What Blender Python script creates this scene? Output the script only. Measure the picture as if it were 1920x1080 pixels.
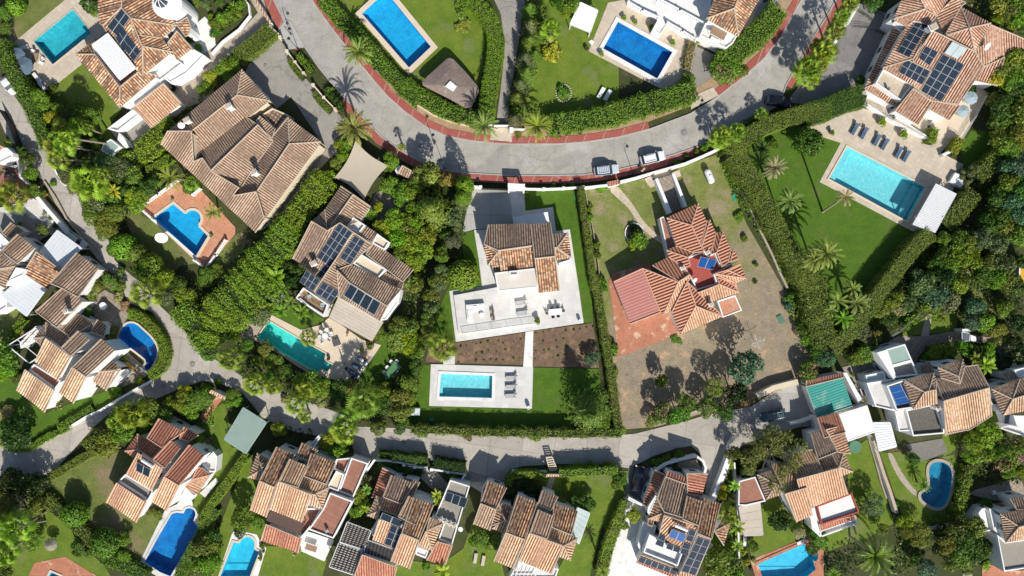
import bpy, math, random
import numpy as np
from mathutils import Vector, Matrix, Quaternion
from mathutils.geometry import delaunay_2d_cdt
random.seed(7); RNG = np.random.default_rng(11)
for o in list(bpy.data.objects): bpy.data.objects.remove(o)
SC = bpy.context.scene
COL = SC.collection
# ---------------- camera, sky, sun, exposure ----------------
H = 128.0          # height of the camera in metres
S = 0.1            # metres on the ground per pixel of the 1920 px wide photograph
cam = bpy.data.objects.new('camera', bpy.data.cameras.new('camera')); COL.objects.link(cam)
cam.location = (0, 0, H); cam.data.lens = 24; cam.data.sensor_width = 36
cam.data.clip_end = 2000; cam.data.clip_start = 1; SC.camera = cam
SC.render.resolution_x = 1024; SC.render.resolution_y = 576
EL = math.radians(39); AZ = (0.33, -0.944)     # the sun stands low towards the bottom of the picture
w = bpy.data.worlds.new('World'); SC.world = w; w.use_nodes = True
nt = w.node_tree; nt.nodes.clear()
sk = nt.nodes.new('ShaderNodeTexSky'); sk.sky_type = 'NISHITA'; sk.sun_disc = False
sk.sun_elevation = EL; sk.sun_rotation = math.radians(160.7)
bg = nt.nodes.new('ShaderNodeBackground'); bg.inputs[1].default_value = 0.09
ow = nt.nodes.new('ShaderNodeOutputWorld')
nt.links.new(sk.outputs[0], bg.inputs[0]); nt.links.new(bg.outputs[0], ow.inputs[0])
sl = bpy.data.lights.new('sun', 'SUN'); sl.energy = 5.0; sl.angle = math.radians(0.55); sl.color = (1, 0.95, 0.87)
so = bpy.data.objects.new('sun', sl); COL.objects.link(so)
so.rotation_euler = Vector((-AZ[0]*math.cos(EL), -AZ[1]*math.cos(EL), -math.sin(EL))).to_track_quat('-Z', 'Y').to_euler()
so.location = (30, -90, 80)
SC.view_settings.view_transform = 'Standard'; SC.view_settings.look = 'None'
SC.view_settings.exposure = 0.2; SC.view_settings.gamma = 1
SC.cycles.max_bounces = 6; SC.cycles.transparent_max_bounces = 8
SC.cycles.caustics_reflective = False; SC.cycles.caustics_refractive = False

# ---------------- coordinates ----------------
def W(p, z=0.0):
    k = S*(H-z)/H
    return Vector(((p[0]-960)*k, (540-p[1])*k, z))
class View:
    def __init__(s, ox, oy, sc=3.8575): s.ox, s.oy, s.sc = ox, oy, sc
    def __call__(s, t):
        return [(s.ox+float(a)/s.sc, s.oy+float(b)/s.sc) for a, b in (q.split(',') for q in t.split())]
    def p(s, x, y): return (s.ox+x/s.sc, s.oy+y/s.sc)
OX = [0, 380, 760, 1140, 1520]; OY = [0, 260, 520, 800]
VV = {(c, r): View(OX[c], OY[r]) for c in range(5) for r in range(4)}
PX = View(0, 0, 1.0)
def V(c, r): return VV[(c, r)]
vB = View(290, 120, 3.1765); vC = View(540, 330, 3.4839); vD = View(0, 400, 2.842)
vR = View(1250, 380, 6.75); vO = View(1600, 160, 6.0); vP = View(600, 600, 9.0); vT = View(860, 540, 8.0); vN = View(0, 260, 6.75)

# ---------------- materials ----------------
MATS = {}
def newmat(name):
    m = bpy.data.materials.new(name); m.use_nodes = True; MATS[name] = m
    n = m.node_tree.nodes; b = n['Principled BSDF']
    return m, m.node_tree, n, b
def mixc(nt, f, a, b, mode='MIX'):
    x = nt.nodes.new('ShaderNodeMix'); x.data_type = 'RGBA'; x.blend_type = mode
    for s, i in ((f, 0), (a, 6), (b, 7)):
        if hasattr(s, 'is_linked'): nt.links.new(s, x.inputs[i])
        elif i == 0: x.inputs[0].default_value = s
        else: x.inputs[i].default_value = (*s, 1)
    return x.outputs[2]
def noise(nt, vec, scale, detail=3, rough=.6):
    t = nt.nodes.new('ShaderNodeTexNoise'); t.inputs['Scale'].default_value = scale
    t.inputs['Detail'].default_value = detail; t.inputs['Roughness'].default_value = rough
    if vec is not None: nt.links.new(vec, t.inputs['Vector'])
    return t.outputs['Fac']
def rng(nt, f, a, b, c=0, d=1):
    t = nt.nodes.new('ShaderNodeMapRange'); nt.links.new(f, t.inputs[0])
    for i, v in enumerate((a, b, c, d)): t.inputs[i+1].default_value = v
    return t.outputs[0]
def mth(nt, op, a, b=None, c=None):
    t = nt.nodes.new('ShaderNodeMath'); t.operation = op
    for i, s in enumerate((a, b, c)):
        if s is None: continue
        if hasattr(s, 'is_linked'): nt.links.new(s, t.inputs[i])
        else: t.inputs[i].default_value = s
    return t.outputs[0]
def M(name, c1, c2=None, scale=1.5, rough=.85, bump=0.0, bscale=8, c3=None, s3=.15, w3=(.55, .65), tile=None, spec=.3, metal=0, fine=0.0, crack=0):
    """surface with two colours mixed by noise, optional patches of a third colour and optional paving joints"""
    m, nt, n, b = newmat(name)
    co = nt.nodes.new('ShaderNodeTexCoord').outputs['Object']
    col = None
    if c2:
        f = rng(nt, noise(nt, co, scale, 5, .65), .32, .68); col = mixc(nt, f, c1, c2)
    if c3:
        f3 = rng(nt, noise(nt, co, s3, 4, .6), *w3); col = mixc(nt, f3, col or c1, c3)
    if fine:
        ff = rng(nt, noise(nt, co, 6, 2, .8), .3, .7, 1-fine, 1+fine*.6)
        vm = nt.nodes.new('ShaderNodeVectorMath'); vm.operation = 'SCALE'
        if col: nt.links.new(col, vm.inputs[0])
        else: vm.inputs[0].default_value = c1
        nt.links.new(ff, vm.inputs['Scale']); col = vm.outputs[0]
    if crack:   # wandering fine cracks and old repair patches
        vt = nt.nodes.new('ShaderNodeTexVoronoi'); vt.feature = 'DISTANCE_TO_EDGE'; vt.inputs['Scale'].default_value = .16
        wp = nt.nodes.new('ShaderNodeVectorMath'); wp.operation = 'ADD'; nz = nt.nodes.new('ShaderNodeTexNoise'); nz.inputs['Scale'].default_value = .6; nz.inputs['Detail'].default_value = 4; nt.links.new(co, nz.inputs['Vector'])
        ws = nt.nodes.new('ShaderNodeVectorMath'); ws.operation = 'SCALE'; ws.inputs['Scale'].default_value = 3.0; nt.links.new(nz.outputs['Color'], ws.inputs[0]); nt.links.new(co, wp.inputs[0]); nt.links.new(ws.outputs[0], wp.inputs[1]); nt.links.new(wp.outputs[0], vt.inputs['Vector'])
        col = mixc(nt, mth(nt, 'MULTIPLY', rng(nt, vt.outputs['Distance'], .0, .02, 1, 0), crack), col, tuple(x*.45 for x in c2))
        v2 = nt.nodes.new('ShaderNodeTexVoronoi'); v2.inputs['Scale'].default_value = .11; nt.links.new(co, v2.inputs['Vector']); sx = nt.nodes.new('ShaderNodeSeparateColor'); nt.links.new(v2.outputs['Color'], sx.inputs[0])
        col = mixc(nt, mth(nt, 'MULTIPLY', rng(nt, sx.outputs[0], .8, .82), .35), col, tuple(x*.72 for x in c2))
    if tile:
        tw, th, tc, ms, rot = tile
        mp = nt.nodes.new('ShaderNodeMapping'); nt.links.new(co, mp.inputs[0]); mp.inputs['Rotation'].default_value = (0, 0, math.radians(rot))
        bt = nt.nodes.new('ShaderNodeTexBrick'); nt.links.new(mp.outputs[0], bt.inputs[0])
        bt.inputs['Scale'].default_value = 1; bt.inputs['Brick Width'].default_value = tw; bt.inputs['Row Height'].default_value = th
        bt.inputs['Mortar Size'].default_value = ms; bt.offset = 0
        bt.inputs['Color1'].default_value = (1, 1, 1, 1); bt.inputs['Color2'].default_value = (.86, .86, .86, 1)
        if col: col = mixc(nt, 1.0, col, bt.outputs['Color'], 'MULTIPLY')
        else: col = mixc(nt, 1.0, c1, bt.outputs['Color'], 'MULTIPLY')
        col = mixc(nt, bt.outputs['Fac'], col, tc)
    if col: nt.links.new(col, b.inputs['Base Color'])
    else: b.inputs['Base Color'].default_value = (*c1, 1)
    b.inputs['Roughness'].default_value = rough; b.inputs['Specular IOR Level'].default_value = spec; b.inputs['Metallic'].default_value = metal
    if bump:
        bp = nt.nodes.new('ShaderNodeBump'); bp.inputs['Strength'].default_value = bump; bp.inputs['Distance'].default_value = .1
        nt.links.new(noise(nt, co, bscale, 3, .7), bp.inputs['Height']); nt.links.new(bp.outputs[0], b.inputs['Normal'])
    return m
def plot_mat():
    """scorched lawn that wears away into bare dry earth towards the lower end of the plot"""
    m, nt, n, b = newmat('plot_ground'); co = nt.nodes.new('ShaderNodeTexCoord').outputs['Object']
    g = mixc(nt, rng(nt, noise(nt, co, .45, 5, .7), .35, .65), (.21, .235, .07), (.13, .165, .035)); g = mixc(nt, rng(nt, noise(nt, co, .22, 5, .65), .48, .64), g, (.29, .245, .145))
    d = mixc(nt, rng(nt, noise(nt, co, .6, 6, .7), .35, .65), (.33, .265, .185), (.23, .195, .135)); d = mixc(nt, rng(nt, noise(nt, co, .3, 6, .7), .54, .66), d, (.47, .325, .20)); d = mixc(nt, rng(nt, noise(nt, co, .9, 5, .75), .6, .7), d, (.11, .12, .05))
    sp = nt.nodes.new('ShaderNodeSeparateXYZ'); nt.links.new(co, sp.inputs[0])
    f = mth(nt, 'ADD', mth(nt, 'MULTIPLY', mth(nt, 'ADD', sp.outputs[1], mth(nt, 'MULTIPLY', sp.outputs[0], -.42)), .045), mth(nt, 'MULTIPLY', noise(nt, co, .16, 6, .7), 2.6))
    c = mixc(nt, rng(nt, f, .42, 1.1), d, g); vm = nt.nodes.new('ShaderNodeVectorMath'); vm.operation = 'SCALE'; nt.links.new(c, vm.inputs[0]); nt.links.new(rng(nt, noise(nt, co, 5, 3, .8), .3, .7, .68, 1.25), vm.inputs['Scale'])
    nt.links.new(vm.outputs[0], b.inputs['Base Color']); b.inputs['Roughness'].default_value = .95; b.inputs['Specular IOR Level'].default_value = .2
    bp = nt.nodes.new('ShaderNodeBump'); bp.inputs['Strength'].default_value = .4; bp.inputs['Distance'].default_value = .1; nt.links.new(noise(nt, co, 7, 3, .7), bp.inputs['Height']); nt.links.new(bp.outputs[0], b.inputs['Normal'])
plot_mat()
def tile_mat(name, cols, chan, lichen, weather=.35, period=.45):
    """clay barrel tiles: every cover tile gets its own tone, channels are darker with dirt and painted-in shade, courses overlap along the slope"""
    sp_ = .85 if name == 'tile_mix' else .6; mean = [sum(c[i] for c in cols)/len(cols) for i in range(3)]; cols = [tuple(mean[i]+(c[i]-mean[i])*sp_ for i in range(3)) for c in cols]
    m, nt, n, b = newmat(name)
    uv = nt.nodes.new('ShaderNodeUVMap').outputs[0]
    sp = nt.nodes.new('ShaderNodeSeparateXYZ'); nt.links.new(uv, sp.inputs[0])
    u = mth(nt, 'DIVIDE', sp.outputs[0], period); v = mth(nt, 'DIVIDE', sp.outputs[1], .42)
    cu, cv = mth(nt, 'FLOOR', u), mth(nt, 'FLOOR', v)
    cb = nt.nodes.new('ShaderNodeCombineXYZ'); nt.links.new(cu, cb.inputs[0]); nt.links.new(cv, cb.inputs[1])
    wn = nt.nodes.new('ShaderNodeTexWhiteNoise'); nt.links.new(cb.outputs[0], wn.inputs[0])
    cr = nt.nodes.new('ShaderNodeValToRGB'); nt.links.new(wn.outputs[0], cr.inputs[0]); cr.color_ramp.interpolation = 'CONSTANT'
    el = cr.color_ramp.elements
    el[0].color = (*cols[0], 1); el[1].position = 1/len(cols); el[1].color = (*cols[1], 1)
    for i in range(2, len(cols)):
        e = el.new(i/len(cols)); e.color = (*cols[i], 1)
    co = nt.nodes.new('ShaderNodeTexCoord').outputs['Object']
    base = cr.outputs[0]
    fl = rng(nt, noise(nt, co, .7, 5, .7), .5, .72, 0, weather)
    base = mixc(nt, fl, base, lichen)
    fr = mth(nt, 'FRACT', u)
    ch = rng(nt, fr, .60, .66)
    base = mixc(nt, mth(nt, 'MULTIPLY', ch, .92), base, chan)
    nt.links.new(base, b.inputs['Base Color']); b.inputs['Roughness'].default_value = .9; b.inputs['Specular IOR Level'].default_value = .15
    bp = nt.nodes.new('ShaderNodeBump'); bp.inputs['Strength'].default_value = .8; bp.inputs['Distance'].default_value = .05
    hgt = mth(nt, 'ADD', mth(nt, 'FRACT', v), mth(nt, 'MULTIPLY', noise(nt, co, 5, 2), .6))
    nt.links.new(hgt, bp.inputs['Height']); nt.links.new(bp.outputs[0], b.inputs['Normal'])
    return m
def foliage_mat(name, trans=.3, var=.45):
    m, nt, n, b = newmat(name); n.remove(b)
    oi = nt.nodes.new('ShaderNodeObjectInfo'); ge = nt.nodes.new('ShaderNodeNewGeometry')
    hs = nt.nodes.new('ShaderNodeHueSaturation'); nt.links.new(oi.outputs['Color'], hs.inputs['Color'])
    co = nt.nodes.new('ShaderNodeTexCoord').outputs['Object']
    f = mth(nt, 'ADD', mth(nt, 'MULTIPLY', ge.outputs['Random Per Island'], .6), mth(nt, 'MULTIPLY', rng(nt, noise(nt, co, .9, 3), .3, .7), .4))
    nt.links.new(rng(nt, f, 0, 1, 1-var, 1+var), hs.inputs['Value'])
    hue = mth(nt, 'ADD', mth(nt, 'MULTIPLY', ge.outputs['Random Per Island'], .03), mth(nt, 'MULTIPLY', oi.outputs['Random'], .02))
    nt.links.new(mth(nt, 'ADD', hue, .475), hs.inputs['Hue'])
    d = nt.nodes.new('ShaderNodeBsdfDiffuse'); t = nt.nodes.new('ShaderNodeBsdfTranslucent'); g = nt.nodes.new('ShaderNodeBsdfGlossy'); g.inputs['Roughness'].default_value = .45
    big = rng(nt, noise(nt, co, .35, 4, .6), .52, .72, 0, .55); fin = mixc(nt, big, hs.outputs[0], (.16, .13, .05)) if name == 'leaf_tight' else hs.outputs[0]
    for x in (d, t): nt.links.new(fin, x.inputs[0])
    mx = nt.nodes.new('ShaderNodeMixShader'); mx.inputs[0].default_value = trans
    nt.links.new(d.outputs[0], mx.inputs[1]); nt.links.new(t.outputs[0], mx.inputs[2])
    m2 = nt.nodes.new('ShaderNodeMixShader'); m2.inputs[0].default_value = .02
    nt.links.new(mx.outputs[0], m2.inputs[1]); nt.links.new(g.outputs[0], m2.inputs[2])
    nt.links.new(m2.outputs[0], n['Material Output'].inputs[0])
    return m
def water_mat(name, tint):
    m, nt, n, b = newmat(name); n.remove(b)
    co = nt.nodes.new('ShaderNodeTexCoord').outputs['Object']
    bp = nt.nodes.new('ShaderNodeBump'); bp.inputs['Strength'].default_value = .35; bp.inputs['Distance'].default_value = .12
    nt.links.new(noise(nt, co, 2.6, 2, .5), bp.inputs['Height'])
    tr = nt.nodes.new('ShaderNodeBsdfTransparent'); tr.inputs[0].default_value = (*tint, 1)
    gl = nt.nodes.new('ShaderNodeBsdfGlossy'); gl.inputs['Roughness'].default_value = .06
    ge = nt.nodes.new('ShaderNodeNewGeometry'); dt = nt.nodes.new('ShaderNodeVectorMath'); dt.operation = 'DOT_PRODUCT'
    nt.links.new(ge.outputs['Incoming'], dt.inputs[0]); nt.links.new(bp.outputs[0], dt.inputs[1])
    fr = mth(nt, 'MULTIPLY_ADD', mth(nt, 'POWER', mth(nt, 'SUBTRACT', 1.0, mth(nt, 'ABSOLUTE', dt.outputs['Value'])), 5), .9, .02)   # Schlick reflectance, the same from both sides
    nt.links.new(bp.outputs[0], gl.inputs['Normal'])
    mx = nt.nodes.new('ShaderNodeMixShader'); nt.links.new(fr, mx.inputs[0])
    nt.links.new(tr.outputs[0], mx.inputs[1]); nt.links.new(gl.outputs[0], mx.inputs[2])
    nt.links.new(mx.outputs[0], n['Material Output'].inputs[0]); return m
def glass_mat(name, tint, op=.25):
    m, nt, n, b = newmat(name)
    b.inputs['Base Color'].default_value = (*tint, 1); b.inputs['Roughness'].default_value = .15
    b.inputs['Alpha'].default_value = op
    return m
M('white', (.80, .80, .79), (.74, .735, .72), .5, .9, c3=(.66, .65, .62), s3=.35, w3=(.62, .8))
M('cream', (.66, .58, .43), (.6, .52, .38), .5, .9)
M('mortar', (.52, .42, .32), (.42, .33, .25), 2, .95)
M('mortar_orange', (.62, .38, .27), (.54, .31, .21), 2, .95)
tile_mat('tile_brown', [(.42, .30, .21), (.33, .22, .155), (.50, .38, .28), (.26, .17, .12), (.39, .275, .195)], (.115, .08, .06), (.46, .38, .31), .5)  # also painted on the shaded slopes of other roofs
tile_mat('tile_tan', [(.46, .33, .235), (.38, .265, .185), (.52, .385, .28), (.33, .225, .16), (.43, .31, .22)], (.13, .085, .06), (.46, .38, .31), .35)
tile_mat('tile_mix', [(.58, .34, .19), (.38, .19, .10), (.66, .46, .30), (.25, .14, .09), (.55, .28, .14)], (.09, .06, .045), (.5, .42, .34), .4)  # also darkens the shaded slopes of sand-tiled roofs
tile_mat('tile_sand', [(.66, .46, .30), (.54, .35, .22), (.72, .54, .37), (.46, .28, .17), (.62, .43, .28)], (.14, .075, .045), (.55, .47, .37), .3)  # also paints the sunlit slopes of tan roofs paler
tile_mat('tile_salmon', [(.68, .44, .28), (.59, .36, .22), (.74, .51, .35), (.5, .29, .18), (.67, .44, .29)], (.2, .095, .06), (.58, .46, .36), .25)  # mostly paints sunlit slopes of darker roofs paler
tile_mat('tile_red', [(.52, .235, .15), (.43, .18, .115), (.58, .30, .2), (.47, .21, .13)], (.19, .07, .05), (.45, .32, .24), .22)
tile_mat('tile_orange', [(.60, .30, .19), (.57, .28, .175), (.62, .33, .215), (.58, .29, .185)], (.12, .035, .025), (.5, .34, .25), .06, .54)
tile_mat('tile_villa', [(.62, .41, .29), (.52, .31, .21), (.68, .49, .36), (.42, .22, .15), (.58, .37, .26)], (.13, .055, .035), (.55, .44, .35), .3)
M('corrugated_pink', (.46, .2, .17), (.42, .18, .15), 1, .7)
M('corrugated_green', (.04, .25, .21), (.05, .29, .245), .5, .6, c3=(.3, .42, .36), s3=.2)
M('corrugated_pale', (.30, .40, .35), (.26, .36, .32), .5, .6)
M('asphalt', (.42, .395, .35), (.32, .302, .27), .35, .9, .15, 12, c3=(.44, .42, .39), s3=.12, fine=.2, crack=.35)
M('concrete_road', (.50, .46, .395), (.40, .37, .32), .3, .9, .12, 10, c3=(.5, .47, .42), s3=.1, fine=.18, tile=(6, 6, (.2, .19, .18), .035, 8), crack=.3)
M('driveway_grey', (.34, .315, .28), (.265, .25, .225), .4, .9, .1, 12, fine=.18, crack=.5)
M('driveway_dark', (.28, .268, .25), (.21, .202, .19), .4, .9, .1, 12, fine=.2, crack=.5)
M('concrete_pale', (.46, .45, .42), (.40, .39, .37), .4, .85, fine=.08, tile=(4.5, 4.5, (.28, .27, .26), .04, 2))
M('paving_red', (.40, .115, .09), (.33, .09, .075), .6, .9, .1, 12, c3=(.44, .2, .16), s3=.3, fine=.2, tile=(3.2, 50, (.35, .25, .18), .09, 20))
M('paving_beige', (.60, .52, .41), (.53, .45, .35), .5, .85, fine=.08, tile=(.8, .8, (.45, .38, .3), .03, 30))
M('paving_cream', (.66, .56, .43), (.60, .50, .38), .4, .85, fine=.06)
M('paving_light', (.67, .655, .62), (.62, .61, .58), .35, .7, fine=.05, tile=(1.2, 1.2, (.55, .54, .52), .02, 8), c3=(.58, .57, .54), s3=.25, w3=(.6, .8))
M('flat_cream', (.66, .61, .53), (.6, .56, .49), .4, .85, fine=.06); M('path_stone', (.60, .51, .38), (.42, .35, .26), 2.5, .9, fine=.25)
M('paving_stone', (.42, .36, .28), (.3, .25, .2), 1.2, .9, .2, 6, fine=.25, tile=(.9, .7, (.24, .2, .16), .07, 35))
M('paving_white', (.76, .755, .73), (.7, .69, .66), .5, .7, c3=(.6, .58, .54), s3=.4, fine=.06)
M('paving_grey', (.2, .195, .17), (.16, .155, .135), 1, .9, fine=.2)
M('terracotta', (.58, .27, .16), (.52, .22, .125), .7, .8, c3=(.62, .36, .24), s3=.4, fine=.12, tile=(.6, .6, (.5, .3, .2), .03, 28))
M('terracotta_old', (.50, .21, .125), (.44, .17, .1), .7, .85, c3=(.62, .42, .29), s3=.5, w3=(.56, .62), fine=.15, tile=(.9, .9, (.4, .22, .15), .03, 15))
M('terracotta_brown', (.36, .17, .12), (.32, .15, .105), .7, .8, fine=.1, tile=(1.6, .8, (.22, .1, .07), .03, 28))
M('red_floor', (.37, .085, .065), (.34, .075, .06), 1, .8, fine=.1)
M('checker_floor', (.34, .24, .17), None, rough=.8, tile=(.7, .7, (.12, .08, .06), .12, 35))
M('gravel_dark', (.16, .15, .13), (.10, .095, .085), 3, .95, .3, 15, fine=.3)
M('gravel_grey', (.34, .31, .27), (.27, .25, .21), 3, .95, .3, 15, fine=.2)
M('soil', (.21, .14, .09), (.135, .088, .058), 1.2, .95, .6, 6, c3=(.26, .17, .105), s3=.5, fine=.35)
M('soil_dry', (.235, .18, .13), (.165, .13, .098), .5, .95, .4, 6, c3=(.37, .245, .15), s3=.16, w3=(.5, .62), fine=.35)
M('verge_sand', (.42, .30, .18), (.32, .22, .13), .8, .95, .3, 6, fine=.25)
M('lawn_deep', (.085, .165, .013), (.055, .12, .009), .5, .95, .35, 9, c3=(.095, .15, .025), s3=.25, fine=.3)
M('lawn_mid', (.155, .215, .025), (.095, .16, .016), .35, .95, .35, 9, c3=(.16, .19, .06), s3=.18, fine=.3)
M('lawn_dry', (.175, .20, .055), (.105, .14, .03), .4, .95, .4, 8, c3=(.245, .19, .115), s3=.14, w3=(.5, .66), fine=.35)
M('garden_earth', (.075, .075, .03), (.04, .058, .014), .35, .95, .5, 6, c3=(.15, .11, .065), s3=.12, w3=(.6, .74), fine=.35)
M('bark', (.34, .28, .22), (.24, .19, .145), 3, .95, .4, 9)
M('palm_bark', (.33, .27, .21), (.24, .19, .145), 3, .95, .4, 9)
M('pot_dark', (.06, .04, .035)); M('pot_clay', (.42, .16, .08)); M('blue_cloth', (.075, .12, .19), (.065, .105, .165), 2, .9)
M('grey_cloth', (.42, .42, .42), (.38, .38, .38), 2, .9); M('dark_cloth', (.1, .1, .105), rough=.9); M('taupe_cloth', (.36, .30, .26), rough=.9)
M('orange_cloth', (.6, .2, .06), rough=.9); M('parasol_blue', (.11, .16, .21), (.09, .135, .18), 1.5, .9); M('parasol_grey', (.3, .38, .42), rough=.9)
M('sail_cloth', (.47, .41, .31), (.44, .38, .29), .3, .9); M('awning_brown', (.12, .075, .06), (.1, .065, .05), .5, .9); M('canvas', (.55, .49, .41), (.46, .40, .33), .4, .9, fine=.1)
M('metal_dark', (.04, .04, .042), rough=.5, metal=.6); M('metal_white', (.75, .76, .77), rough=.5); M('steel', (.5, .52, .54), rough=.35, metal=.8)
M('panel_frame', (.42, .44, .46), rough=.6, metal=0); M('window_frame', (.55, .53, .5), rough=.6); M('window_glass', (.03, .045, .06), rough=.08, spec=.8)
M('rubber', (.02, .02, .02), rough=.8); M('rim', (.4, .41, .42), rough=.3, metal=.8); M('lamp_glass', (.8, .8, .75), rough=.3); M('lamp_red', (.35, .02, .02), rough=.3)
M('thatch', (.27, .215, .18), (.2, .155, .13), 1.6, .95, .6, 14, c3=(.3, .245, .21), s3=.6, fine=.2); M('straw', (.3, .27, .22), (.22, .2, .16), 5, .95)
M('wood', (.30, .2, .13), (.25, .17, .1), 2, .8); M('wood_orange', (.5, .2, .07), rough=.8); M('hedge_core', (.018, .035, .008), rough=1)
M('stone', (.46, .40, .32), (.34, .29, .23), 1.5, .9, .3, 8, fine=.25); M('plastic_green', (.03, .3, .14), rough=.6); M('plastic_yellow', (.6, .35, .04), rough=.7)
M('net_green', (.09, .2, .13), rough=.9); M('blue_tarp', (.03, .12, .3), rough=.5); M('green_cloth', (.08, .2, .09), rough=.9); M('bougain', (.42, .13, .2), rough=.8)
M('skin', (.45, .25, .17), rough=.6); M('hair_red', (.13, .035, .02), rough=.7); M('beige_cloth', (.42, .34, .24), rough=.9); M('dog_fur', (.3, .12, .04), rough=.9); M('white_fur', (.7, .68, .64), rough=.9)
M('polycarbonate', (.62, .66, .68), (.58, .62, .64), .5, .35); M('frost_panel', (.5, .58, .57), (.42, .5, .5), .5, .3)
M('black_paint', (.008, .009, .012), rough=.2, spec=.6); M('white_paint', (.72, .73, .75), rough=.25, spec=.5); M('silver_paint', (.50, .55, .6), rough=.3, metal=0); M('dark_green_paint', (.05, .1, .11), rough=.25, spec=.6)
M('collector', (.018, .03, .045), (.014, .024, .036), 1, .3, spec=.3); M('collector_blue', (.02, .10, .32), (.016, .08, .26), 1.2, .35, spec=.25)
M('cushion_white', (.74, .74, .74), rough=.9)
def panel_mat():
    m, nt, n, b = newmat('solar_cells')
    uv = nt.nodes.new('ShaderNodeUVMap').outputs[0]
    bt = nt.nodes.new('ShaderNodeTexBrick'); nt.links.new(uv, bt.inputs[0]); bt.offset = 0
    bt.inputs['Scale'].default_value = 1; bt.inputs['Brick Width'].default_value = .25; bt.inputs['Row Height'].default_value = .1; bt.inputs['Mortar Size'].default_value = .006
    bt.inputs['Color1'].default_value = (.012, .02, .036, 1); bt.inputs['Color2'].default_value = (.018, .027, .045, 1); bt.inputs['Mortar'].default_value = (.09, .12, .16, 1)
    nt.links.new(bt.outputs[0], b.inputs['Base Color']); b.inputs['Roughness'].default_value = .5; b.inputs['Specular IOR Level'].default_value = .08
panel_mat()
foliage_mat('leaf', .25, .6); foliage_mat('leaf_tight', .12, .32); foliage_mat('frond', .18, .4)
def poolmat(name, c, c2):
    c = tuple(x*.86 for x in c); c2 = tuple(min(.95, x*1.12) for x in c2)
    M(name, c, c2, .9, .4, spec=.4, fine=.14, tile=(.3, .3, tuple(x*.8 for x in c), .02, 30))
poolmat('pool_blue', (.02, .40, .72), (.02, .46, .80)); poolmat('pool_deep', (.012, .19, .52), (.012, .26, .60)); poolmat('pool_teal', (.04, .42, .50), (.045, .48, .55))
poolmat('pool_green', (.09, .74, .62), (.10, .80, .68)); M('pool_turq', (.10, .52, .57), (.42, .80, .80), 2.2, .4, spec=.4, c3=(.2, .68, .70), s3=1.3, w3=(.42, .58), tile=(.3, .3, (.2, .6, .62), .02, 30)); poolmat('pool_light', (.03, .55, .78), (.05, .62, .84)); poolmat('pool_lake', (.012, .26, .42), (.02, .33, .5))  # pool_turq: pale mottling paints the sun's ripple sparkle into the tile colour
water_mat('water', (.86, .96, .99)); glass_mat('glass', (.75, .85, .85), .07)

# ---------------- meshes ----------------
def bake(name, V3, F, mats, mi=None, uv=None, org=None, smooth=False, parent=None):
    me = bpy.data.meshes.new(name)
    o3 = Vector(org) if org is not None else Vector((0, 0, 0))
    if not isinstance(V3, np.ndarray): V3 = np.array([tuple(v) for v in V3], dtype=np.float32).reshape(-1, 3)
    V3 = V3 - np.array(o3, dtype=np.float32)
    me.from_pydata(V3.tolist(), [], F if isinstance(F, list) else F.tolist())
    for m in (mats if isinstance(mats, (list, tuple)) else [mats]): me.materials.append(MATS[m])
    if mi is not None: me.polygons.foreach_set('material_index', mi)
    if uv is not None:
        l = me.uv_layers.new(name='uv'); l.data.foreach_set('uv', np.array(uv, dtype=np.float32).ravel())
    if smooth: me.polygons.foreach_set('use_smooth', [True]*len(me.polygons))
    o = bpy.data.objects.new(name, me); COL.objects.link(o)
    if parent is not None: o.parent = parent
    elif org is not None: o.location = o3
    return o
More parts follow.
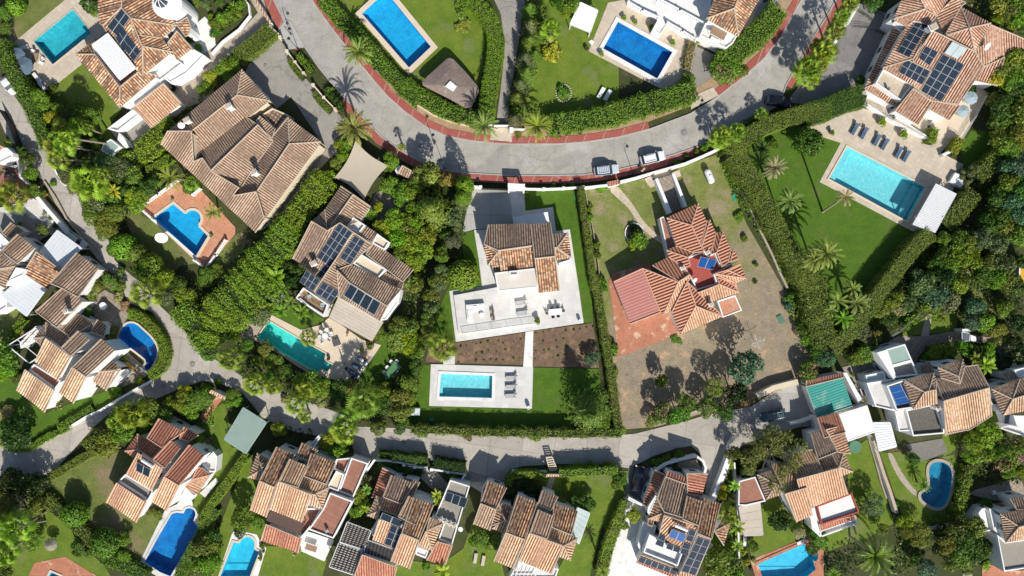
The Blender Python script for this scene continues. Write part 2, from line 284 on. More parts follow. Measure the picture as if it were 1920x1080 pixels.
class MB:
    """collects shapes; build() links them as one mesh object"""
    def __init__(s): s.v = []; s.f = []; s.m = []; s.uv = []; s.mats = []
    def mi(s, m):
        if m not in s.mats: s.mats.append(m)
        return s.mats.index(m)
    def face(s, pts, m, uv=None):
        i = len(s.v); s.v += [tuple(p) for p in pts]; s.f.append(list(range(i, i+len(pts)))); s.m.append(s.mi(m))
        s.uv += uv if uv else [(p[0], p[1]) for p in pts]
    def box(s, c, d, m, rot=0, tilt=None):
        hx, hy, hz = d[0]/2, d[1]/2, d[2]/2; R = Matrix.Rotation(rot, 3, 'Z')
        if tilt: R = R @ Matrix.Rotation(tilt, 3, 'Y')
        P = [Vector(c)+R @ Vector((x*hx, y*hy, z*hz)) for z in (-1, 1) for x, y in ((-1, -1), (1, -1), (1, 1), (-1, 1))]
        for q in ((3, 2, 1, 0), (4, 5, 6, 7), (0, 1, 5, 4), (1, 2, 6, 5), (2, 3, 7, 6), (3, 0, 4, 7)): s.face([P[k] for k in q], m)
    def tube(s, pts, r, m, n=6, cap=True):
        pts = [Vector(p) for p in pts]; rr = r if isinstance(r, (list, tuple)) else [r]*len(pts); rings = []
        for i, p in enumerate(pts):
            d = (pts[min(i+1, len(pts)-1)]-pts[max(i-1, 0)])
            if d.length < 1e-6: d = Vector((0, 0, 1))
            d.normalize(); a = d.orthogonal().normalized() if abs(d.z) > .9 else d.cross(Vector((0, 0, 1))).normalized(); b = d.cross(a)
            rings.append([p+(a*math.cos(2*math.pi*k/n)+b*math.sin(2*math.pi*k/n))*rr[i] for k in range(n)])
        for i in range(len(rings)-1):
            for k in range(n): s.face([rings[i][k], rings[i][(k+1) % n], rings[i+1][(k+1) % n], rings[i+1][k]], m)
        if cap: s.face(rings[0][::-1], m); s.face(rings[-1], m)
    def lathe(s, c, prof, m, n=12, sx=1, sy=1):
        c = Vector(c); R = [[c+Vector((r*sx*math.cos(2*math.pi*k/n), r*sy*math.sin(2*math.pi*k/n), z)) for k in range(n)] for r, z in prof]
        for i in range(len(R)-1):
            for k in range(n): s.face([R[i][k], R[i][(k+1) % n], R[i+1][(k+1) % n], R[i+1][k]], m)
        s.face(R[0][::-1], m); s.face(R[-1], m)
    def prism(s, pts, z0, z1, m, top=True, bot=False):
        n = len(pts); pts = ccw(pts)
        for i in range(n):
            a, b = pts[i], pts[(i+1) % n]; s.face([(a[0], a[1], z0), (b[0], b[1], z0), (b[0], b[1], z1), (a[0], a[1], z1)], m)
        if top:
            for t in tri(pts): s.face([(p[0], p[1], z1) for p in t], m)
        if bot: s.face([(p[0], p[1], z0) for p in pts][::-1], m)
    def build(s, name, parent=None, org=None, smooth=False):
        return bake(name, s.v, s.f, s.mats, s.m, s.uv, org, smooth, parent)
def area(P): return .5*sum(P[i][0]*P[(i+1) % len(P)][1]-P[(i+1) % len(P)][0]*P[i][1] for i in range(len(P)))
def ccw(P): return list(P) if area(P) > 0 else list(P)[::-1]
def inside(p, P):
    c = False; n = len(P)
    for i in range(n):
        a, b = P[i], P[(i+1) % n]
        if (a[1] > p[1]) != (b[1] > p[1]) and p[0] < (b[0]-a[0])*(p[1]-a[1])/(b[1]-a[1])+a[0]: c = not c
    return c
def tri(P, holes=()):
    vs = [Vector((p[0], p[1])) for p in P]; ed = [(i, (i+1) % len(P)) for i in range(len(P))]
    for h in holes:
        b = len(vs); vs += [Vector((p[0], p[1])) for p in h]; ed += [(b+i, b+(i+1) % len(h)) for i in range(len(h))]
    ov, _, of, *_ = delaunay_2d_cdt(vs, ed, [], 0, 1e-4)
    out = []
    for f in of:
        q = [ov[i] for i in f]; c = (sum(x[0] for x in q)/3, sum(x[1] for x in q)/3)
        if inside(c, P) and not any(inside(c, h) for h in holes): out.append(ccw(q))
    return out
def offset(P, d):
    """grow a polygon outwards by d (shrink when negative)"""
    P = ccw(P); n = len(P); out = []
    for i in range(n):
        a, b, c = (Vector((P[j % n][0], P[j % n][1])) for j in (i-1, i, i+1))
        e1, e2 = (b-a).normalized(), (c-b).normalized(); n1, n2 = Vector((e1.y, -e1.x)), Vector((e2.y, -e2.x))
        k = n1+n2; k = k/max(.35, k.dot(k)/2) if k.length > 1e-4 else n1
        out.append((b.x+k.x*d, b.y+k.y*d))
    return out
def smooth_poly(P, it=2, closed=True):
    for _ in range(it):
        Q = []
        for i in range(len(P) if closed else len(P)-1):
            a, b = P[i], P[(i+1) % len(P)]
            Q += [(a[0]*.75+b[0]*.25, a[1]*.75+b[1]*.25), (a[0]*.25+b[0]*.75, a[1]*.25+b[1]*.75)]
        P = Q if closed else [P[0]]+Q+[P[-1]]
    return P
def side(path, d):
    """open polyline moved d to its left"""
    out = []
    for i in range(len(path)):
        a, b = path[max(i-1, 0)], path[min(i+1, len(path)-1)]
        t = Vector((b[0]-a[0], b[1]-a[1])).normalized(); out.append((path[i][0]-t.y*d, path[i][1]+t.x*d))
    return out
# ---------------- naming ----------------
LM = []; AUTO = []
def tag(o, label=None, cat=None, group=None, kind=None):
    if label: o['label'] = label
    if cat: o['category'] = cat
    if group: o['group'] = group
    if kind: o['kind'] = kind
    return o
def auto(o, desc, cat, group=None):
    """label built later from the look and the nearest landmark of the photograph"""
    tag(o, desc, cat, group); AUTO.append((o, desc)); return o
def empty(name, loc, rz=0):
    o = bpy.data.objects.new(name, None); COL.objects.link(o); o.location = loc; o.rotation_euler = (0, 0, rz); o.empty_display_size = .2; return o
def child(o, src, parent, loc=(0, 0, 0), scale=None, rot=None, color=None):
    c = src.copy(); COL.objects.link(c); c.parent = parent; c.location = loc
    if scale: c.scale = scale
    if rot: c.rotation_euler = rot
    if color: c.color = (*color, 1)
    return c
def finish_labels():
    groups = {}
    for o, desc in AUTO:
        p = o.matrix_basis.translation
        if o.type == 'MESH' and p.length < .001:
            bb = [Vector(b) for b in o.bound_box]; p = sum(bb, Vector())/8
        k = H/(H-p.z); x, y = 960+p.x*k/S, 540-p.y*k/S
        best = sorted(LM, key=lambda l: math.hypot(l[1]-x, l[2]-y))[0]
        dx, dy = x-best[1], best[2]-y
        if math.hypot(dx, dy) < 22: d = 'at'
        else:
            a = math.degrees(math.atan2(dy, dx)) % 360
            d = ['right of', 'upper right of', 'above', 'upper left of', 'left of', 'lower left of', 'below', 'lower right of'][int((a+22.5)//45) % 8]
        groups.setdefault((desc, best[0], d), []).append((math.hypot(dx, dy), o))
    onames = ['nearest', 'second nearest', 'third nearest', 'fourth nearest', 'fifth nearest', 'sixth nearest', 'seventh nearest', 'eighth nearest', 'ninth nearest', 'tenth nearest', 'eleventh nearest', 'twelfth nearest']
    for (desc, lm, d), L in groups.items():
        L.sort(key=lambda t: t[0])
        for i, (_, o) in enumerate(L):
            rank = ''
            if len(L) > 1: rank = (onames[min(i, 11)]+' ') if i < len(L)-1 or len(L) == 2 and i == 0 else 'farthest '
            if rank and len(L) == 2: rank = ('nearer ', 'farther ')[i]
            o['label'] = (f"{rank}{desc} {d} the {lm}")
# ---------------- builders: ground, pools, walls ----------------
POOLS = []        # (world outline) cut out of every ground sheet
NS = [0]
def sheet(name, pts, z, mat, thick=.12, smooth=0, kind='structure'):
    NS[0] += 1; z += NS[0]*.0007
    if smooth: pts = smooth_poly(pts, smooth)
    P = ccw([tuple(W(p, z)[:2]) for p in pts])
    xs = [p[0] for p in P]; ys = [p[1] for p in P]
    hs = [h for h in POOLS if min(q[0] for q in h) < max(xs) and max(q[0] for q in h) > min(xs) and min(q[1] for q in h) < max(ys) and max(q[1] for q in h) > min(ys)]
    mb = MB()
    for t in tri(P, hs): mb.face([(q[0], q[1], z) for q in t], mat)
    if thick:
        for i in range(len(P)):
            a, b = P[i], P[(i+1) % len(P)]; mb.face([(a[0], a[1], z-thick), (b[0], b[1], z-thick), (b[0], b[1], z), (a[0], a[1], z)], mat)
    return tag(mb.build(name), kind=kind)
def band(name, path, d0, d1, z, mat, thick=.12):
    NS[0] += 1; z += NS[0]*.0007
    p = [tuple(W(q, z)[:2]) for q in path]; a, b = side(p, d0), side(p, d1); mb = MB()
    for i in range(len(p)-1):
        q = ccw([a[i], a[i+1], b[i+1], b[i]]); mb.face([(x, y, z) for x, y in q], mat)
        for L in (a, b): mb.face([(L[i][0], L[i][1], z-thick), (L[i+1][0], L[i+1][1], z-thick), (L[i+1][0], L[i+1][1], z), (L[i][0], L[i][1], z)], mat)
    return tag(mb.build(name), kind='structure')
def centroid(P): return (sum(p[0] for p in P)/len(P), sum(p[1] for p in P)/len(P))
def pool(label, lm, pts, tilemat, coping='paving_cream', cw=.35, depth=1.5, sm=0, steps=None, cop_z=.24):
    if sm: pts = smooth_poly(pts, sm)
    P = ccw([tuple(W(p, .1)[:2]) for p in pts]); c = centroid(P)
    POOLS.append(P); cx, cy = centroid(pts); LM.append((lm, cx, cy))
    def make():
        e = tag(empty('swimming_pool', (c[0], c[1], 0)), label, 'swimming pool')
        mb = MB()
        for t in tri(P): mb.face([(q[0], q[1], -depth) for q in t], tilemat)
        for i in range(len(P)):
            a, b = P[i], P[(i+1) % len(P)]; mb.face([(b[0], b[1], -depth), (a[0], a[1], -depth), (a[0], a[1], cop_z-.03), (b[0], b[1], cop_z-.03)], tilemat)
        mb.build('basin', e, (c[0], c[1], 0))
        mb = MB(); O = offset(P, cw); n = len(P)
        for i in range(n):
            a, b, d, f = P[i], P[(i+1) % n], O[(i+1) % n], O[i]
            mb.face([(*f, cop_z), (*d, cop_z), (*b, cop_z), (*a, cop_z)], coping); mb.face([(*f, -.1), (*d, -.1), (*d, cop_z), (*f, cop_z)], coping)
            mb.face([(*b, cop_z-.03), (*a, cop_z-.03), (*a, cop_z), (*b, cop_z)], coping)
        mb.build('coping', e, (c[0], c[1], 0))
        mb = MB()
        for t in tri(P): mb.face([(q[0], q[1], -.06) for q in t], 'water')
        mb.build('water_surface', e, (c[0], c[1], 0))
        for i, (q, z) in enumerate(steps or []):
            mb = MB(); mb.prism([tuple(W(p, z)[:2]) for p in q], -depth+.01, z, tilemat); mb.build('step', e, (c[0], c[1], 0))
    return make
def wall(path, h, th=.25, mat='white', desc='low white rendered wall', cat='wall', cap=None, posts=0, name='garden_wall', z0=0):
    p = [tuple(W(q, h)[:2]) for q in path]; a, b = side(p, th/2), side(p, -th/2); mb = MB()
    for i in range(len(p)-1):
        for L, s in ((a, 1), (b, -1)): mb.face([(L[i][0], L[i][1], z0), (L[i+1][0], L[i+1][1], z0), (L[i+1][0], L[i+1][1], h), (L[i][0], L[i][1], h)][::s], mat)
        mb.face([(*a[i], h), (*b[i], h), (*b[i+1], h), (*a[i+1], h)], cap or mat)
    for k in (0, -1): mb.face([(*a[k], z0), (*b[k], z0), (*b[k], h), (*a[k], h)], mat)
    c = p[len(p)//2]
    if posts:
        e = empty(name, (c[0], c[1], 0)); mb.build('wall_panel', e, (c[0], c[1], 0))
        tot = sum(math.dist(p[i], p[i+1]) for i in range(len(p)-1)); k = max(1, round(tot/posts))
        for j in range(k+1):
            q = along(p, j/k*tot)[0]; m2 = MB(); m2.box((q[0]-c[0], q[1]-c[1], h/2+.1), (.45, .45, h+.2), mat); m2.box((q[0]-c[0], q[1]-c[1], h+.23), (.55, .55, .06), mat)
            m2.build('pillar', e)
        return auto(e, desc, cat)
    return auto(mb.build(name, None, (c[0], c[1], 0)), desc, cat)
def along(p, s):
    for i in range(len(p)-1):
        d = math.dist(p[i], p[i+1])
        if s <= d+1e-6 or i == len(p)-2:
            f = s/d if d else 0; return (p[i][0]+(p[i+1][0]-p[i][0])*f, p[i][1]+(p[i+1][1]-p[i][1])*f), math.atan2(p[i+1][1]-p[i][1], p[i+1][0]-p[i][0])
        s -= d
def balustrade(path, z0, desc, h=.95, mat='white', parent=None, off=None):
    p = [tuple(W(q, z0+h)[:2]) for q in path]; c = p[len(p)//2]; mb = MB()
    for i in range(len(p)-1):
        a, b = Vector((*p[i], 0)), Vector((*p[i+1], 0)); m = (a+b)/2; L = (b-a).length; r = math.atan2((b-a).y, (b-a).x)
        mb.box((m.x, m.y, z0+h-.06), (L+.2, .26, .12), mat, r); mb.box((m.x, m.y, z0+.08), (L, .2, .1), mat, r)
        n = max(1, int(L/.38))
        for k in range(n):
            q = a.lerp(b, (k+.5)/n); mb.lathe((q.x, q.y, z0+.1), [(.09, 0), (.05, .12), (.1, .32), (.05, .6), (.08, h-.2)], mat, 6)
        for q in (a, b): mb.box((q.x, q.y, z0+h/2+.03), (.34, .34, h+.08), mat, r)
    o = mb.build('balustrade', None, (c[0], c[1], 0)); return auto(o, desc, 'balustrade')
def rail(path, z0, h, mat='metal_dark', name='railing', desc='thin dark railing', glass=None, step=1.5, n=3):
    p = [tuple(W(q, z0+h)[:2]) for q in path]; c = p[0]; e = empty(name, (c[0], c[1], 0)); mb = MB()
    tot = sum(math.dist(p[i], p[i+1]) for i in range(len(p)-1))
    for i in range(len(p)-1):
        for k in range(n if not glass else 1):
            z = z0+h*(1-k*.3); mb.tube([(p[i][0]-c[0], p[i][1]-c[1], z), (p[i+1][0]-c[0], p[i+1][1]-c[1], z)], .035, mat, 5)
    for k in range(int(tot/step)+1):
        q = along(p, k*step)[0]; mb.tube([(q[0]-c[0], q[1]-c[1], z0), (q[0]-c[0], q[1]-c[1], z0+h)], .03, mat, 5)
    mb.build('rail_frame', e)
    if glass:
        for i in range(len(p)-1):
            a, b = Vector((*p[i], 0)), Vector((*p[i+1], 0)); m = (a+b)/2-Vector((*c, 0)); g = MB()
            g.box((m.x, m.y, z0+h/2), ((b-a).length-.1, .02, h-.1), glass, math.atan2((b-a).y, (b-a).x)); g.build('glass_panel', e)
    return auto(e, desc, 'railing')

# ---------------- buildings ----------------
WIN = None
def window_proto():
    mb = MB(); mb.box((0, .02, 0), (1.25, .06, 1.3), 'window_frame'); mb.box((0, .09, -.7), (1.45, .2, .08), 'white')
    f = mb.build('window'); g = MB(); g.box((-.28, .055, 0), (.5, .03, 1.1), 'window_glass'); g.box((.28, .055, 0), (.5, .03, 1.1), 'window_glass'); p = g.build('pane')
    d = MB(); d.box((0, .02, 0), (1.0, .06, 2.05), 'wood'); dd = d.build('door'); h = MB(); h.lathe((.38, .08, -.05), [(.035, 0), (.035, .1)], 'steel', 6); hh = h.build('handle')
    for o in (f, p, dd, hh): COL.objects.unlink(o)
    return f, p, dd, hh
WIN = window_proto()
class House:
    def __init__(s, label, lm, view, tile='tile_brown', period=.45, wallmat='white', cat='house', name='villa', lmv=True):
        s.v = view; s.tile = tile; s.per = period; s.wm = wallmat; s.cap = 'mortar_orange' if tile in ('tile_orange', 'tile_red', 'tile_salmon') else 'mortar'; s.walls = MB(); s.planes = []; s.bodies = []; s.made = False
        s.label, s.cat, s.name, s.lm = label, cat, name, lm; s.e = None; s.pend = []
    def root(s, P):
        if s.e is None:
            s.c = Vector((P[0], P[1], 0)); s.e = tag(empty(s.name, s.c), s.label, s.cat)
    def T(s, poly, ei, z, pitch=.32, tile=None, wall=True, cap=None, thick=.16, rib=.105):
        pts = s.v(poly) if isinstance(poly, str) else poly; cap = cap or s.cap; rib = .028 if (tile or s.tile).startswith('corr') else rib
        if isinstance(ei, str): A, B = s.v(ei)
        else: A, B = pts[ei], pts[(ei+1) % len(pts)]
        A, B = W(A, z), W(B, z); e = Vector((B.x-A.x, B.y-A.y, 0)).normalized()
        g = [W(p, z) for p in pts]; cc = sum(g, Vector())/len(g); n = Vector((-e.y, e.x, 0))
        if (cc-A).dot(n) < 0: n = -n
        t = pitch; q3 = []
        for p in pts:
            X0, Y0 = (p[0]-960)*S, (540-p[1])*S
            q = (H-z+t*(A.x*n.x+A.y*n.y))/(H+t*(X0*n.x+Y0*n.y)); zz = H*(1-q)
            q3.append(Vector((X0*q, Y0*q, zz)))
        s.root((cc.x, cc.y)); org = s.e.location
        if area([(v.x, v.y) for v in q3]) < 0: q3 = q3[::-1]
        cs = math.cos(math.atan(t)); N = (Vector((0, 0, 1))-n*t).normalized()
        uv = [((v-A).dot(e), (v-A).dot(n)/cs) for v in q3]
        per = s.per; us = sorted({0}); u0 = min(u for u, _ in uv); u1 = max(u for u, _ in uv); mb = MB(); tm = tile or s.tile
        prof = [(0, 0), (.10, .6), (.3, 1.0), (.5, .6), (.6, 0), (.8, -.35), (1, 0)]
        def P3(u, v, h): return A+e*u+(n*cs+Vector((0, 0, 1))*math.sin(math.atan(t)))*v+N*h
        for k in range(int(math.floor(u0/per)), int(math.ceil(u1/per))+1):
            for (f0, h0), (f1, h1) in zip(prof, prof[1:]):
                a, b = (k+f0)*per, (k+f1)*per
                if b <= u0 or a >= u1: continue
                pl = clip(clip(uv, a, 1), b, -1)
                if len(pl) < 3: continue
                mb.face([P3(u, v, rib*(h0+(h1-h0)*(u-a)/(b-a))) for u, v in pl], tm, [(u, v) for u, v in pl])
        m = len(q3); lo = [v-Vector((0, 0, thick)) for v in q3]
        mb.face(lo[::-1], 'mortar')
        for i in range(m): mb.face([lo[i], lo[(i+1) % m], q3[(i+1) % m], q3[i]], 'mortar')
        for i in range(m):
            a, b = q3[i], q3[(i+1) % m]
            if abs((a-A).dot(n)) < .15 and abs((b-A).dot(n)) < .15: continue
            mb.tube([a+Vector((0, 0, .06)), b+Vector((0, 0, .06))], .11, cap, 6)
        mb.build('roof', s.e, org)
        s.planes.append((A, e, n, t, z))
        if wall:
            f = max(.72, 1-.45/max(.5, sum((v-cc).length for v in q3)/m)); c2 = sum(q3, Vector())/m
            body = [(c2.x+(v.x-c2.x)*f, c2.y+(v.y-c2.y)*f) for v in q3]
            zt = [z+t*((Vector((x, y, 0))-A).dot(n))-.1 for x, y in body]
            for i in range(m):
                j = (i+1) % m; (x, y), (x2, y2) = body[i], body[j]
                s.walls.face([(x, y, 0), (x2, y2, 0), (x2, y2, zt[j]), (x, y, zt[i])], s.wm)
            s.bodies.append((body, min(zt)))
        return s
    def F(s, poly, z, floor='concrete_pale', par=.4, wm=None, base=0, win=True, th=.22):
        pts = s.v(poly) if isinstance(poly, str) else poly; wm = wm or s.wm
        P = ccw([tuple(W(p, z)[:2]) for p in pts]); s.root(centroid(P)); org = s.e.location; n = len(P)
        for i in range(n):
            a, b = P[i], P[(i+1) % n]; s.walls.face([(*a, base), (*b, base), (*b, z), (*a, z)], wm)
        fm = MB()
        if par > 0:
            I = offset(P, -th)
            for i in range(n):
                a, b, c, d = P[i], P[(i+1) % n], I[(i+1) % n], I[i]
                s.walls.face([(*a, z), (*b, z), (*c, z), (*d, z)], wm); s.walls.face([(*c, z-par), (*d, z-par), (*d, z), (*c, z)], wm)
            for t in tri(I): fm.face([(q[0], q[1], z-par) for q in t], floor)
        else:
            for t in tri(P): fm.face([(q[0], q[1], z) for q in t], floor)
        fm.build('terrace' if par > 0 else 'flat_roof', s.e, org)
        if win: s.bodies.append((P, z))
        return s
    def S(s, quad, nx, ny, k=-1, mat='solar_cells', name='solar_panel', lift=.16, z=None, gap=.03):
        q = s.v(quad); A, e, n, t, z0 = s.planes[k] if z is None else (Vector((0, 0, z)), Vector((1, 0, 0)), Vector((0, 1, 0)), 0, z)
        c3 = []
        for p in q:
            X0, Y0 = (p[0]-960)*S, (540-p[1])*S; zz = z0+lift
            k2 = (H-zz+t*(A.x*n.x+A.y*n.y))/(H+t*(X0*n.x+Y0*n.y)); c3.append(Vector((X0*k2, Y0*k2, H*(1-k2))))
        a, b, c, d = c3; N = (b-a).cross(d-a).normalized()
        if N.z < 0: N = -N
        def at(u, v): return a.lerp(b, u).lerp(d.lerp(c, u), v)
        for i in range(nx):
            for j in range(ny):
                g = gap/2; cs = [at((i+x)/nx, (j+y)/ny) for x, y in ((g, g), (1-g, g), (1-g, 1-g), (g, 1-g))]
                ins = [at((i+x)/nx, (j+y)/ny)+N*.045 for x, y in ((.05, .035), (.95, .035), (.95, .965), (.05, .965))]
                mb = MB(); top = [v+N*.04 for v in cs]
                if (cs[1]-cs[0]).cross(cs[2]-cs[0]).z < 0: cs.reverse(); top.reverse(); ins.reverse()
                mb.face(top, 'panel_frame'); mb.face(ins, mat, [(0, 0), (1, 0), (1, 1), (0, 1)])
                for r in range(4): mb.face([cs[r], cs[(r+1) % 4], top[(r+1) % 4], top[r]], 'panel_frame')
                mb.build(name, s.e, s.e.location)
        return s
    def C(s, x, y, z, h=1.0, wd=.8, rot=28, mat='white'):
        p = W(s.v.p(x, y), z); c = p-s.e.location; mb = MB(); r = math.radians(rot)
        mb.box((c.x, c.y, z-h/2-.4), (wd, wd*.8, h+.8), mat, r); mb.box((c.x, c.y, z+.04), (wd+.25, wd*.8+.25, .1), mat, r)
        for dx in (-.18, .18): mb.box((c.x+dx*math.cos(r), c.y+dx*math.sin(r), z+.17), (.16, .4, .16), mat, r)
        mb.box((c.x, c.y, z+.3), (wd, wd*.8, .1), 'mortar', r)
        mb.build('chimney', s.e); return s
    def dish(s, x, y, z, r=.45):
        p = W(s.v.p(x, y), z)-s.e.location; mb = MB(); mb.tube([(p.x, p.y, z-1.2), (p.x, p.y, z)], .03, 'steel', 5)
        d = Vector((.5, -.7, .75)).normalized(); a = d.orthogonal().normalized(); b = d.cross(a); R = []
        for i, rr in enumerate((.05, .5, 1)): R.append([p+(a*math.cos(k*math.pi/6)+b*math.sin(k*math.pi/6))*r*rr+d*(.14*rr*rr) for k in range(12)])
        for i in range(2):
            for k in range(12): mb.face([R[i][k], R[i][(k+1) % 12], R[i+1][(k+1) % 12], R[i+1][k]], 'metal_white')
        mb.tube([p, p+d*.45], .02, 'steel', 4); mb.build('satellite_dish', s.e); return s
    def tank(s, x0, y0, x1, y1, z, r=.25):
        a, b = W(s.v.p(x0, y0), z)-s.e.location, W(s.v.p(x1, y1), z)-s.e.location; mb = MB(); d = (b-a)
        mb.tube([a-d*.02, a, b, b+d*.02], [r*.7, r, r, r*.7], 'metal_white', 12); mb.build('water_tank', s.e, smooth=False); return s
    def canopy(s, quad, z, mat='metal_white', slats=0, posts=True, name='canopy', border='metal_white', sd=0, th=.1, gapf=.75, solid=False):
        """a roofed or slatted awning on posts fixed to the house"""
        q = [W(p, z)-s.e.location for p in s.v(quad)]; a, b, c, d = q; mb = MB()
        canopy_mesh(mb, q, z, mat, slats, border, sd, th, gapf, solid, posts); mb.build(name, s.e); return s
    def done(s, windows=8, doors=1):
        org = s.e.location; s.walls.build('wall', s.e, org); nw = 0; nd = 0
        for P, zt in s.bodies:
            P = ccw(P); n = len(P)
            for i in range(n):
                a, b = Vector((*P[i], 0)), Vector((*P[(i+1) % n], 0)); L = (b-a).length
                if L < 2.6: continue
                d = (b-a)/L; nn = Vector((d.y, -d.x, 0)); m = (a+b)/2
                if any(inside((m+nn*1.0)[:2], Q) and zq > zt-2 for Q, zq in s.bodies if Q is not P): continue
                for lvl in ([1.5] if zt > 2.6 else [])+([4.4] if zt > 5.1 else []):
                    cnt = min(2, int(L/2.6))
                    for k in range(cnt):
                        if nw >= windows: break
                        p = a.lerp(b, (k+1)/(cnt+1)); r = math.atan2(-nn.x, nn.y)
                        if lvl == 1.5 and k == 0 and nd < doors and L > 3.5:
                            w_, g_ = WIN[2], WIN[3]; pz = 1.05; nd += 1
                        else: w_, g_ = WIN[0], WIN[1]; pz = lvl; nw += 1
                        o = _child(w_, s.e, (p.x-org.x, p.y-org.y, pz), (0, 0, r))
                        _child(g_, o)
        c = s.e.location; k = H/(H-3); LM.append((s.lm, 960+c.x*k/S, 540-c.y*k/S))
def _child(src, parent, loc=(0, 0, 0), rot=(0, 0, 0), scale=(1, 1, 1), color=None):
    c = src.copy(); COL.objects.link(c); c.parent = parent; c.location = loc; c.rotation_euler = rot; c.scale = scale
    if color: c.color = (*color, 1)
    return c
def canopy_mesh(mb, q, z, mat, slats, border, sd, th, gapf, solid, posts, z0=0):
    a, b, c, d = q; V2 = lambda p: Vector((p.x, p.y, 0))
    a, b, c, d = map(V2, (a, b, c, d))
    for p, r in ((a, b), (b, c), (c, d), (d, a)):
        m = (p+r)/2; mb.box((m.x, m.y, z-.06), ((r-p).length+.12, .14, .16), border, math.atan2((r-p).y, (r-p).x))
    if not slats: mb.prism([tuple(p[:2]) for p in (a, b, c, d)], z-th, z, mat, True, True)
    else:
        for i in range(slats):
            f0, f1 = i/slats, (i+gapf)/slats
            if sd == 0: r = [a.lerp(b, f0), a.lerp(b, f1), d.lerp(c, f1), d.lerp(c, f0)]
            else: r = [a.lerp(d, f0), a.lerp(d, f1), b.lerp(c, f1), b.lerp(c, f0)]
            mb.prism([tuple(p[:2]) for p in r], z-.05, z+.03, mat, True, True)
        if solid: mb.prism([tuple(p[:2]) for p in (a, b, c, d)], z-.14, z-.09, mat, True, True)
    if posts:
        cc = (a+b+c+d)/4
        for p in (a, b, c, d):
            p = p.lerp(cc, .05); mb.box((p.x, p.y, (z+z0)/2-.05), (.12, .12, z-z0-.1), border)
def canopy(label, pts, z, mat='metal_white', slats=0, cat='pergola', name='pergola', border='metal_white', sd=0, gapf=.75, solid=False, th=.1):
    q = [W(p, z) for p in pts]; c = sum(q, Vector())/4; c.z = 0; mb = MB(); e = empty(name, c)
    qq = [p-c for p in q]; m1 = MB(); canopy_mesh(m1, qq, z, mat, slats, border, sd, th, gapf, solid, False); m1.build('roof_panel', e)
    cc = Vector()
    for p in qq:
        p = Vector((p.x, p.y, 0))*.95; m2 = MB(); m2.box((p.x, p.y, z/2-.08), (.13, .13, z-.16), border); m2.build('post', e)
    return tag(e, label, cat)
def clip(P, a, sg):
    """keep the part of polygon P (u,v pairs) with sg*(u-a) >= 0"""
    out = []; n = len(P)
    for i in range(n):
        p, q = P[i], P[(i+1) % n]; dp, dq = sg*(p[0]-a), sg*(q[0]-a)
        if dp >= 0: out.append(p)
        if dp*dq < 0:
            f = dp/(dp-dq); out.append((p[0]+(q[0]-p[0])*f, p[1]+(q[1]-p[1])*f))
    return out

# ---------------- plants ----------------
def quads_from(cent, nrm, size, asp=.55, tilt=.55, up=None):
    N = len(cent); nrm = nrm+RNG.normal(0, tilt, (N, 3)); nrm /= np.linalg.norm(nrm, axis=1, keepdims=True)+1e-9
    t = np.cross(nrm, RNG.normal(0, 1, (N, 3))); t /= np.linalg.norm(t, axis=1, keepdims=True)+1e-9; b = np.cross(nrm, t)
    s = (size*RNG.uniform(.5, 1.25, N))[:, None]
    V = np.stack([cent-t*s, cent+b*s*asp-t*s*.1, cent+t*s, cent-b*s*asp-t*s*.1], 1).reshape(-1, 3)
    return V.astype(np.float32), np.arange(4*N).reshape(-1, 4)
def leafobj(name, cent, nrm, size, mat='leaf', parent=None, org=None, asp=.55, tilt=.55, core=None):
    V3, Q = quads_from(np.asarray(cent, dtype=float), np.asarray(nrm, dtype=float), size, asp, tilt); Q = Q.tolist(); mats = [mat]; mi = [0]*len(Q)
    if core:
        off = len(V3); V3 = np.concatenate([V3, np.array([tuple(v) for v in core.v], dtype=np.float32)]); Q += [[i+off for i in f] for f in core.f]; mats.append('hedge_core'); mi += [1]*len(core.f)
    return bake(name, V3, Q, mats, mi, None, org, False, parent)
def sphdir(n):
    d = RNG.normal(0, 1, (n, 3)); return d/np.linalg.norm(d, axis=1, keepdims=True)
def crown_points(lobes, per):
    C_, N_ = [], []
    for i, (c, r) in enumerate(lobes):
        d = sphdir(per); d[:, 2] = np.where(d[:, 2] < -.35, -d[:, 2], d[:, 2]); rr = r*(1+RNG.normal(0, .1, per))*np.where(RNG.random(per) < .2, RNG.uniform(.5, .9, per), 1)
        p = c+d*rr[:, None]; keep = np.ones(per, bool)
        for j, (c2, r2) in enumerate(lobes):
            if j != i: keep &= np.linalg.norm(p-c2, axis=1) > r2*.82
        C_.append(p[keep]); N_.append(d[keep])
    return np.concatenate(C_), np.concatenate(N_)
def proto(o): COL.objects.unlink(o); return o
def mk_broad(R, zc, hz, nl, per, leaf, asp=.55, lr=(.3, .48)):
    L = []
    for i in range(nl):
        d = sphdir(1)[0]; d[2] = abs(d[2])*.8-.15; f = R*RNG.uniform(.3, .72)
        L.append((np.array([d[0]*f, d[1]*f, zc+d[2]*f*hz/R]), R*RNG.uniform(*lr)))
    c, n = crown_points(L, per); return proto(leafobj('crown', c, n, leaf, asp=asp))
def mk_trunk(h, r, limbs=5, spread=1.2, mat='bark'):
    mb = MB(); mb.tube([(0, 0, 0), (.05, .03, h*.5), (0, 0, h)], [r, r*.75, r*.55], mat, 8)
    for i in range(limbs):
        a = i*2*math.pi/limbs+.4; b = spread*random.uniform(.6, 1); mb.tube([(0, 0, h*.75), (math.cos(a)*b*.5, math.sin(a)*b*.5, h*1.15), (math.cos(a)*b, math.sin(a)*b, h*1.6)], [r*.5, r*.3, r*.1], mat, 6)
    return proto(mb.build('trunk'))
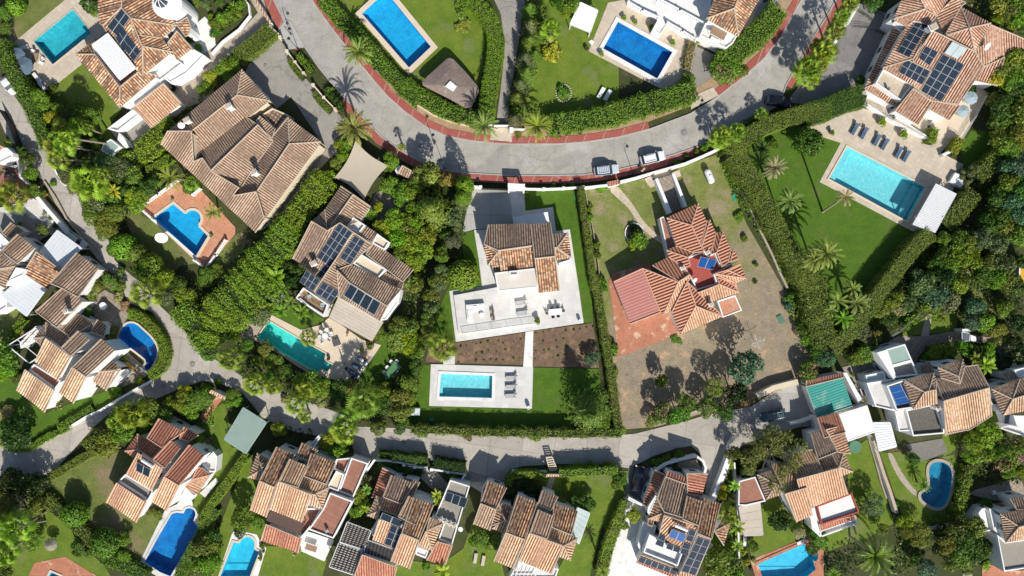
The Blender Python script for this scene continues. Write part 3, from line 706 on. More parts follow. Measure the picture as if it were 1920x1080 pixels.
# every crown prototype is built for radius 1 (x, y) and height 1 after scaling by its nominal size
PR = {}
PR['tree'] = ([mk_broad(2.5, 3.1, 2.0, 15, 260, .24) for _ in range(4)], mk_trunk(2.2, .2), 2.5, 5.0)
_bl = [(np.array([math.cos(i*2.4)*1.3, math.sin(i*2.4)*1.3, 3.1+.3*math.sin(i*3)]), 1.25) for i in range(7)]+[(np.array([0, 0, 3.9]), 1.3)]; _c, _n = crown_points(_bl, 22); BLOSSOM = proto(leafobj('blossom', _c, _n, .17, 'bougain', asp=.8))
PR['olive'] = ([mk_broad(2.2, 2.6, 1.6, 20, 230, .17, .35, (.2, .38)) for _ in range(3)], mk_trunk(1.8, .22), 2.2, 4.4)
PR['bush'] = ([mk_broad(1.0, .55, .6, 9, 120, .15, .6, (.35, .55)) for _ in range(3)], None, 1.0, 1.3)
def mk_ball(R, leaf, n):
    d = sphdir(n); d = d[d[:, 2] > -.4]; lump = 1+.05*np.sin(d[:, 0]*7)*np.cos(d[:, 1]*6)+RNG.normal(0, .03, len(d)); p = d*lump[:, None]*R; p[:, 2] = p[:, 2]*.95+R*.95
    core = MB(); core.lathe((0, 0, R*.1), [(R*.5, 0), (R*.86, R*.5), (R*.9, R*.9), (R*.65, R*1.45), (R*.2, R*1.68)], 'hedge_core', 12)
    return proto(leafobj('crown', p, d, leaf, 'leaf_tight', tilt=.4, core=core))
PR['ball'] = ([mk_ball(1.0, .11, 1500) for _ in range(2)], None, 1.0, 2.0)
PR['bigball'] = ([mk_ball(2.0, .17, 2600) for _ in range(2)], None, 2.0, 4.0)
def mk_conifer(R, h, n, leaf):
    z = RNG.uniform(0, 1, n)**1.3; a = RNG.uniform(0, 2*np.pi, n); arms = 1+.5*np.sin(a*6+np.floor(z*14)*2.1); r = R*(1-z)**.8*np.sqrt(RNG.uniform(.15, 1, n))*arms*.85
    p = np.stack([r*np.cos(a), r*np.sin(a), .6+z*(h-.6)], 1); nn = np.stack([np.cos(a)*.6, np.sin(a)*.6, np.full(n, .7)], 1)
    return proto(leafobj('crown', p, nn, leaf, asp=.28, tilt=.35))
PR['conifer'] = ([mk_conifer(2.3, 7, 4200, .22) for _ in range(2)], proto((lambda m: (m.tube([(0, 0, 0), (0, 0, 6.4)], [.22, .04], 'bark', 7), m.build('trunk'))[1])(MB())), 2.3, 7.0)
def mk_cypress(R, h, n):
    z = RNG.uniform(0, 1, n); a = RNG.uniform(0, 2*np.pi, n); r = R*np.sin(np.pi*np.clip(z*.85+.13, 0, 1))**.6*(1+RNG.normal(0, .1, n))
    p = np.stack([r*np.cos(a), r*np.sin(a), z*h], 1); nn = np.stack([np.cos(a), np.sin(a), np.full(n, .5)], 1); return proto(leafobj('crown', p, nn, .15, asp=.35, tilt=.4))
PR['cypress'] = ([mk_cypress(.9, 5, 2200)], proto((lambda m: (m.tube([(0, 0, 0), (0, 0, 4.6)], [.14, .03], 'bark', 6), m.build('trunk'))[1])(MB())), .9, 5.0)
def mk_eucalypt(R):
    L = []
    for i in range(26):
        a = random.uniform(0, 6.28); f = R*random.uniform(.15, .8); L.append((np.array([math.cos(a)*f, math.sin(a)*f, 6+random.uniform(-2, 2.2)]), R*random.uniform(.13, .24)))
    c, n = crown_points(L, 260); n[:, 2] *= .3; return proto(leafobj('crown', c, n, .24, asp=.22, tilt=.6))
PR['eucalypt'] = ([mk_eucalypt(4.5)], mk_trunk(5, .3, 9, 2.8), 4.5, 8.5)
def mk_fan(nl, L, droop, seed):
    """fan palm crown: petioles that each carry a round pleated fan of pointed segments"""
    mb = MB(); rr = random.Random(seed)
    for i in range(nl):
        a = i*2.399+rr.uniform(-.2, .2); t = i/nl; el = math.radians(78-t*105+rr.uniform(-8, 8)); d = Vector((math.cos(a)*math.cos(el), math.sin(a)*math.cos(el), math.sin(el))); s_ = Vector((-math.sin(a), math.cos(a), 0)); up = s_.cross(d)*-1
        if up.z < 0: up = -up
        pl = L*rr.uniform(.5, .66); fr = L*rr.uniform(.42, .54); b0 = d*pl; mb.tube([(0, 0, 0), tuple(b0)], [.035, .02], 'frond', 4, False)
        for k in range(15):
            th = math.radians(-112+k*16); q = d*math.cos(th)+s_*math.sin(th); q2 = d*math.cos(th+.10)+s_*math.sin(th+.10); q3 = d*math.cos(th-.10)+s_*math.sin(th-.10)
            r2 = fr*(1-.25*abs(k-7)/7); tip = b0+q*r2-Vector((0, 0, droop*r2*.5)); mb.face([b0, b0+q3*r2*.6+up*.02, tip, b0+q2*r2*.6-up*.05], 'frond')
    return proto(mb.build('crown'))
def mk_date(nl, L, seed, wid=.32, arch=1.0):
    mb = MB(); rr = random.Random(seed)
    for i in range(nl):
        a = i*2.399+rr.uniform(-.2, .2); t = i/nl; el = math.radians(70-t*75+rr.uniform(-8, 8)); ln = L*rr.uniform(.85, 1.08); h = Vector((math.cos(a), math.sin(a), 0)); s_ = Vector((-math.sin(a), math.cos(a), 0)); pts = []
        for k in range(9):
            u = k/8; ang = el-u*u*1.25*arch; pts.append((pts[-1]+(h*math.cos(ang)+Vector((0, 0, math.sin(ang))))*ln/8) if pts else Vector((0, 0, 0)))
        mb.tube([tuple(p) for p in pts[::2]], [.04, .035, .03, .02, .01], 'frond', 3, False)
        for k in range(20):
            u = .12+.88*k/20; f = u*8; j = min(7, int(f)); p = pts[j].lerp(pts[j+1], f-j); d = (pts[j+1]-pts[j]).normalized(); wl = wid*ln*(.35+.65*math.sin(math.pi*min(1, u*1.02))**.7)*.42
            for sg in (-1, 1):
                q = (s_*sg*.8+d*1.0+Vector((0, 0, .22 if rr.random() < .6 else 0))).normalized()*wl; mb.face([p, p+q*.5+d*.075, p+q, p+q*.5-d*.075], 'frond')
    return proto(mb.build('crown'))
def mk_banana(nl, L, seed):
    mb = MB(); rr = random.Random(seed)
    for i in range(nl):
        a = i*2.399; el = math.radians(75-i/nl*55); h = Vector((math.cos(a), math.sin(a), 0)); s_ = Vector((-math.sin(a), math.cos(a), 0)); p = Vector((0, 0, .2)); ln = L*rr.uniform(.8, 1.1); last = None
        for k in range(9):
            u = k/8; ang = el-u*1.3; wd = .02 if u < .2 else .26*L/2*math.sin(math.pi*min(1, (u-.15)/.86))+.02; cur = (p-s_*wd-Vector((0, 0, wd*.25)), Vector(p), p+s_*wd-Vector((0, 0, wd*.25)))
            if last: mb.face([last[0], last[1], cur[1], cur[0]], 'frond'); mb.face([last[1], last[2], cur[2], cur[1]], 'frond')
            last = cur; p = p+(h*math.cos(ang)+Vector((0, 0, math.sin(ang))))*ln/8
    return proto(mb.build('crown'))
FAN = [mk_fan(24, 1.6, .45, k) for k in range(3)]; DATE = [mk_date(30, 2.6, k, .27) for k in range(2)]; SPARSE = [mk_date(15, 2.6, 9+k, .42) for k in range(2)]; BANANA = [mk_banana(11, 2.0, k) for k in range(2)]; AGAVE = [mk_date(22, 1.0, 30, .3, .6)]
def mk_ptrunk(mat='palm_bark'):
    mb = MB(); mb.tube([(0, 0, 0), (0, 0, .05), (0, 0, .5), (0, 0, 1)], [.26, .2, .17, .19], mat, 8); return proto(mb.build('trunk'))
PTR = mk_ptrunk()
G = dict(bright=(.185, .29, .02), mid=(.135, .23, .022), dark=(.075, .14, .018), deep=(.032, .066, .011), olive=(.165, .215, .03), grey=(.14, .18, .065), yellow=(.34, .38, .025), lime=(.25, .36, .03), palm=(.22, .30, .035), datep=(.23, .30, .06), bluegreen=(.075, .16, .075), dry=(.34, .28, .13), autumn=(.25, .27, .045), pink=(.14, .22, .03), euc=(.2, .205, .055))
NM = dict(bright='bright green', mid='mid green', dark='dark green', deep='very dark green', olive='olive green', grey='grey green', yellow='yellow', lime='lime green', palm='green', datep='feathery', bluegreen='blue green', dry='dry brownish', autumn='yellow orange', pink='pink flowering', euc='brownish green')
def size_word(h, a, b): return 'small ' if h < a else 'large ' if h > b else ''
TSTAT = {'n': 0}
def plant(kind, px, r, h, tint='mid', desc=None, z0=0):
    """kind of plant with its crown centred on photo pixel px; r crown radius and h height in metres"""
    crowns, trunk, R0, H0 = PR[kind]; TSTAT['n'] += 1; i = TSTAT['n']
    g = W(px, z0+h*.65); nm = {'tree': 'leafy_tree', 'olive': 'olive_tree', 'bush': 'bush', 'ball': 'clipped_bush', 'bigball': 'round_tree', 'conifer': 'conifer_tree', 'cypress': 'cypress_tree', 'eucalypt': 'eucalyptus_tree'}[kind]
    e = empty(nm, (g.x, g.y, z0), (i*1.7) % 6.28)
    rr = random.Random(i); c = G[tint]; c = tuple(x*rr.uniform(.85, 1.18) for x in c)
    sc = (r/R0*rr.uniform(.94, 1.06), r/R0*rr.uniform(.94, 1.06), h/H0)
    _child(crowns[i % len(crowns)], e, scale=sc, color=c)
    if trunk: _child(trunk, e, scale=sc)
    if tint == 'pink': _child(BLOSSOM, e, scale=(r/2.5, r/2.5, h/5))
    word = {'tree': 'leafy tree', 'olive': 'fine-leaved tree', 'bush': 'bush', 'ball': 'round clipped bush', 'bigball': 'round clipped tree', 'conifer': 'spiky conifer', 'cypress': 'slim cypress', 'eucalypt': 'drooping grey-barked tree'}[kind]
    sz = size_word(r, 1.5, 3.2) if kind in ('tree', 'olive') else size_word(r, .6, 1.3) if kind in ('bush', 'ball') else ''
    return auto(e, desc or f"{sz}{NM[tint]} {word}", 'bush' if kind in ('bush', 'ball') else 'tree')
def palm(kind, px, r, h, tint='palm', desc=None, lean=None):
    src, L0 = {'fan': (FAN, 1.42), 'date': (DATE, 2.5), 'sparse': (SPARSE, 2.5), 'banana': (BANANA, 1.9), 'agave': (AGAVE, 1.0)}[kind]; TSTAT['n'] += 1; i = TSTAT['n']
    g = W(px, h); b = W(lean, 0) if lean else Vector((g.x, g.y, 0)); e = empty({'fan': 'fan_palm', 'date': 'date_palm', 'sparse': 'feather_palm', 'banana': 'banana_plant', 'agave': 'agave'}[kind], (b.x, b.y, 0))
    rr = random.Random(i); c = tuple(x*rr.uniform(.88, 1.15) for x in G[tint]); s = r/L0; d = Vector((g.x-b.x, g.y-b.y, 0))
    _child(src[i % len(src)], e, (d.x, d.y, h), (0, 0, i*1.3), (s, s, s), c)
    if kind != 'agave':
        t = _child(PTR, e); v = Vector((d.x, d.y, h)); t.rotation_euler = v.to_track_quat('Z', 'Y').to_euler(); t.scale = (1, 1, v.length) if kind != 'banana' else (.6, .6, h)
    word = {'fan': 'fan palm', 'date': 'date palm', 'sparse': 'slim feather palm', 'banana': 'broad-leaved banana plant', 'agave': 'spiky agave'}[kind]
    return auto(e, desc or (('tall ' if h > 6 else 'low ' if h < 3 else '')+word), 'palm tree' if kind in ('fan', 'date', 'sparse') else 'plant')
def hedge(path, wpx, h, tint='mid', rough=.08, leaf=.16, dens=34, desc=None, sm=1, flowers=None, name='hedge'):
    p = [tuple(W(q, h)[:2]) for q in path]
    if sm and len(p) > 2: p = smooth_poly(p, sm, False)
    w2 = wpx*S/2*(H-h)/H; seg = [math.dist(p[i], p[i+1]) for i in range(len(p)-1)]; tot = sum(seg); cum = np.concatenate([[0], np.cumsum(seg)])
    per = 2*w2+2*h; n = int(tot*per*(dens*1.3 if rough > .16 else dens*2)); s = RNG.uniform(-w2*.3, tot+w2*.3, n); idx = np.clip(np.searchsorted(cum, s)-1, 0, len(p)-2)
    A = np.array(p); d = (A[idx+1]-A[idx]); ln = np.linalg.norm(d, axis=1, keepdims=True); d /= ln; base = A[idx]+d*(s-cum[idx])[:, None]; nx = np.stack([-d[:, 1], d[:, 0]], 1)
    q = RNG.uniform(0, per, n); top = q < 2*w2; zside = np.where(q-2*w2 < h, q-2*w2, q-2*w2-h); sg = np.where(q-2*w2 < h, 1, -1)
    lump = np.sin(base[:, 0]*1.7+base[:, 1]*.9)*np.cos(base[:, 1]*1.3)*rough+np.sin(base[:, 0]*4.1)*np.sin(base[:, 1]*3.7)*rough*.6
    o = np.where(top, q-w2, sg*w2*(1+lump/max(w2, .3)))+RNG.normal(0, rough*.5, n); ed = np.clip((np.abs(o)/w2-.75)/.25, 0, 1)
    z = np.where(top, h+lump-ed*rough*1.5, np.clip(zside, .05, h))+RNG.normal(0, rough*.4, n)
    c = np.concatenate([base+nx*o[:, None], z[:, None]], 1); N = np.concatenate([nx*np.where(top, 0, sg)[:, None], np.where(top, 1., .35)[:, None]], 1)
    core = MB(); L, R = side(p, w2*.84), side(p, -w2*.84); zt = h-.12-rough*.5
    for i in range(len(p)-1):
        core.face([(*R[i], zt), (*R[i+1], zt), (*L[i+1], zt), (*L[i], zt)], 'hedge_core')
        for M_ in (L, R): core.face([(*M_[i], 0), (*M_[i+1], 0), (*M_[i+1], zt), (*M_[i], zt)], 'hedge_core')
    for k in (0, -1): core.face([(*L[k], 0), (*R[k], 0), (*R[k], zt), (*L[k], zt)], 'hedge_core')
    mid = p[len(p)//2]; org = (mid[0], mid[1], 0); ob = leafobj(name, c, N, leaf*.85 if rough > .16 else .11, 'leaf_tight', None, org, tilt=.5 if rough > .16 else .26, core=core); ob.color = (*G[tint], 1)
    k = desc or f"{'tall ' if h > 2.6 else 'low ' if h < 1.2 else ''}{NM[tint]} hedge"
    auto(ob, k, 'hedge')
    if flowers:
        m = RNG.random(n) < flowers; f = leafobj('blossom', c[m]+N[m]*.08, N[m], .15, 'bougain', ob, org, asp=.8)
    return ob
def cover(pts, h, tint='mid', dens=9, leaf=.26, name='undergrowth'):
    P = ccw([tuple(W(q, h/2)[:2]) for q in pts]); xs = [p[0] for p in P]; ys = [p[1] for p in P]; n = int((max(xs)-min(xs))*(max(ys)-min(ys))*dens)
    X = RNG.uniform(min(xs), max(xs), n); Y = RNG.uniform(min(ys), max(ys), n); keep = np.array([inside((x, y), P) for x, y in zip(X, Y)])
    def f(X, Y): return (np.sin(X*.9+Y*.5)*np.cos(Y*.8-X*.3)+.6*np.sin(X*2.3)*np.sin(Y*2.1+1))*.3+.5
    keep &= RNG.random(n) < np.clip(f(X, Y)*1.5+.15, .1, 1); X, Y = X[keep], Y[keep]; n = len(X)
    if n == 0: return
    z = np.clip(f(X, Y), .05, 1)*h*RNG.uniform(.4, 1.05, n)+.05; N = np.stack([RNG.normal(0, .4, n), RNG.normal(0, .4, n), np.ones(n)], 1)
    ob = leafobj(name, np.stack([X, Y, z], 1), N, leaf); ob.color = (*G[tint], 1); return tag(ob, kind='stuff')
# ---------------- furniture, vehicles, figures (each built once, then copied) ----------------
class Kit:
    """a thing built once from parts; every later use copies the Empty and each part"""
    def __init__(s, name, parts): s.name = name; s.parts = []; 
    @staticmethod
    def make(name, **parts):
        k = Kit(name, None); k.parts = []
        for pn, mb in parts.items():
            for m in (mb if isinstance(mb, list) else [mb]):
                nm = pn; o = m.build(nm); COL.objects.unlink(o); k.parts.append(o)
        return k
    def put(s, px, rot, z=0.0, scale=1.0, zs=.4):
        g = W(px, z+zs); e = empty(s.name, (g.x, g.y, z), math.radians(rot)); e.scale = (scale,)*3
        for o in s.parts: _child(o, e)
        return e
def mb_box(*a, **k): m = MB(); m.box(*a, **k); return m
def mb_tube(*a, **k): m = MB(); m.tube(*a, **k); return m
def legs(xs, ys, h, mat, r=.03): return [mb_tube([(x, y, 0), (x, y, h)], r, mat, n=5) for x in xs for y in ys]
def lounger_kit(cloth, frame, back=True, pillow='cushion_white'):
    seat = MB(); seat.box((-.3, 0, .36), (1.3, .64, .1), cloth); seat.box((-.3, 0, .42), (1.24, .58, .04), cloth)
    bk = MB(); bk.box((.65, 0, .52 if back else .38), (.78, .64, .1), cloth, 0, -.5 if back else 0)
    fr = MB()
    for y in (-.33, .33): fr.box((0, y, .29), (1.95, .05, .06), frame)
    pl = MB(); pl.box((.85, 0, .70 if back else .46), (.26, .5, .09), pillow, 0, -.5 if back else 0)
    return Kit.make('sun_lounger', mattress=seat, backrest=bk, frame=fr, leg=legs((-.85, .8), (-.28, .28), .28, frame), **({'pillow': pl} if pillow else {}))
LB = lounger_kit('blue_cloth', 'metal_dark', True, None); LG = lounger_kit('grey_cloth', 'metal_dark'); LW = lounger_kit('cushion_white', 'metal_white', False, None); LD = lounger_kit('blue_cloth', 'metal_dark', False)
LBG = lounger_kit('canvas', 'wood', False, None); LY = lounger_kit('plastic_yellow', 'metal_white', False, None)
def chair_kit(cloth, frame):
    b = MB(); b.box((0, .24, .7), (.46, .05, .45), cloth); a = MB()
    for x in (-.25, .25): a.box((x, 0, .62), (.04, .46, .04), frame)
    return Kit.make('chair', seat=mb_box((0, 0, .45), (.48, .48, .08), cloth), backrest=b, armrest=a, leg=legs((-.2, .2), (-.2, .2), .42, frame))
CW = chair_kit('cushion_white', 'metal_white'); CD = chair_kit('dark_cloth', 'metal_dark'); CG = chair_kit('parasol_grey', 'metal_white')
def round_table(top='metal_white', r=.55):
    m = MB(); m.lathe((0, 0, .7), [(r, 0), (r, .05), (r-.03, .06)], top, 18); l = MB(); l.lathe((0, 0, 0), [(.28, 0), (.25, .04), (.05, .08), (.05, .7)], 'metal_white', 10)
    return Kit.make('round_table', tabletop=m, pedestal=l)
RT = round_table(); RTD = round_table('pot_dark', .35); RTO = round_table('wood_orange', .35)
def rect_table(cloth, L, Wd): return Kit.make('dining_table', tabletop=mb_box((0, 0, .73), (L, Wd, .06), cloth), leg=legs((-L/2+.12, L/2-.12), (-Wd/2+.1, Wd/2-.1), .7, 'metal_white'))
TG = rect_table('green_cloth', 2.9, 1.0); TW = rect_table('metal_white', 2.4, 1.15); TB = rect_table('wood', 1.8, .9)
def arm_kit():
    s = MB(); s.box((0, 0, .36), (.66, .6, .18), 'taupe_cloth'); b = MB(); b.box((.3, 0, .62), (.12, .66, .5), 'taupe_cloth'); c = MB(); c.box((.12, 0, .52), (.16, .5, .26), 'dark_cloth', 0, -.3)
    a = [mb_box((0, y, .5), (.6, .06, .06), 'wood') for y in (-.34, .34)]
    return Kit.make('armchair', seat=s, backrest=b, cushion=c, armrest=a, leg=legs((-.28, .28), (-.28, .28), .3, 'wood'))
ARM = arm_kit()
def sofa_kit():
    b1 = MB(); b1.box((0, 0, .25), (3.4, .95, .3), 'cushion_white'); b1.box((-1.2, -1.6, .25), (.95, 2.3, .3), 'cushion_white')
    bk = [mb_box((0, .5, .5), (3.5, .16, .6), 'cushion_white'), mb_box((-1.75, -1.05, .5), (.16, 3.4, .6), 'cushion_white')]
    cu = [mb_box((x, .34, .58), (.8, .14, .36), 'blue_cloth' if i % 2 else 'grey_cloth', 0) for i, x in enumerate((-1.1, -.1, 1.0))]+[mb_box((-1.6, y, .58), (.14, .7, .36), 'grey_cloth') for y in (-.8, -1.7)]
    st = [mb_box((x, 0, .45), (1.1, .85, .14), 'cushion_white') for x in (-1.1, .02, 1.14)]+[mb_box((-1.18, y, .45), (.9, 1.05, .14), 'cushion_white') for y in (-1.05, -2.15)]
    return Kit.make('corner_sofa', base=b1, backrest=bk, cushion=cu, seat_cushion=st)
SOFA = sofa_kit()
def pot_kit(mat, r, h, plant_=None, col=None):
    m = MB(); m.lathe((0, 0, 0), [(r*.6, 0), (r*.95, h*.35), (r, h*.75), (r*.78, h*.95), (r*.85, h), (r*.7, h), (r*.65, h*.9)], mat, 14); s = MB(); s.lathe((0, 0, h*.86), [(r*.66, 0), (r*.6, .02)], 'soil', 12)
    k = Kit.make('plant_pot', pot=m, earth=s)
    if plant_:
        o = PR['bush'][0][1].copy() if plant_ == 'bush' else AGAVE[0].copy(); o.name = 'foliage'; o.scale = (r*1.5,)*3; o.location = (0, 0, h*.7); o.color = (*G[col], 1); k.parts.append(o)
    return k
def _kit_put(s, px, rot, z=0.0, scale=1.0, zs=.4):
    g = W(px, z+zs); e = empty(s.name, (g.x, g.y, z), math.radians(rot)); e.scale = (scale,)*3
    for o in s.parts: c = o.copy(); COL.objects.link(c); c.parent = e
    return e
Kit.put = _kit_put
PD = pot_kit('metal_white', .33, .95); PB = pot_kit('pot_clay', .28, .5, 'bush', 'mid'); PW = pot_kit('stone', .33, .55, 'agave', 'bright'); PY = pot_kit('stone', .4, .5, 'bush', 'lime'); PN = pot_kit('pot_dark', .3, .6)
def parasol_open(mat, r, h, n=8):
    c = MB(); ring = [Vector((math.cos(k*2*math.pi/n)*r, math.sin(k*2*math.pi/n)*r, h-.42)) for k in range(n)]; top = Vector((0, 0, h))
    for k in range(n): c.face([ring[k], ring[(k+1) % n], top], mat); a, b = ring[k], ring[(k+1) % n]; c.face([a-Vector((0, 0, .16)), b-Vector((0, 0, .16)), b, a], mat)
    p = mb_tube([(0, 0, .1), (0, 0, h+.12)], .035, 'metal_white', n=6); b = MB(); b.lathe((0, 0, 0), [(.3, 0), (.3, .08), (.08, .14)], 'stone', 10)
    ribs = MB()
    for q in ring: ribs.tube([top-Vector((0, 0, .08)), q-Vector((0, 0, .04))], .012, 'metal_white', 3)
    return Kit.make('parasol', canopy=c, pole=p, base=b, ribs=ribs)
UB = parasol_open('parasol_blue', 1.7, 2.5); UG = parasol_open('parasol_grey', 1.25, 2.4)
def parasol_closed():
    c = MB(); c.lathe((0, 0, 1.05), [(.10, 0), (.15, .25), (.11, .9), (.05, 1.35), (.01, 1.5)], 'canvas', 8); b = MB(); b.lathe((0, 0, 0), [(.28, 0), (.26, .08), (.05, .12)], 'stone', 10)
    return Kit.make('closed_parasol', canopy=c, pole=mb_tube([(0, 0, 0), (0, 0, 2.6)], .03, 'wood', n=6), base=b)
UC = parasol_closed()
def straw_parasol():
    c = MB(); n = 14
    for lay, (r0, r1, z0, z1) in enumerate(((0.02, .62, 2.35, 2.1), (.4, 1.15, 2.16, 1.78))):
        for k in range(n*2):
            a0, a1 = k*math.pi/n, (k+1)*math.pi/n; j = .06*((k*7) % 3); c.face([(r0*math.cos(a0), r0*math.sin(a0), z0), (r1*math.cos(a0), r1*math.sin(a0), z1-j), ((r1+.08)*math.cos((a0+a1)/2), (r1+.08)*math.sin((a0+a1)/2), z1-.1-j), (r1*math.cos(a1), r1*math.sin(a1), z1-j), (r0*math.cos(a1), r0*math.sin(a1), z0)], 'straw')
    return Kit.make('straw_parasol', thatch=c, pole=mb_tube([(0, 0, 0), (0, 0, 2.3)], .06, 'wood', n=7))
US = straw_parasol()
def lamp_kit():
    m = MB(); m.lathe((0, 0, 0), [(.16, 0), (.14, .3), (.07, .4)], 'metal_dark', 8); m.tube([(0, 0, .3), (0, 0, 3.7)], [.06, .045], 'metal_dark', 7)
    a = MB(); pts = [(0, 0, 3.7)]+[(.42-.42*math.cos(t), 0, 3.75+.42*math.sin(t)) for t in [i*math.pi/7 for i in range(1, 8)]]; a.tube(pts, .03, 'metal_dark', 5); a.tube([(0, 0, 3.3), (.25, 0, 3.6), (.2, 0, 3.85)], .018, 'metal_dark', 4)
    sh = MB(); sh.lathe((.84, 0, 3.45), [(.28, 0), (.26, .06), (.14, .2), (.05, .3)], 'metal_dark', 12); g = MB(); g.lathe((.84, 0, 3.38), [(.05, 0), (.16, .03), (.18, .08)], 'lamp_glass', 10)
    return Kit.make('street_lamp', pole=m, arm=a, lamp_shade=sh, bulb_cover=g)
LAMP = lamp_kit()
def dryer_kit():
    m = MB(); lines = MB()
    for k in range(4):
        a = k*math.pi/2; m.tube([(0, 0, 1.6), (1.35*math.cos(a), 1.35*math.sin(a), 1.9)], .03, 'metal_white', 4)
    for r in (.5, .8, 1.1, 1.3):
        P = [(r*math.cos(k*math.pi/2), r*math.sin(k*math.pi/2), 1.6+.3*r/1.35) for k in range(4)]
        for k in range(4): lines.tube([P[k], P[(k+1) % 4]], .008, 'metal_white', 3)
    return Kit.make('rotary_clothes_dryer', arms=m, line=lines, pole=mb_tube([(0, 0, 0), (0, 0, 1.75)], .035, 'steel', n=6))
DRY = dryer_kit()
def car(label, px, rot, L=4.5, Wd=1.85, Ht=1.65, paint='white_paint', rack=False, suv=True, z=.06):
    g = W(px, .9); e = tag(empty('parked_car', (g.x, g.y, z), math.radians(rot)), label, 'car')
    # stations from tail to nose: (x share, half width share, belt height, roof height, roof half width share)
    T = [(-.5, .66, .72, .73, .6), (-.488, .82, .92, .93, .72), (-.46, .91, 1.0, 1.06 if suv else 1.0, .80), (-.38, .97, 1.02, Ht-.05 if suv else 1.2, .76), (-.25, 1, 1.02, Ht, .82), (-.02, 1, 1.0, Ht, .82), (.10, 1, .98, Ht-.07, .80), (.23, .99, .97, 1.02, .80), (.34, .97, .92, .95, .8), (.42, .91, .84, .88, .74), (.47, .80, .74, .77, .62), (.5, .58, .6, .61, .42)]
    rows = []
    for x, w_, zb, zr, rw in T:
        hw = Wd/2*w_; h = [(hw*.9, .28), (hw, .45), (hw*1.0, .7 if zb > .72 else zb*.85), (hw*.96, zb), (Wd/2*rw*.98 if zr > zb+.1 else hw*.9, zr-.03 if zr > zb+.1 else zb+.01), (Wd/2*rw*.75, zr)]
        rows.append([(x*L, -y, zz) for y, zz in h]+[(x*L, y, zz) for y, zz in h[::-1]])
    body, win = MB(), MB()
    for i in range(len(rows)-1):
        for k in range(11):
            q = [rows[i][k], rows[i+1][k], rows[i+1][k+1], rows[i][k+1]]; cab = T[i][3] > T[i][2]+.03 or T[i+1][3] > T[i+1][2]+.1
            glass = (k in (3, 7) and cab and 2 <= i <= 6) or (k in (4, 5, 6) and i in (2, 6))
            (win if glass else body).face(q, 'window_glass' if glass else paint)
    body.face([rows[0][k] for k in range(12)], paint); body.face([rows[-1][k] for k in range(12)][::-1], paint)
    body.build('body', e); win.build('window', e)
    for x in (-.3, .31):
        for y in (-1, 1):
            m = MB(); m.tube([(x*L, y*(Wd/2-.22), .33), (x*L, y*(Wd/2-.01), .33)], .33, 'rubber', 14); wh = m.build('wheel', e); r = MB(); r.tube([(x*L, y*(Wd/2-.02), .33), (x*L, y*(Wd/2+.005), .33)], .2, 'rim', 10); r.build('rim', wh)
    for y in (-1, 1):
        mb_box((L*.468, y*Wd*.34, .73), (.22, .34, .12), 'lamp_glass', y*-.5).build('headlight', e); mb_box((-L*.487, y*Wd*.4, .86), (.08, .2, .2), 'lamp_red').build('tail_light', e)
        mb_box((L*.17, y*(Wd/2+.1), 1.0), (.12, .2, .14), paint).build('wing_mirror', e)
        if rack or suv: mb_tube([(-L*.33, y*Wd*.30, Ht+.05), (L*.06, y*Wd*.30, Ht+.05)], .03, 'metal_dark' if not rack else 'steel', n=5).build('roof_rail', e)
    if rack:
        for i in range(6): mb_box((-L*.3+i*L*.07, 0, Ht+.09), (.05, Wd*.66, .04), 'steel').build('rack_bar', e)
    return e
def skinfig(name, joints, edges, mat, parent=None, sub=2, root=0):
    me = bpy.data.meshes.new(name); me.from_pydata([j[0] for j in joints], edges, []); me.materials.append(MATS[mat]); o = bpy.data.objects.new(name, me); COL.objects.link(o)
    md = o.modifiers.new('skin', 'SKIN'); md.use_smooth_shade = True
    if not me.skin_vertices:
        me.attributes
    bm = bmesh.new(); bm.from_mesh(me); lay = bm.verts.layers.skin.verify(); bm.verts.ensure_lookup_table()
    for i, j in enumerate(joints):
        r = j[1]; bm.verts[i][lay].radius = r if isinstance(r, tuple) else (r, r); bm.verts[i][lay].use_root = (i == root)
    bm.to_mesh(me); bm.free(); s = o.modifiers.new('sub', 'SUBSURF'); s.levels = sub; s.render_levels = sub
    if parent: o.parent = parent
    return o
import bmesh
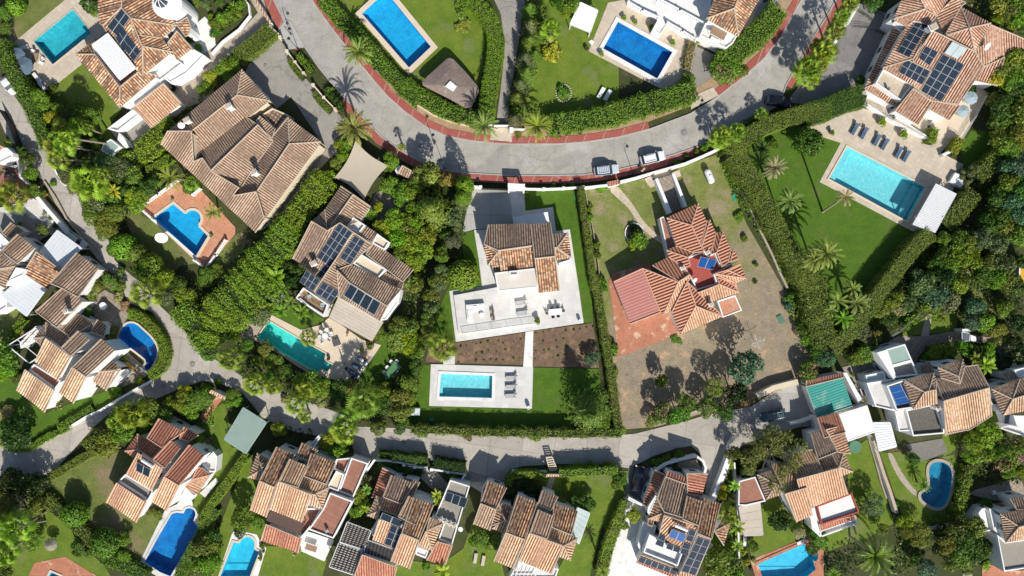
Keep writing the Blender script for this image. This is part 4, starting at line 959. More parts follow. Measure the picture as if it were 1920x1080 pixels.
def person():
    g = W((1202.5, 322), 0); e = tag(empty('person', (g.x, g.y, .1)), 'person with reddish hair in beige clothes leaning over by the white car tailgate', 'person')
    f = Vector((.55, .83, 0)).normalized(); r = Vector((f.y, -f.x, 0)); P = lambda a, b, c: tuple(f*a+r*b+Vector((0, 0, c)))
    # pelvis root, torso bent forward towards the car, head, legs, arms reaching forward
    J = [(P(0, 0, .93), (.15, .12)), (P(.18, 0, 1.12), (.13, .11)), (P(.42, 0, 1.30), (.15, .11)), (P(.54, 0, 1.40), .055), (P(.62, 0, 1.44), .06),
         (P(0, .1, .86), .095), (P(.06, .12, .48), .06), (P(-.02, .12, .09), .042), (P(.12, .13, .03), .035),
         (P(0, -.1, .86), .095), (P(-.02, -.13, .48), .06), (P(-.16, -.13, .09), .042), (P(-.03, -.15, .03), .035),
         (P(.44, .2, 1.30), .055), (P(.56, .27, 1.06), .042), (P(.78, .2, 1.02), .03), (P(.86, .18, 1.01), .032),
         (P(.44, -.2, 1.30), .055), (P(.58, -.27, 1.08), .042), (P(.8, -.18, 1.04), .03), (P(.88, -.16, 1.03), .032)]
    E = [(0, 1), (1, 2), (2, 3), (3, 4), (0, 5), (5, 6), (6, 7), (7, 8), (0, 9), (9, 10), (10, 11), (11, 12), (2, 13), (13, 14), (14, 15), (15, 16), (2, 17), (17, 18), (18, 19), (19, 20)]
    n = len(J)
    for b, s in ((16, 1), (20, -1)):
        w0 = Vector(J[b][0])
        for k in range(5):
            o = r*(-.03+.017*k) if k < 4 else r*(-.045*s); L = (.07, .085, .08, .065, .05)[k]; q = w0+o+f*.03; q2 = q+f*L*.6+Vector((0, 0, -.01)); q3 = q2+f*L*.4+Vector((0, 0, -.025))
            J += [(tuple(q), .011), (tuple(q2), .009), (tuple(q3), .008)]; E += [(b, n), (n, n+1), (n+1, n+2)]; n += 3
    body = skinfig('body', J, E, 'skin', e)
    hd = MB(); c = Vector(P(.72, 0, 1.53))
    hd.lathe(tuple(c-Vector((0, 0, .12))), [(.03, 0), (.06, .03), (.078, .08), (.082, .13), (.07, .19), (.03, .235)], 'skin', 14, 1.1, 1); hd.box(tuple(c+f*.085-Vector((0, 0, .01))), (.03, .025, .04), 'skin', math.atan2(f.y, f.x)); 
    for s in (-1, 1): hd.box(tuple(c+f*.078+r*.03*s+Vector((0, 0, .02))), (.012, .02, .012), 'pot_dark', math.atan2(f.y, f.x)); hd.box(tuple(c+r*.082*s), (.03, .015, .05), 'skin', math.atan2(f.y, f.x))
    hd.box(tuple(c+f*.078-Vector((0, 0, .055))), (.01, .045, .01), 'lamp_red', math.atan2(f.y, f.x)); hd.build('head', e)
    hr = MB(); hr.lathe(tuple(c-f*.02+Vector((0, 0, -.06))), [(.09, 0), (.105, .06), (.1, .13), (.075, .18), (.03, .2)], 'hair_red', 14, 1.15, 1.05); hr.build('hair', e)
    def grow(ids, d): return [(J[i][0], (J[i][1][0]+d, J[i][1][1]+d) if isinstance(J[i][1], tuple) else J[i][1]+d) for i in ids]
    skinfig('shirt', grow([0, 1, 2, 13, 14, 17, 18, 3], .022), [(0, 1), (1, 2), (2, 3), (3, 4), (2, 5), (5, 6), (2, 7)], 'beige_cloth', e)
    skinfig('trousers', grow([0, 5, 6, 7, 9, 10, 11], .02), [(0, 1), (1, 2), (2, 3), (0, 4), (4, 5), (5, 6)], 'beige_cloth', e)
    for b in (8, 12): q = Vector(J[b][0]); mb_box(tuple(q-f*.05+Vector((0, 0, -.0))), (.26, .09, .06), 'pot_dark', math.atan2(f.y, f.x)).build('shoe', e)
    return e
def dog(px, rot, label, mat, s=1.0):
    g = W(px, .3); e = tag(empty('dog', (g.x, g.y, .06), math.radians(rot)), label, 'dog'); e.scale = (s, s, s)
    J = [((-.22, 0, .42), (.085, .1)), ((0, 0, .41), (.09, .1)), ((.22, 0, .44), (.1, .12)), ((.34, 0, .54), .06), ((.42, 0, .62), .065), ((.52, 0, .60), .035), ((.58, 0, .59), .028),
         ((-.34, 0, .5), .02), ((-.46, 0, .6), .014)]
    E = [(0, 1), (1, 2), (2, 3), (3, 4), (4, 5), (5, 6), (0, 7), (7, 8)]; n = 9
    for y in (-.08, .08):
        J += [((.24, y, .28), .04), ((.23, y, .15), .024), ((.24, y, .02), .022), ((.28, y, .015), .02)]; E += [(2, n), (n, n+1), (n+1, n+2), (n+2, n+3)]; n += 4
        J += [((-.2, y, .3), .05), ((-.3, y, .17), .025), ((-.26, y, .02), .022), ((-.22, y, .015), .02)]; E += [(0, n), (n, n+1), (n+1, n+2), (n+2, n+3)]; n += 4
    skinfig('body', J, E, mat, e)
    for y in (-1, 1): mb_box((.42, y*.055, .67), (.05, .03, .07), mat, y*.3).build('ear', e)
    return e
# ================= the place: pools first (they cut the ground) =================
mk = []
mk.append(pool('teal rectangular pool on beige paving in the top left corner', 'teal pool at top left', V(0,0)("530,70 665,240 385,467 247,300"), 'pool_teal', 'paving_beige', .15, 1.6))
def arc(c, r, a0, a1, n=9): return [(c[0]+r*math.cos(math.radians(a0+(a1-a0)*i/n)), c[1]-r*math.sin(math.radians(a0+(a1-a0)*i/n))) for i in range(n+1)]
v = V(0,1); pB = v("1115,575 1255,475 1338,545")+[v.p(*q) for q in arc((1395,578), 58, 140, -45)]+v("1440,640 1505,705 1415,855")
mk.append(pool('blue pool with a round step bay on the terracotta terrace', 'pool on the terracotta terrace', pB, 'pool_blue', 'paving_cream', .5, 1.5, 0, [(v("1335,560 1360,525 1395,518 1430,532 1455,580 1448,625 1425,640 1385,600"), -.45), (v("1345,575 1375,550 1430,600 1425,640 1400,615"), -.8)]))
v = V(1,2); mk.append(pool('long green tiled pool between hedge and sandstone terrace', 'long green pool', v("480,318 705,450 890,552 880,600 938,632 905,682 862,660 825,690 395,440"), 'pool_green', 'paving_cream', .22, 1.25, 0, [(v("880,602 935,634 922,652 868,622"), -.35), (v("868,622 922,652 910,672 858,640"), -.6)]))
v = V(0,2); pD = v("935,330 985,335 1040,385 1100,440 1140,510 1138,570 1118,610 1080,678 1040,655 1068,605 1010,555 860,445 868,400 900,350")
mk.append(pool('half-round deep blue pool in a curved hedge', 'half-round pool', pD, 'pool_deep', 'paving_cream', .35, 1.7, 1))
v = V(0,3); pE = v("1330,625")+[v.p(*q) for q in arc((1372,632), 44, 130, -30)]+v("1402,680 1437,730 1235,1080 1160,1050 1050,975 1150,790 1245,630 1280,620")
mk.append(pool('dark blue pool with a rounded bay beside the red-roofed house', 'dark blue pool', pE, 'pool_deep', 'paving_light', .35, 1.9))
v = V(1,3); pF = v("225,835 265,842")+[v.p(*q) for q in arc((325,850), 54, 165, -25)]+v("378,888 410,905 320,1140 105,1140")
mk.append(pool('light blue pool with a rounded bay at the bottom edge', 'light blue pool', pF, 'pool_light', 'paving_cream', .4, 1.5))
v = V(1,0); mk.append(pool('bright blue rectangular pool beside the thatched hut', 'pool beside the thatched hut', PX("679,26 720,-12 733,-4 808,88 767,127"), 'pool_blue', 'paving_cream', .95, 1.6))
v = V(3,0); mk.append(pool('deep blue pool with broad white coping and round steps', 'pool with broad white coping', v("72,160 465,378 355,570 -35,352"), 'pool_deep', 'paving_white', .75, 1.6, 0, [([v.p(*q) for q in arc((72,168), 78, -150, -28)]+[v.p(72,162)], -.5), ([v.p(*q) for q in arc((72,168), 52, -150, -28)]+[v.p(72,162)], -.3)]))
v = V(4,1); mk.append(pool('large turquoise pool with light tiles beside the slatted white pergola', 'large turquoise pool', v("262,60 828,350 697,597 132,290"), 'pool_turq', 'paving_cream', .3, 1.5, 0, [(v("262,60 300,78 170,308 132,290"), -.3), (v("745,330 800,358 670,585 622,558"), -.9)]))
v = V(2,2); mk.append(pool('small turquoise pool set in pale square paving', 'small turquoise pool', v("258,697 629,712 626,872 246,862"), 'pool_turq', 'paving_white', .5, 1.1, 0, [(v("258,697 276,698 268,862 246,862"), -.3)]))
v = V(4,3); pL = v("905,252 960,255 1005,285 1022,340 1015,420 990,530 950,582 900,588 840,560 795,520 795,480 850,455 862,400 850,330 860,275")
mk.append(pool('kidney-shaped blue pool with a sandstone rim', 'kidney-shaped pool', pL, 'pool_lake', 'stone', .55, 1.6, 2))
v = V(3,3); pK = v("1085,990 1415,845 1440,885")+[v.p(*q) for q in arc((1470,935), 48, 110, -55)]+v("1480,960 1500,1030 1390,1120 1130,1140")
mk.append(pool('light blue pool with orange paving at the bottom edge', 'pool with orange paving', pK, 'pool_light', 'terracotta_old', .5, 1.4))
mk.append(pool('pool corner with pale rim cut by the bottom left edge', 'pool on the octagonal terrace', V(0,3)("370,1050 440,1080 440,1110 340,1110"), 'pool_light', 'paving_cream', .35, 1.2))
for f in mk: f()
# ================= ground =================
g = MB(); gp = [(-170, -110), (170, -110), (170, 110), (-170, 110)]
for t in tri(gp, POOLS): g.face([(q[0], q[1], 0) for q in t], 'garden_earth')
tag(g.build('ground'), kind='structure')
far = MB()
for a, b, c, d in ((-900, -900, 900, -110), (-900, 110, 900, 900), (-900, -110, -170, 110), (170, -110, 900, 110)): far.face([(a, b, 0), (c, b, 0), (c, d, 0), (a, d, 0)], 'garden_earth')
tag(far.build('ground'), kind='structure')
inner = PX("575,-20 585,0 600,23 629,62 668,111 696,145 725,179 760,210 799,238 838,255 884,264 921,268 960,270 1045,270 1100,266 1160,257 1218,242 1295,213 1347,181 1399,140 1433,109 1464,70 1503,0 1510,-20")
outer = PX("505,-20 513,0 535,44 569,85 598,127 621,155 647,184 680,220 715,257 760,287 801,310 845,321 884,325 954,329 1030,329 1092,328 1150,320 1220,304 1300,278 1350,258 1400,232 1440,208 1462,196 1474,160 1505,105 1520,78 1545,40 1568,0 1575,-20")
sheet('road', inner+outer[::-1], .09, 'asphalt')
sheet('road', PX("-10,130 0,146 28,181 52,215 75,249 96,280 110,330 117,345 145,364 155,382 181,426 207,455 215,488 249,519 270,532 293,567 334,605 373,647 400,672 432,691 463,712 497,727 561,748 621,769 655,782 665,800 760,803 812,812 864,815 993,819 1097,821 1192,813 1244,800 1285,790 1321,779 1373,769 1412,761 1450,735 1500,716 1530,790 1500,800 1400,830 1380,845 1370,880 1340,940 1322,935 1325,880 1310,848 1296,836 1270,840 1225,855 1180,878 1140,872 1050,870 980,874 957,880 945,905 930,912 905,925 865,900 874,890 799,860 740,850 717,849 691,872 665,858 660,830 600,818 546,808 491,782 471,756 453,735 414,720 380,714 340,727 300,745 250,762 205,775 176,800 109,875 85,890 40,903 0,906 -10,905 -10,815 0,823 15,845 31,848 52,844 78,831 130,800 189,769 220,751 290,712 311,689 316,665 311,624 285,585 241,567 220,520 205,509 189,493 166,465 153,441 124,410 104,382 85,345 67,325 52,307 34,281 10,250 -10,205"), .085, 'concrete_road')
band('pavement', inner[:17], .1, 1.4, .19, 'paving_red'); band('pavement', inner[18:31], .1, 1.4, .19, 'paving_red'); band('verge', inner, 1.4, 3.6, .12, 'verge_sand')
band('kerb', inner, -.1, .1, .2, 'concrete_pale'); band('kerb', outer, -.1, .12, .2, 'concrete_pale')
band('pavement', outer[:4], -1.7, -.12, .19, 'paving_red'); band('pavement', outer[6:16], -1.5, -.12, .19, 'paving_red'); band('pavement', outer[15:22], -1.5, -.12, .19, 'paving_red'); band('pavement', outer[23:], -1.2, -.12, .19, 'paving_red')
sheet('pavement', PX("919,262 960,266 958,240 922,240"), .2, 'paving_beige'); sheet('pavement', V(3,0)("600,790 800,690 760,630 650,680 600,760"), .2, 'paving_beige')
sheet('driveway', V(1,0)("545,215 605,360 740,340 640,160 600,140"), .2, 'concrete_pale')
sheet('driveway', V(1,0)("490,0 510,180 470,290 350,430 290,560 480,740 530,790 640,700 860,1030 830,1080 1000,1140 1060,900 940,780 740,560 610,360 500,200"), .05, 'driveway_grey')
sheet('driveway', V(1,1)("850,0 960,100 700,380 500,640 380,640 560,440 700,300"), .045, 'driveway_grey')
sheet('path', V(0,0)("1543,90 1543,700 1300,800 1200,760 1330,560 1480,400 1543,330"), .04, 'stone'); sheet('path', V(1,0)("-20,420 60,340 300,200 400,90 340,-10 440,-10 490,180 250,340 100,500 0,640 -20,640"), .045, 'stone')
sheet('road', V(2,0)("640,-10 870,-10 850,100 790,500 750,700 745,905 655,905 690,640 720,330 690,100"), .09, 'driveway_grey')
# --- top left garden
sheet('lawn', V(0,0)("140,-10 490,-10 75,320 50,260 80,130"), .02, 'lawn_dry'); sheet('patio', V(0,0)("480,-10 645,-10 720,110 800,230 560,400 592,462 350,655 280,560 200,450 75,325"), .1, 'paving_beige')
sheet('lawn', V(0,0)("592,455 880,790 780,920 860,1080 700,1080 560,900 370,760 350,650"), .02, 'lawn_mid'); sheet('patio', V(0,0)("1360,200 1420,170 1480,120 1543,180 1560,330 1450,400 1380,330"), .07, 'paving_white')
sheet('driveway', V(0,0)("780,930 1000,830 1100,930 960,1100 860,1020"), .06, 'driveway_grey')
sheet('patio', V(0,1)("1000,495 1280,300 1380,410 1440,355 1700,640 1700,690 1490,945 1420,890 1100,590"), .09, 'terracotta')
sheet('lawn', V(0,1)("1030,560 1180,620 1420,900 1300,920 1200,1040 1100,900 960,700 880,540 900,340 960,330 940,480"), .02, 'lawn_dry')
sheet('lawn', V(1,1)("110,820 270,670 400,760 280,900 150,1060 20,1060 0,960"), .02, 'lawn_dry')
# --- gardens north of the curved road
sheet('lawn', V(1,0)("900,-10 1180,-10 1100,100 1520,560 1543,560 1700,700 1600,760 1200,400"), .02, 'lawn_mid'); sheet('lawn', V(2,0)("-160,-10 590,-10 620,150 590,330 540,620 480,780 100,640 -60,540 0,470"), .024, 'lawn_mid')
sheet('lawn', V(2,0)("960,-10 1543,-10 1543,860 1400,900 1000,900 840,880 900,500"), .02, 'lawn_mid'); sheet('patio', V(3,0)("0,20 145,-10 1120,-10 1100,200 900,420 650,300 600,620 440,670 340,620 -140,370"), .06, 'paving_beige')
sheet('driveway', V(3,0)("630,330 780,400 860,340 1000,250 1090,30 1240,-10 1260,40 800,560 750,620 640,660 590,600"), .07, 'driveway_grey')
# --- middle left villa garden
sheet('lawn', V(1,2)("480,40 570,-10 640,170 890,310 700,385 500,270"), .02, 'lawn_deep'); sheet('lawn', V(1,2)("1200,500 1400,360 1500,520 1480,700 1300,950 1130,740"), .02, 'lawn_deep')
sheet('patio', V(1,2)("470,330 500,272 710,380 850,345 920,285 1150,450 1290,490 1130,725 1040,762 820,705 640,610 370,450"), .1, 'paving_cream')
sheet('patio', V(1,1)("1240,400 1543,260 1543,480 1300,700 1180,560"), .03, 'paving_stone'); sheet('patio', V(1,2)("230,340 320,250 500,300 380,460 300,480"), .05, 'stone')
# --- modern villa in the centre
sheet('driveway', V(2,1)("480,360 760,372 780,640 500,655 412,680 470,380"), .06, 'concrete_pale')
sheet('patio', V(2,1)("755,375 862,382 868,522 1068,495 1090,668 1190,655 1255,1083 1290,1333 365,1470 318,1102 555,1068 530,870 497,662 780,640"), .08, 'paving_light')
sheet('lawn', V(2,1)("862,378 1225,368 1270,700 1345,1083 1358,1330 1290,1330 1190,655 1090,668 1068,495 868,522"), .03, 'lawn_deep'); sheet('lawn', V(2,1)("412,680 500,665 535,870 560,1070 540,1090 400,1100 300,1100 420,880"), .03, 'lawn_deep')
sheet('lawn', V(2,2)("200,330 300,95 320,100 367,467 170,510"), .03, 'lawn_deep'); sheet('lawn', V(2,2)("110,635 190,630 172,930 920,955 925,652 1400,662 1430,960 1460,1080 0,1080 50,925"), .03, 'lawn_deep')
sheet('flower_bed', V(2,2)("368,472 868,398 852,632 358,620"), .05, 'soil'); sheet('flower_bed', V(2,2)("927,388 1357,330 1402,655 920,645"), .05, 'soil'); sheet('flower_bed', V(2,2)("170,505 368,472 360,570 275,580 272,615 145,612"), .05, 'soil')
sheet('path', V(2,2)("870,395 926,388 920,650 852,650"), .09, 'paving_white'); sheet('patio', V(2,2)("185,628 925,650 916,950 172,930"), .09, 'paving_light'); sheet('path', V(2,2)("278,575 360,565 358,630 274,630"), .09, 'paving_light')
# --- orange-roofed villa plot
sheet('ground', PX("1096,352 1190,340 1345,290 1400,420 1480,560 1530,690 1505,722 1230,800 1160,806 1148,700 1110,480"), .012, 'plot_ground')
sheet('patio', V(3,2)("5,30 40,-30 300,-100 470,200 520,412 75,574"), .09, 'terracotta_old')
sheet('path', V(3,1)("0,365 60,335 120,400 190,490 250,590 340,680 430,740 445,790 400,770 290,690 215,610 150,500 80,440"), .09, 'path_stone', smooth=1)
# --- top right villa
sheet('lawn', PX("1400,270 1460,235 1540,232 1580,268 1540,335 1710,430 1640,530 1590,600 1555,640 1540,560 1440,400"), .02, 'lawn_deep')
sheet('patio', V(4,1)("65,312 218,30 0,-40 0,-110 380,-220 640,-150 860,-100 1000,-80 1100,-60 940,100 1105,185 1030,370 900,640 742,672"), .08, 'paving_beige')
sheet('patio', V(4,0)("610,800 900,800 1190,600 1290,680 1090,1000 900,1000 840,960"), .1, 'paving_cream')
sheet('driveway', V(4,0)("-180,740 -30,560 120,480 180,330 260,180 350,20 560,100 500,330 370,640 0,760"), .06, 'driveway_dark'); sheet('lawn', V(4,1)("1100,180 1090,60 1160,-60 1440,-60 1300,200 1150,260"), .02, 'lawn_deep')
# --- gardens on the right
sheet('lawn', V(4,2)("700,380 860,260 1060,250 1060,390 840,410 640,430"), .02, 'lawn_mid'); sheet('lawn', V(4,1)("1100,800 1180,880 1280,1080 1380,1200 1280,1340 1150,1080"), .02, 'lawn_dry', smooth=1)
sheet('path', V(4,2)("560,460 650,420 800,430 1090,380 1200,430 1500,440 1543,560 1480,620 1330,640 1300,480 1180,470 900,480 780,560 760,640 700,560 540,530"), .03, 'paving_stone', smooth=1); sheet('path', V(4,2)("840,270 880,260 855,425 800,425 820,330"), .045, 'stone')
sheet('patio', V(4,2)("230,650 350,620 440,910 380,930 280,760"), .04, 'gravel_grey'); sheet('driveway', V(4,2)("430,560 540,540 640,760 400,760 360,640"), .035, 'driveway_grey')
sheet('driveway', V(3,2)("1040,930 1380,760 1480,780 1543,1080 1100,1080 1040,990"), .045, 'concrete_pale')
sheet('lawn', V(4,3)("500,180 560,190 640,180 760,260 860,240 1040,200 1130,420 1080,640 900,740 780,700 660,640"), .02, 'lawn_mid'); sheet('path', V(4,3)("550,190 590,190 640,300 720,420 770,470 760,510 680,430 610,330"), .04, 'stone', smooth=1)
sheet('lawn', V(4,3)("250,200 410,90 470,300 560,560 600,700 420,800 230,860 80,920 -20,1000 -40,900 120,780 300,640"), .02, 'lawn_mid'); sheet('lawn', V(4,2)("1180,1080 1330,930 1360,1080"), .02, 'lawn_mid'); sheet('lawn', V(4,3)("950,0 1100,0 1060,160 960,220"), .02, 'lawn_mid')
sheet('patio', V(4,3)("690,130 955,85 992,185 780,262"), .06, 'paving_grey'); sheet('patio', V(4,2)("1335,965 1480,1000 1560,1000 1543,1110 1380,1100"), .06, 'paving_white')
sheet('path', V(4,3)("1150,470 1330,420 1480,370 1543,400 1543,560 1360,540 1180,500"), .03, 'paving_stone', smooth=1); sheet('patio', V(4,3)("1240,980 1420,1040 1543,1040 1600,1100 1240,1100"), .06, 'terracotta_old')
sheet('path', V(4,3)("1110,970 1160,960 1170,1080 1100,1080"), .03, 'stone')
# --- bottom row gardens
sheet('lawn', V(0,2)("0,180 100,200 240,300 180,420 40,480 -10,470"), .02, 'lawn_dry'); sheet('lawn', V(0,2)("-10,640 140,640 150,860 330,980 540,900 860,790 900,860 700,960 480,1090 200,1200 -10,1170"), .02, 'lawn_deep')
sheet('patio', V(0,2)("640,170 760,90 830,130 930,270 900,330 860,440 900,520 1080,680 1050,720 870,800 840,700 780,440 700,330"), .06, 'paving_stone')
sheet('lawn', V(0,3)("340,370 600,210 740,180 960,160 1060,640 1220,620 990,1000 900,1010 640,740 480,600 330,480"), .02, 'lawn_dry'); sheet('lawn', V(0,3)("340,600 480,700 620,880 760,1010 800,1080 0,1080 0,980 150,760"), .02, 'lawn_mid')
sheet('patio', V(0,3)("205,1080 250,985 470,940 700,1080"), .06, 'terracotta_old'); sheet('patio', V(0,3)("1195,600 1280,560 1340,480 1390,540 1400,600 1450,650 1455,720 1240,1120 1180,1110 1000,1000"), .07, 'paving_light')
sheet('lawn', V(1,3)("-30,0 150,0 210,150 360,160 0,760 -80,860 -120,700 -60,540"), .018, 'lawn_mid'); sheet('lawn', V(1,2)("0,1000 160,900 200,1080 -20,1180"), .018, 'lawn_mid'); sheet('lawn', V(1,3)("330,190 430,380 470,640 440,860 400,1080 60,1080 130,700"), .021, 'lawn_mid')
sheet('path', V(1,2)("-20,1010 110,850 150,870 10,1050"), .04, 'terracotta_old')
sheet('patio', V(1,3)("110,1080 210,780 235,745 300,760 390,780 430,850 460,880 400,1080"), .06, 'paving_white'); sheet('lawn', V(1,3)("440,860 700,880 760,870 900,960 860,1100 390,1100"), .02, 'lawn_mid')
sheet('patio', V(1,3)("700,740 950,820 880,975 710,900"), .07, 'paving_white'); sheet('lawn', V(1,3)("1400,950 1543,980 1543,1100 1380,1100"), .02, 'lawn_mid')
sheet('lawn', V(2,3)("-10,960 250,1000 420,880 480,700 700,720 680,900 720,1100 -10,1100"), .021, 'lawn_mid'); sheet('driveway', V(2,3)("130,300 220,320 360,470 300,560 110,370"), .05, 'driveway_grey'); sheet('driveway', V(2,3)("430,310 730,400 720,520 600,400 430,400"), .05, 'driveway_dark')
sheet('lawn', V(2,3)("720,340 1040,350 1520,320 1330,1100 1070,1100 1230,800 980,460 800,480 700,500"), .02, 'lawn_mid'); sheet('path', V(2,3)("1040,365 1085,370 1050,470 1010,460"), .03, 'stone')
sheet('lawn', V(3,3)("-40,320 150,320 120,500 0,760 -60,700"), .02, 'lawn_mid'); sheet('patio', V(3,3)("150,290 300,300 290,560 120,520"), .04, 'driveway_dark')
sheet('patio', V(3,3)("115,505 290,560 250,700 520,1100 700,1100 760,850 700,820 720,1100 -60,1100 20,900 80,700"), .06, 'paving_white'); sheet('patio', V(3,3)("340,320 560,240 640,240 700,340 560,360"), .09, 'paving_stone')
sheet('lawn', V(3,3)("940,240 1180,260 1280,480 1360,690 1543,760 1520,830 1400,810 1040,960 1000,780 1120,540 1140,600"), .02, 'lawn_mid'); sheet('patio', V(3,3)("1030,965 1430,805 1560,900 1560,1100 1070,1100"), .06, 'terracotta_old')
sheet('patio', V(3,3)("945,575 1100,548 1120,785 1000,790 950,780"), .06, 'paving_beige'); sheet('lawn', V(3,3)("700,860 860,700 960,900 980,1100 700,1100"), .018, 'lawn_mid')
# --- left street side terrace
sheet('patio', V(0,1)("-10,500 80,480 240,430 300,470 420,600 500,680 300,700 180,720 80,620 -10,620"), .06, 'paving_light'); sheet('patio', vN("-10,480 130,340 230,420 400,610 340,820 -10,800"), .06, 'terracotta_brown')
sheet('driveway', V(0,1)("0,530 180,560 480,640 500,740 380,680 240,760 0,700"), .068, 'driveway_grey')
# ================= houses: on many roofs, sunlit slopes painted paler, shaded slopes darker =================
h = House('white house with orange-brown roofs and a white glass-domed turret', 'house with the glass dome', V(0,0), 'tile_mix', .54)
h.T("545,392 665,392 690,395 868,630 865,780", 4, 4.6).T("865,780 1140,545 1010,515 868,630", 0, 4.6).T("545,392 770,225 775,245 665,320 690,395", 0, 4.6)
h.F("665,325 775,240 1005,515 868,630 690,395", 5.2, 'terracotta_brown', .9).canopy("665,325 780,240 980,490 865,578", 6.3, 'metal_white', 26, False, sd=1, gapf=.8, name='pergola_roof')
h.T("745,185 880,55 950,135 1035,345 1035,545 1005,515 775,235", 5, 5.6).S("880,60 940,128 850,265 775,195", 2, 2)
h.S("890,195 955,290 900,375 835,275", 2, 2).S("952,285 1020,375 970,445 900,355", 2, 2)
h.T("1035,545 1245,375 1030,335", 0, 5.6).T("950,135 1275,185 1175,275 965,250", 1, 5.6).T("965,250 1175,275 1245,375 1035,335", 1, 5.6).T("880,0 1110,-20 1230,115 1275,185 950,130 880,50", "1110,0 1275,185", 5.6).T("705,-20 880,-20 880,50 745,185 720,165", 4, 5.6)
h.T("1275,175 1355,125 1380,190 1370,245 1345,265", "1355,125 1370,245", 4.5).T("1280,225 1390,350 1280,435 1215,310", 1, 4.5)
h.F("1085,510 1240,395 1320,460 1150,590", 3.6, 'paving_white', .5).F("1300,430 1390,350 1478,400 1350,530 1230,600 1180,560", 3.0, 'paving_white', .3).F("945,745 1150,590 1190,600 985,770", 3.0, 'paving_white', .2)
h.T("965,775 1185,605 1310,745 1095,925", "1310,745 1095,925", 3.05, .2, 'tile_salmon').F("775,930 960,790 1005,830 850,950", 2.2, 'paving_white', .3)
c = W(V(0,0).p(1202,18), 6.6)-h.e.location; m = MB(); m.lathe((c.x, c.y, 0), [(2.7, 0), (2.7, 6.4), (2.55, 6.6), (2.0, 6.9), (1.5, 7.0)], 'white', 28); m.build('turret', h.e)
m = MB(); m.lathe((c.x-.7, c.y+.1, 6.9), [(1.25, 0), (1.15, .35), (.85, .75), (.4, 1.0), (.1, 1.08)], 'window_glass', 20)
for k in range(8):
    a = k*math.pi/4; m.tube([(c.x-.7+r*math.cos(a), c.y+.1+r*math.sin(a), 6.92+z) for r, z in ((1.28, 0), (1.18, .37), (.88, .78), (.42, 1.04), (.05, 1.1))], .07, 'white', 4)
m.build('dome', h.e)
h.done()
h = House('large single-storey villa with many brown hipped roofs and a yellow side wall', 'big brown villa', vB, 'tile_tan', .42, 'cream')
h.T("520,32 492,185 220,400 78,400", 3, 4.6).T("520,32 685,218 492,185", 0, 4.6).T("492,185 685,218 570,312 545,312 280,520 232,585 220,400", "545,312 280,520", 4.3)
h.T("78,400 220,400 232,582 285,560 335,635 500,735 465,785 605,760 655,925 600,1003 38,480", "600,1003 38,480", 4.6)
h.T("280,520 545,315 615,362 335,635", 0, 4.3).T("335,635 615,362 705,458 600,600 500,738", "705,458 500,738", 4.4).T("605,340 630,310 718,385 700,440 640,380", 1, 4.2)
h.T("705,460 700,435 795,318 802,475 608,760 465,785 490,735 515,738 600,600", "700,440 490,735", 4.3).T("795,318 990,462 802,475", 0, 4.6).T("802,475 990,465 655,925 608,760", 1, 4.6)
h.F("640,300 700,262 800,305 790,320 720,400", 3.2, 'checker_floor', .25, 'cream')
h.C(440,250,6.9,1.1,.9).C(190,335,6.4,1.2,.9).C(590,645,6.9,1.2,.9).dish(158,365,6.2,.6).done(10)
h = House('villa with dark brown roofs carrying several solar panel arrays', 'brown villa with solar arrays', vC, 'tile_brown', .42)
h.T("345,65 425,120 258,358 240,220", 3, 4).T("425,120 540,200 480,290 380,330 335,305 258,358", 1, 4).T("155,295 240,220 258,358", 0, 4)
h.T("30,540 155,295 258,358 340,305 430,368 200,665 125,600", 6, 4, .25).S("335,307 422,370 275,595 187,530", 3, 5).S("235,578 275,603 213,668 190,640", 1, 2)
h.T("430,368 552,448 480,510 415,580 320,612 400,700 340,790 170,755", "552,448 340,790", 4.6, .25).S("435,388 505,430 410,578 338,532", 2, 4).S("230,692 335,760 288,830 177,765", 3, 2).S("120,614 210,680 165,752 75,693", 3, 2)
h.T("320,612 415,577 735,745 648,848 400,700", "415,577 735,745", 5).T("320,615 400,695 650,848 600,948 335,785", "600,948 310,770", 5).S("408,702 608,830 565,912 362,780", 4, 1, mat='collector', name='solar_collector')
h.T("560,435 820,610 750,690 510,510", 0, 3.8).T("625,620 755,695 740,745 600,660", 0, 3.6).T("505,325 580,370 545,435 465,380", 0, 4)
h.F("470,505 640,610 580,680 425,572", 4.8, 'paving_cream', .5).F("425,268 505,322 460,378 385,330", 4.6, 'paving_light', .5).F("582,375 662,432 630,485 550,440", 4.6, 'paving_cream', .4)
h.F("100,728 262,840 232,922 48,798", 3.1, 'wood', .7).F("700,770 735,745 720,830 640,940 600,948", 3.4, 'white', .2).canopy("330,790 622,955 548,1080 268,925", 3, 'canvas', 7, name='pergola_roof', border='wood', gapf=.96, sd=1).C(165,570,5.9,1.1,.9).done(8)
h = House('long white house with stepped light brown roofs and white awnings', 'white house with stepped roofs', vD, 'tile_tan', .5)
h.T("60,48 128,95 55,135 12,105", 0, 3).T("95,110 188,185 95,268 8,200", 0, 4.6).T("0,205 90,280 0,295", "0,205 90,280", 4.2).T("0,300 85,288 30,400 -20,370", "85,288 30,400", 4.2)
h.T("195,205 322,300 255,405 125,318", 1, 3.4, tile='tile_mix').T("410,208 525,295 418,447 335,400 270,372", 0, 3.8, tile='tile_brown').T("335,395 440,470 305,608 190,522", 0, 5).T("408,530 498,585 380,660 315,612", 0, 3.6, tile='tile_brown')
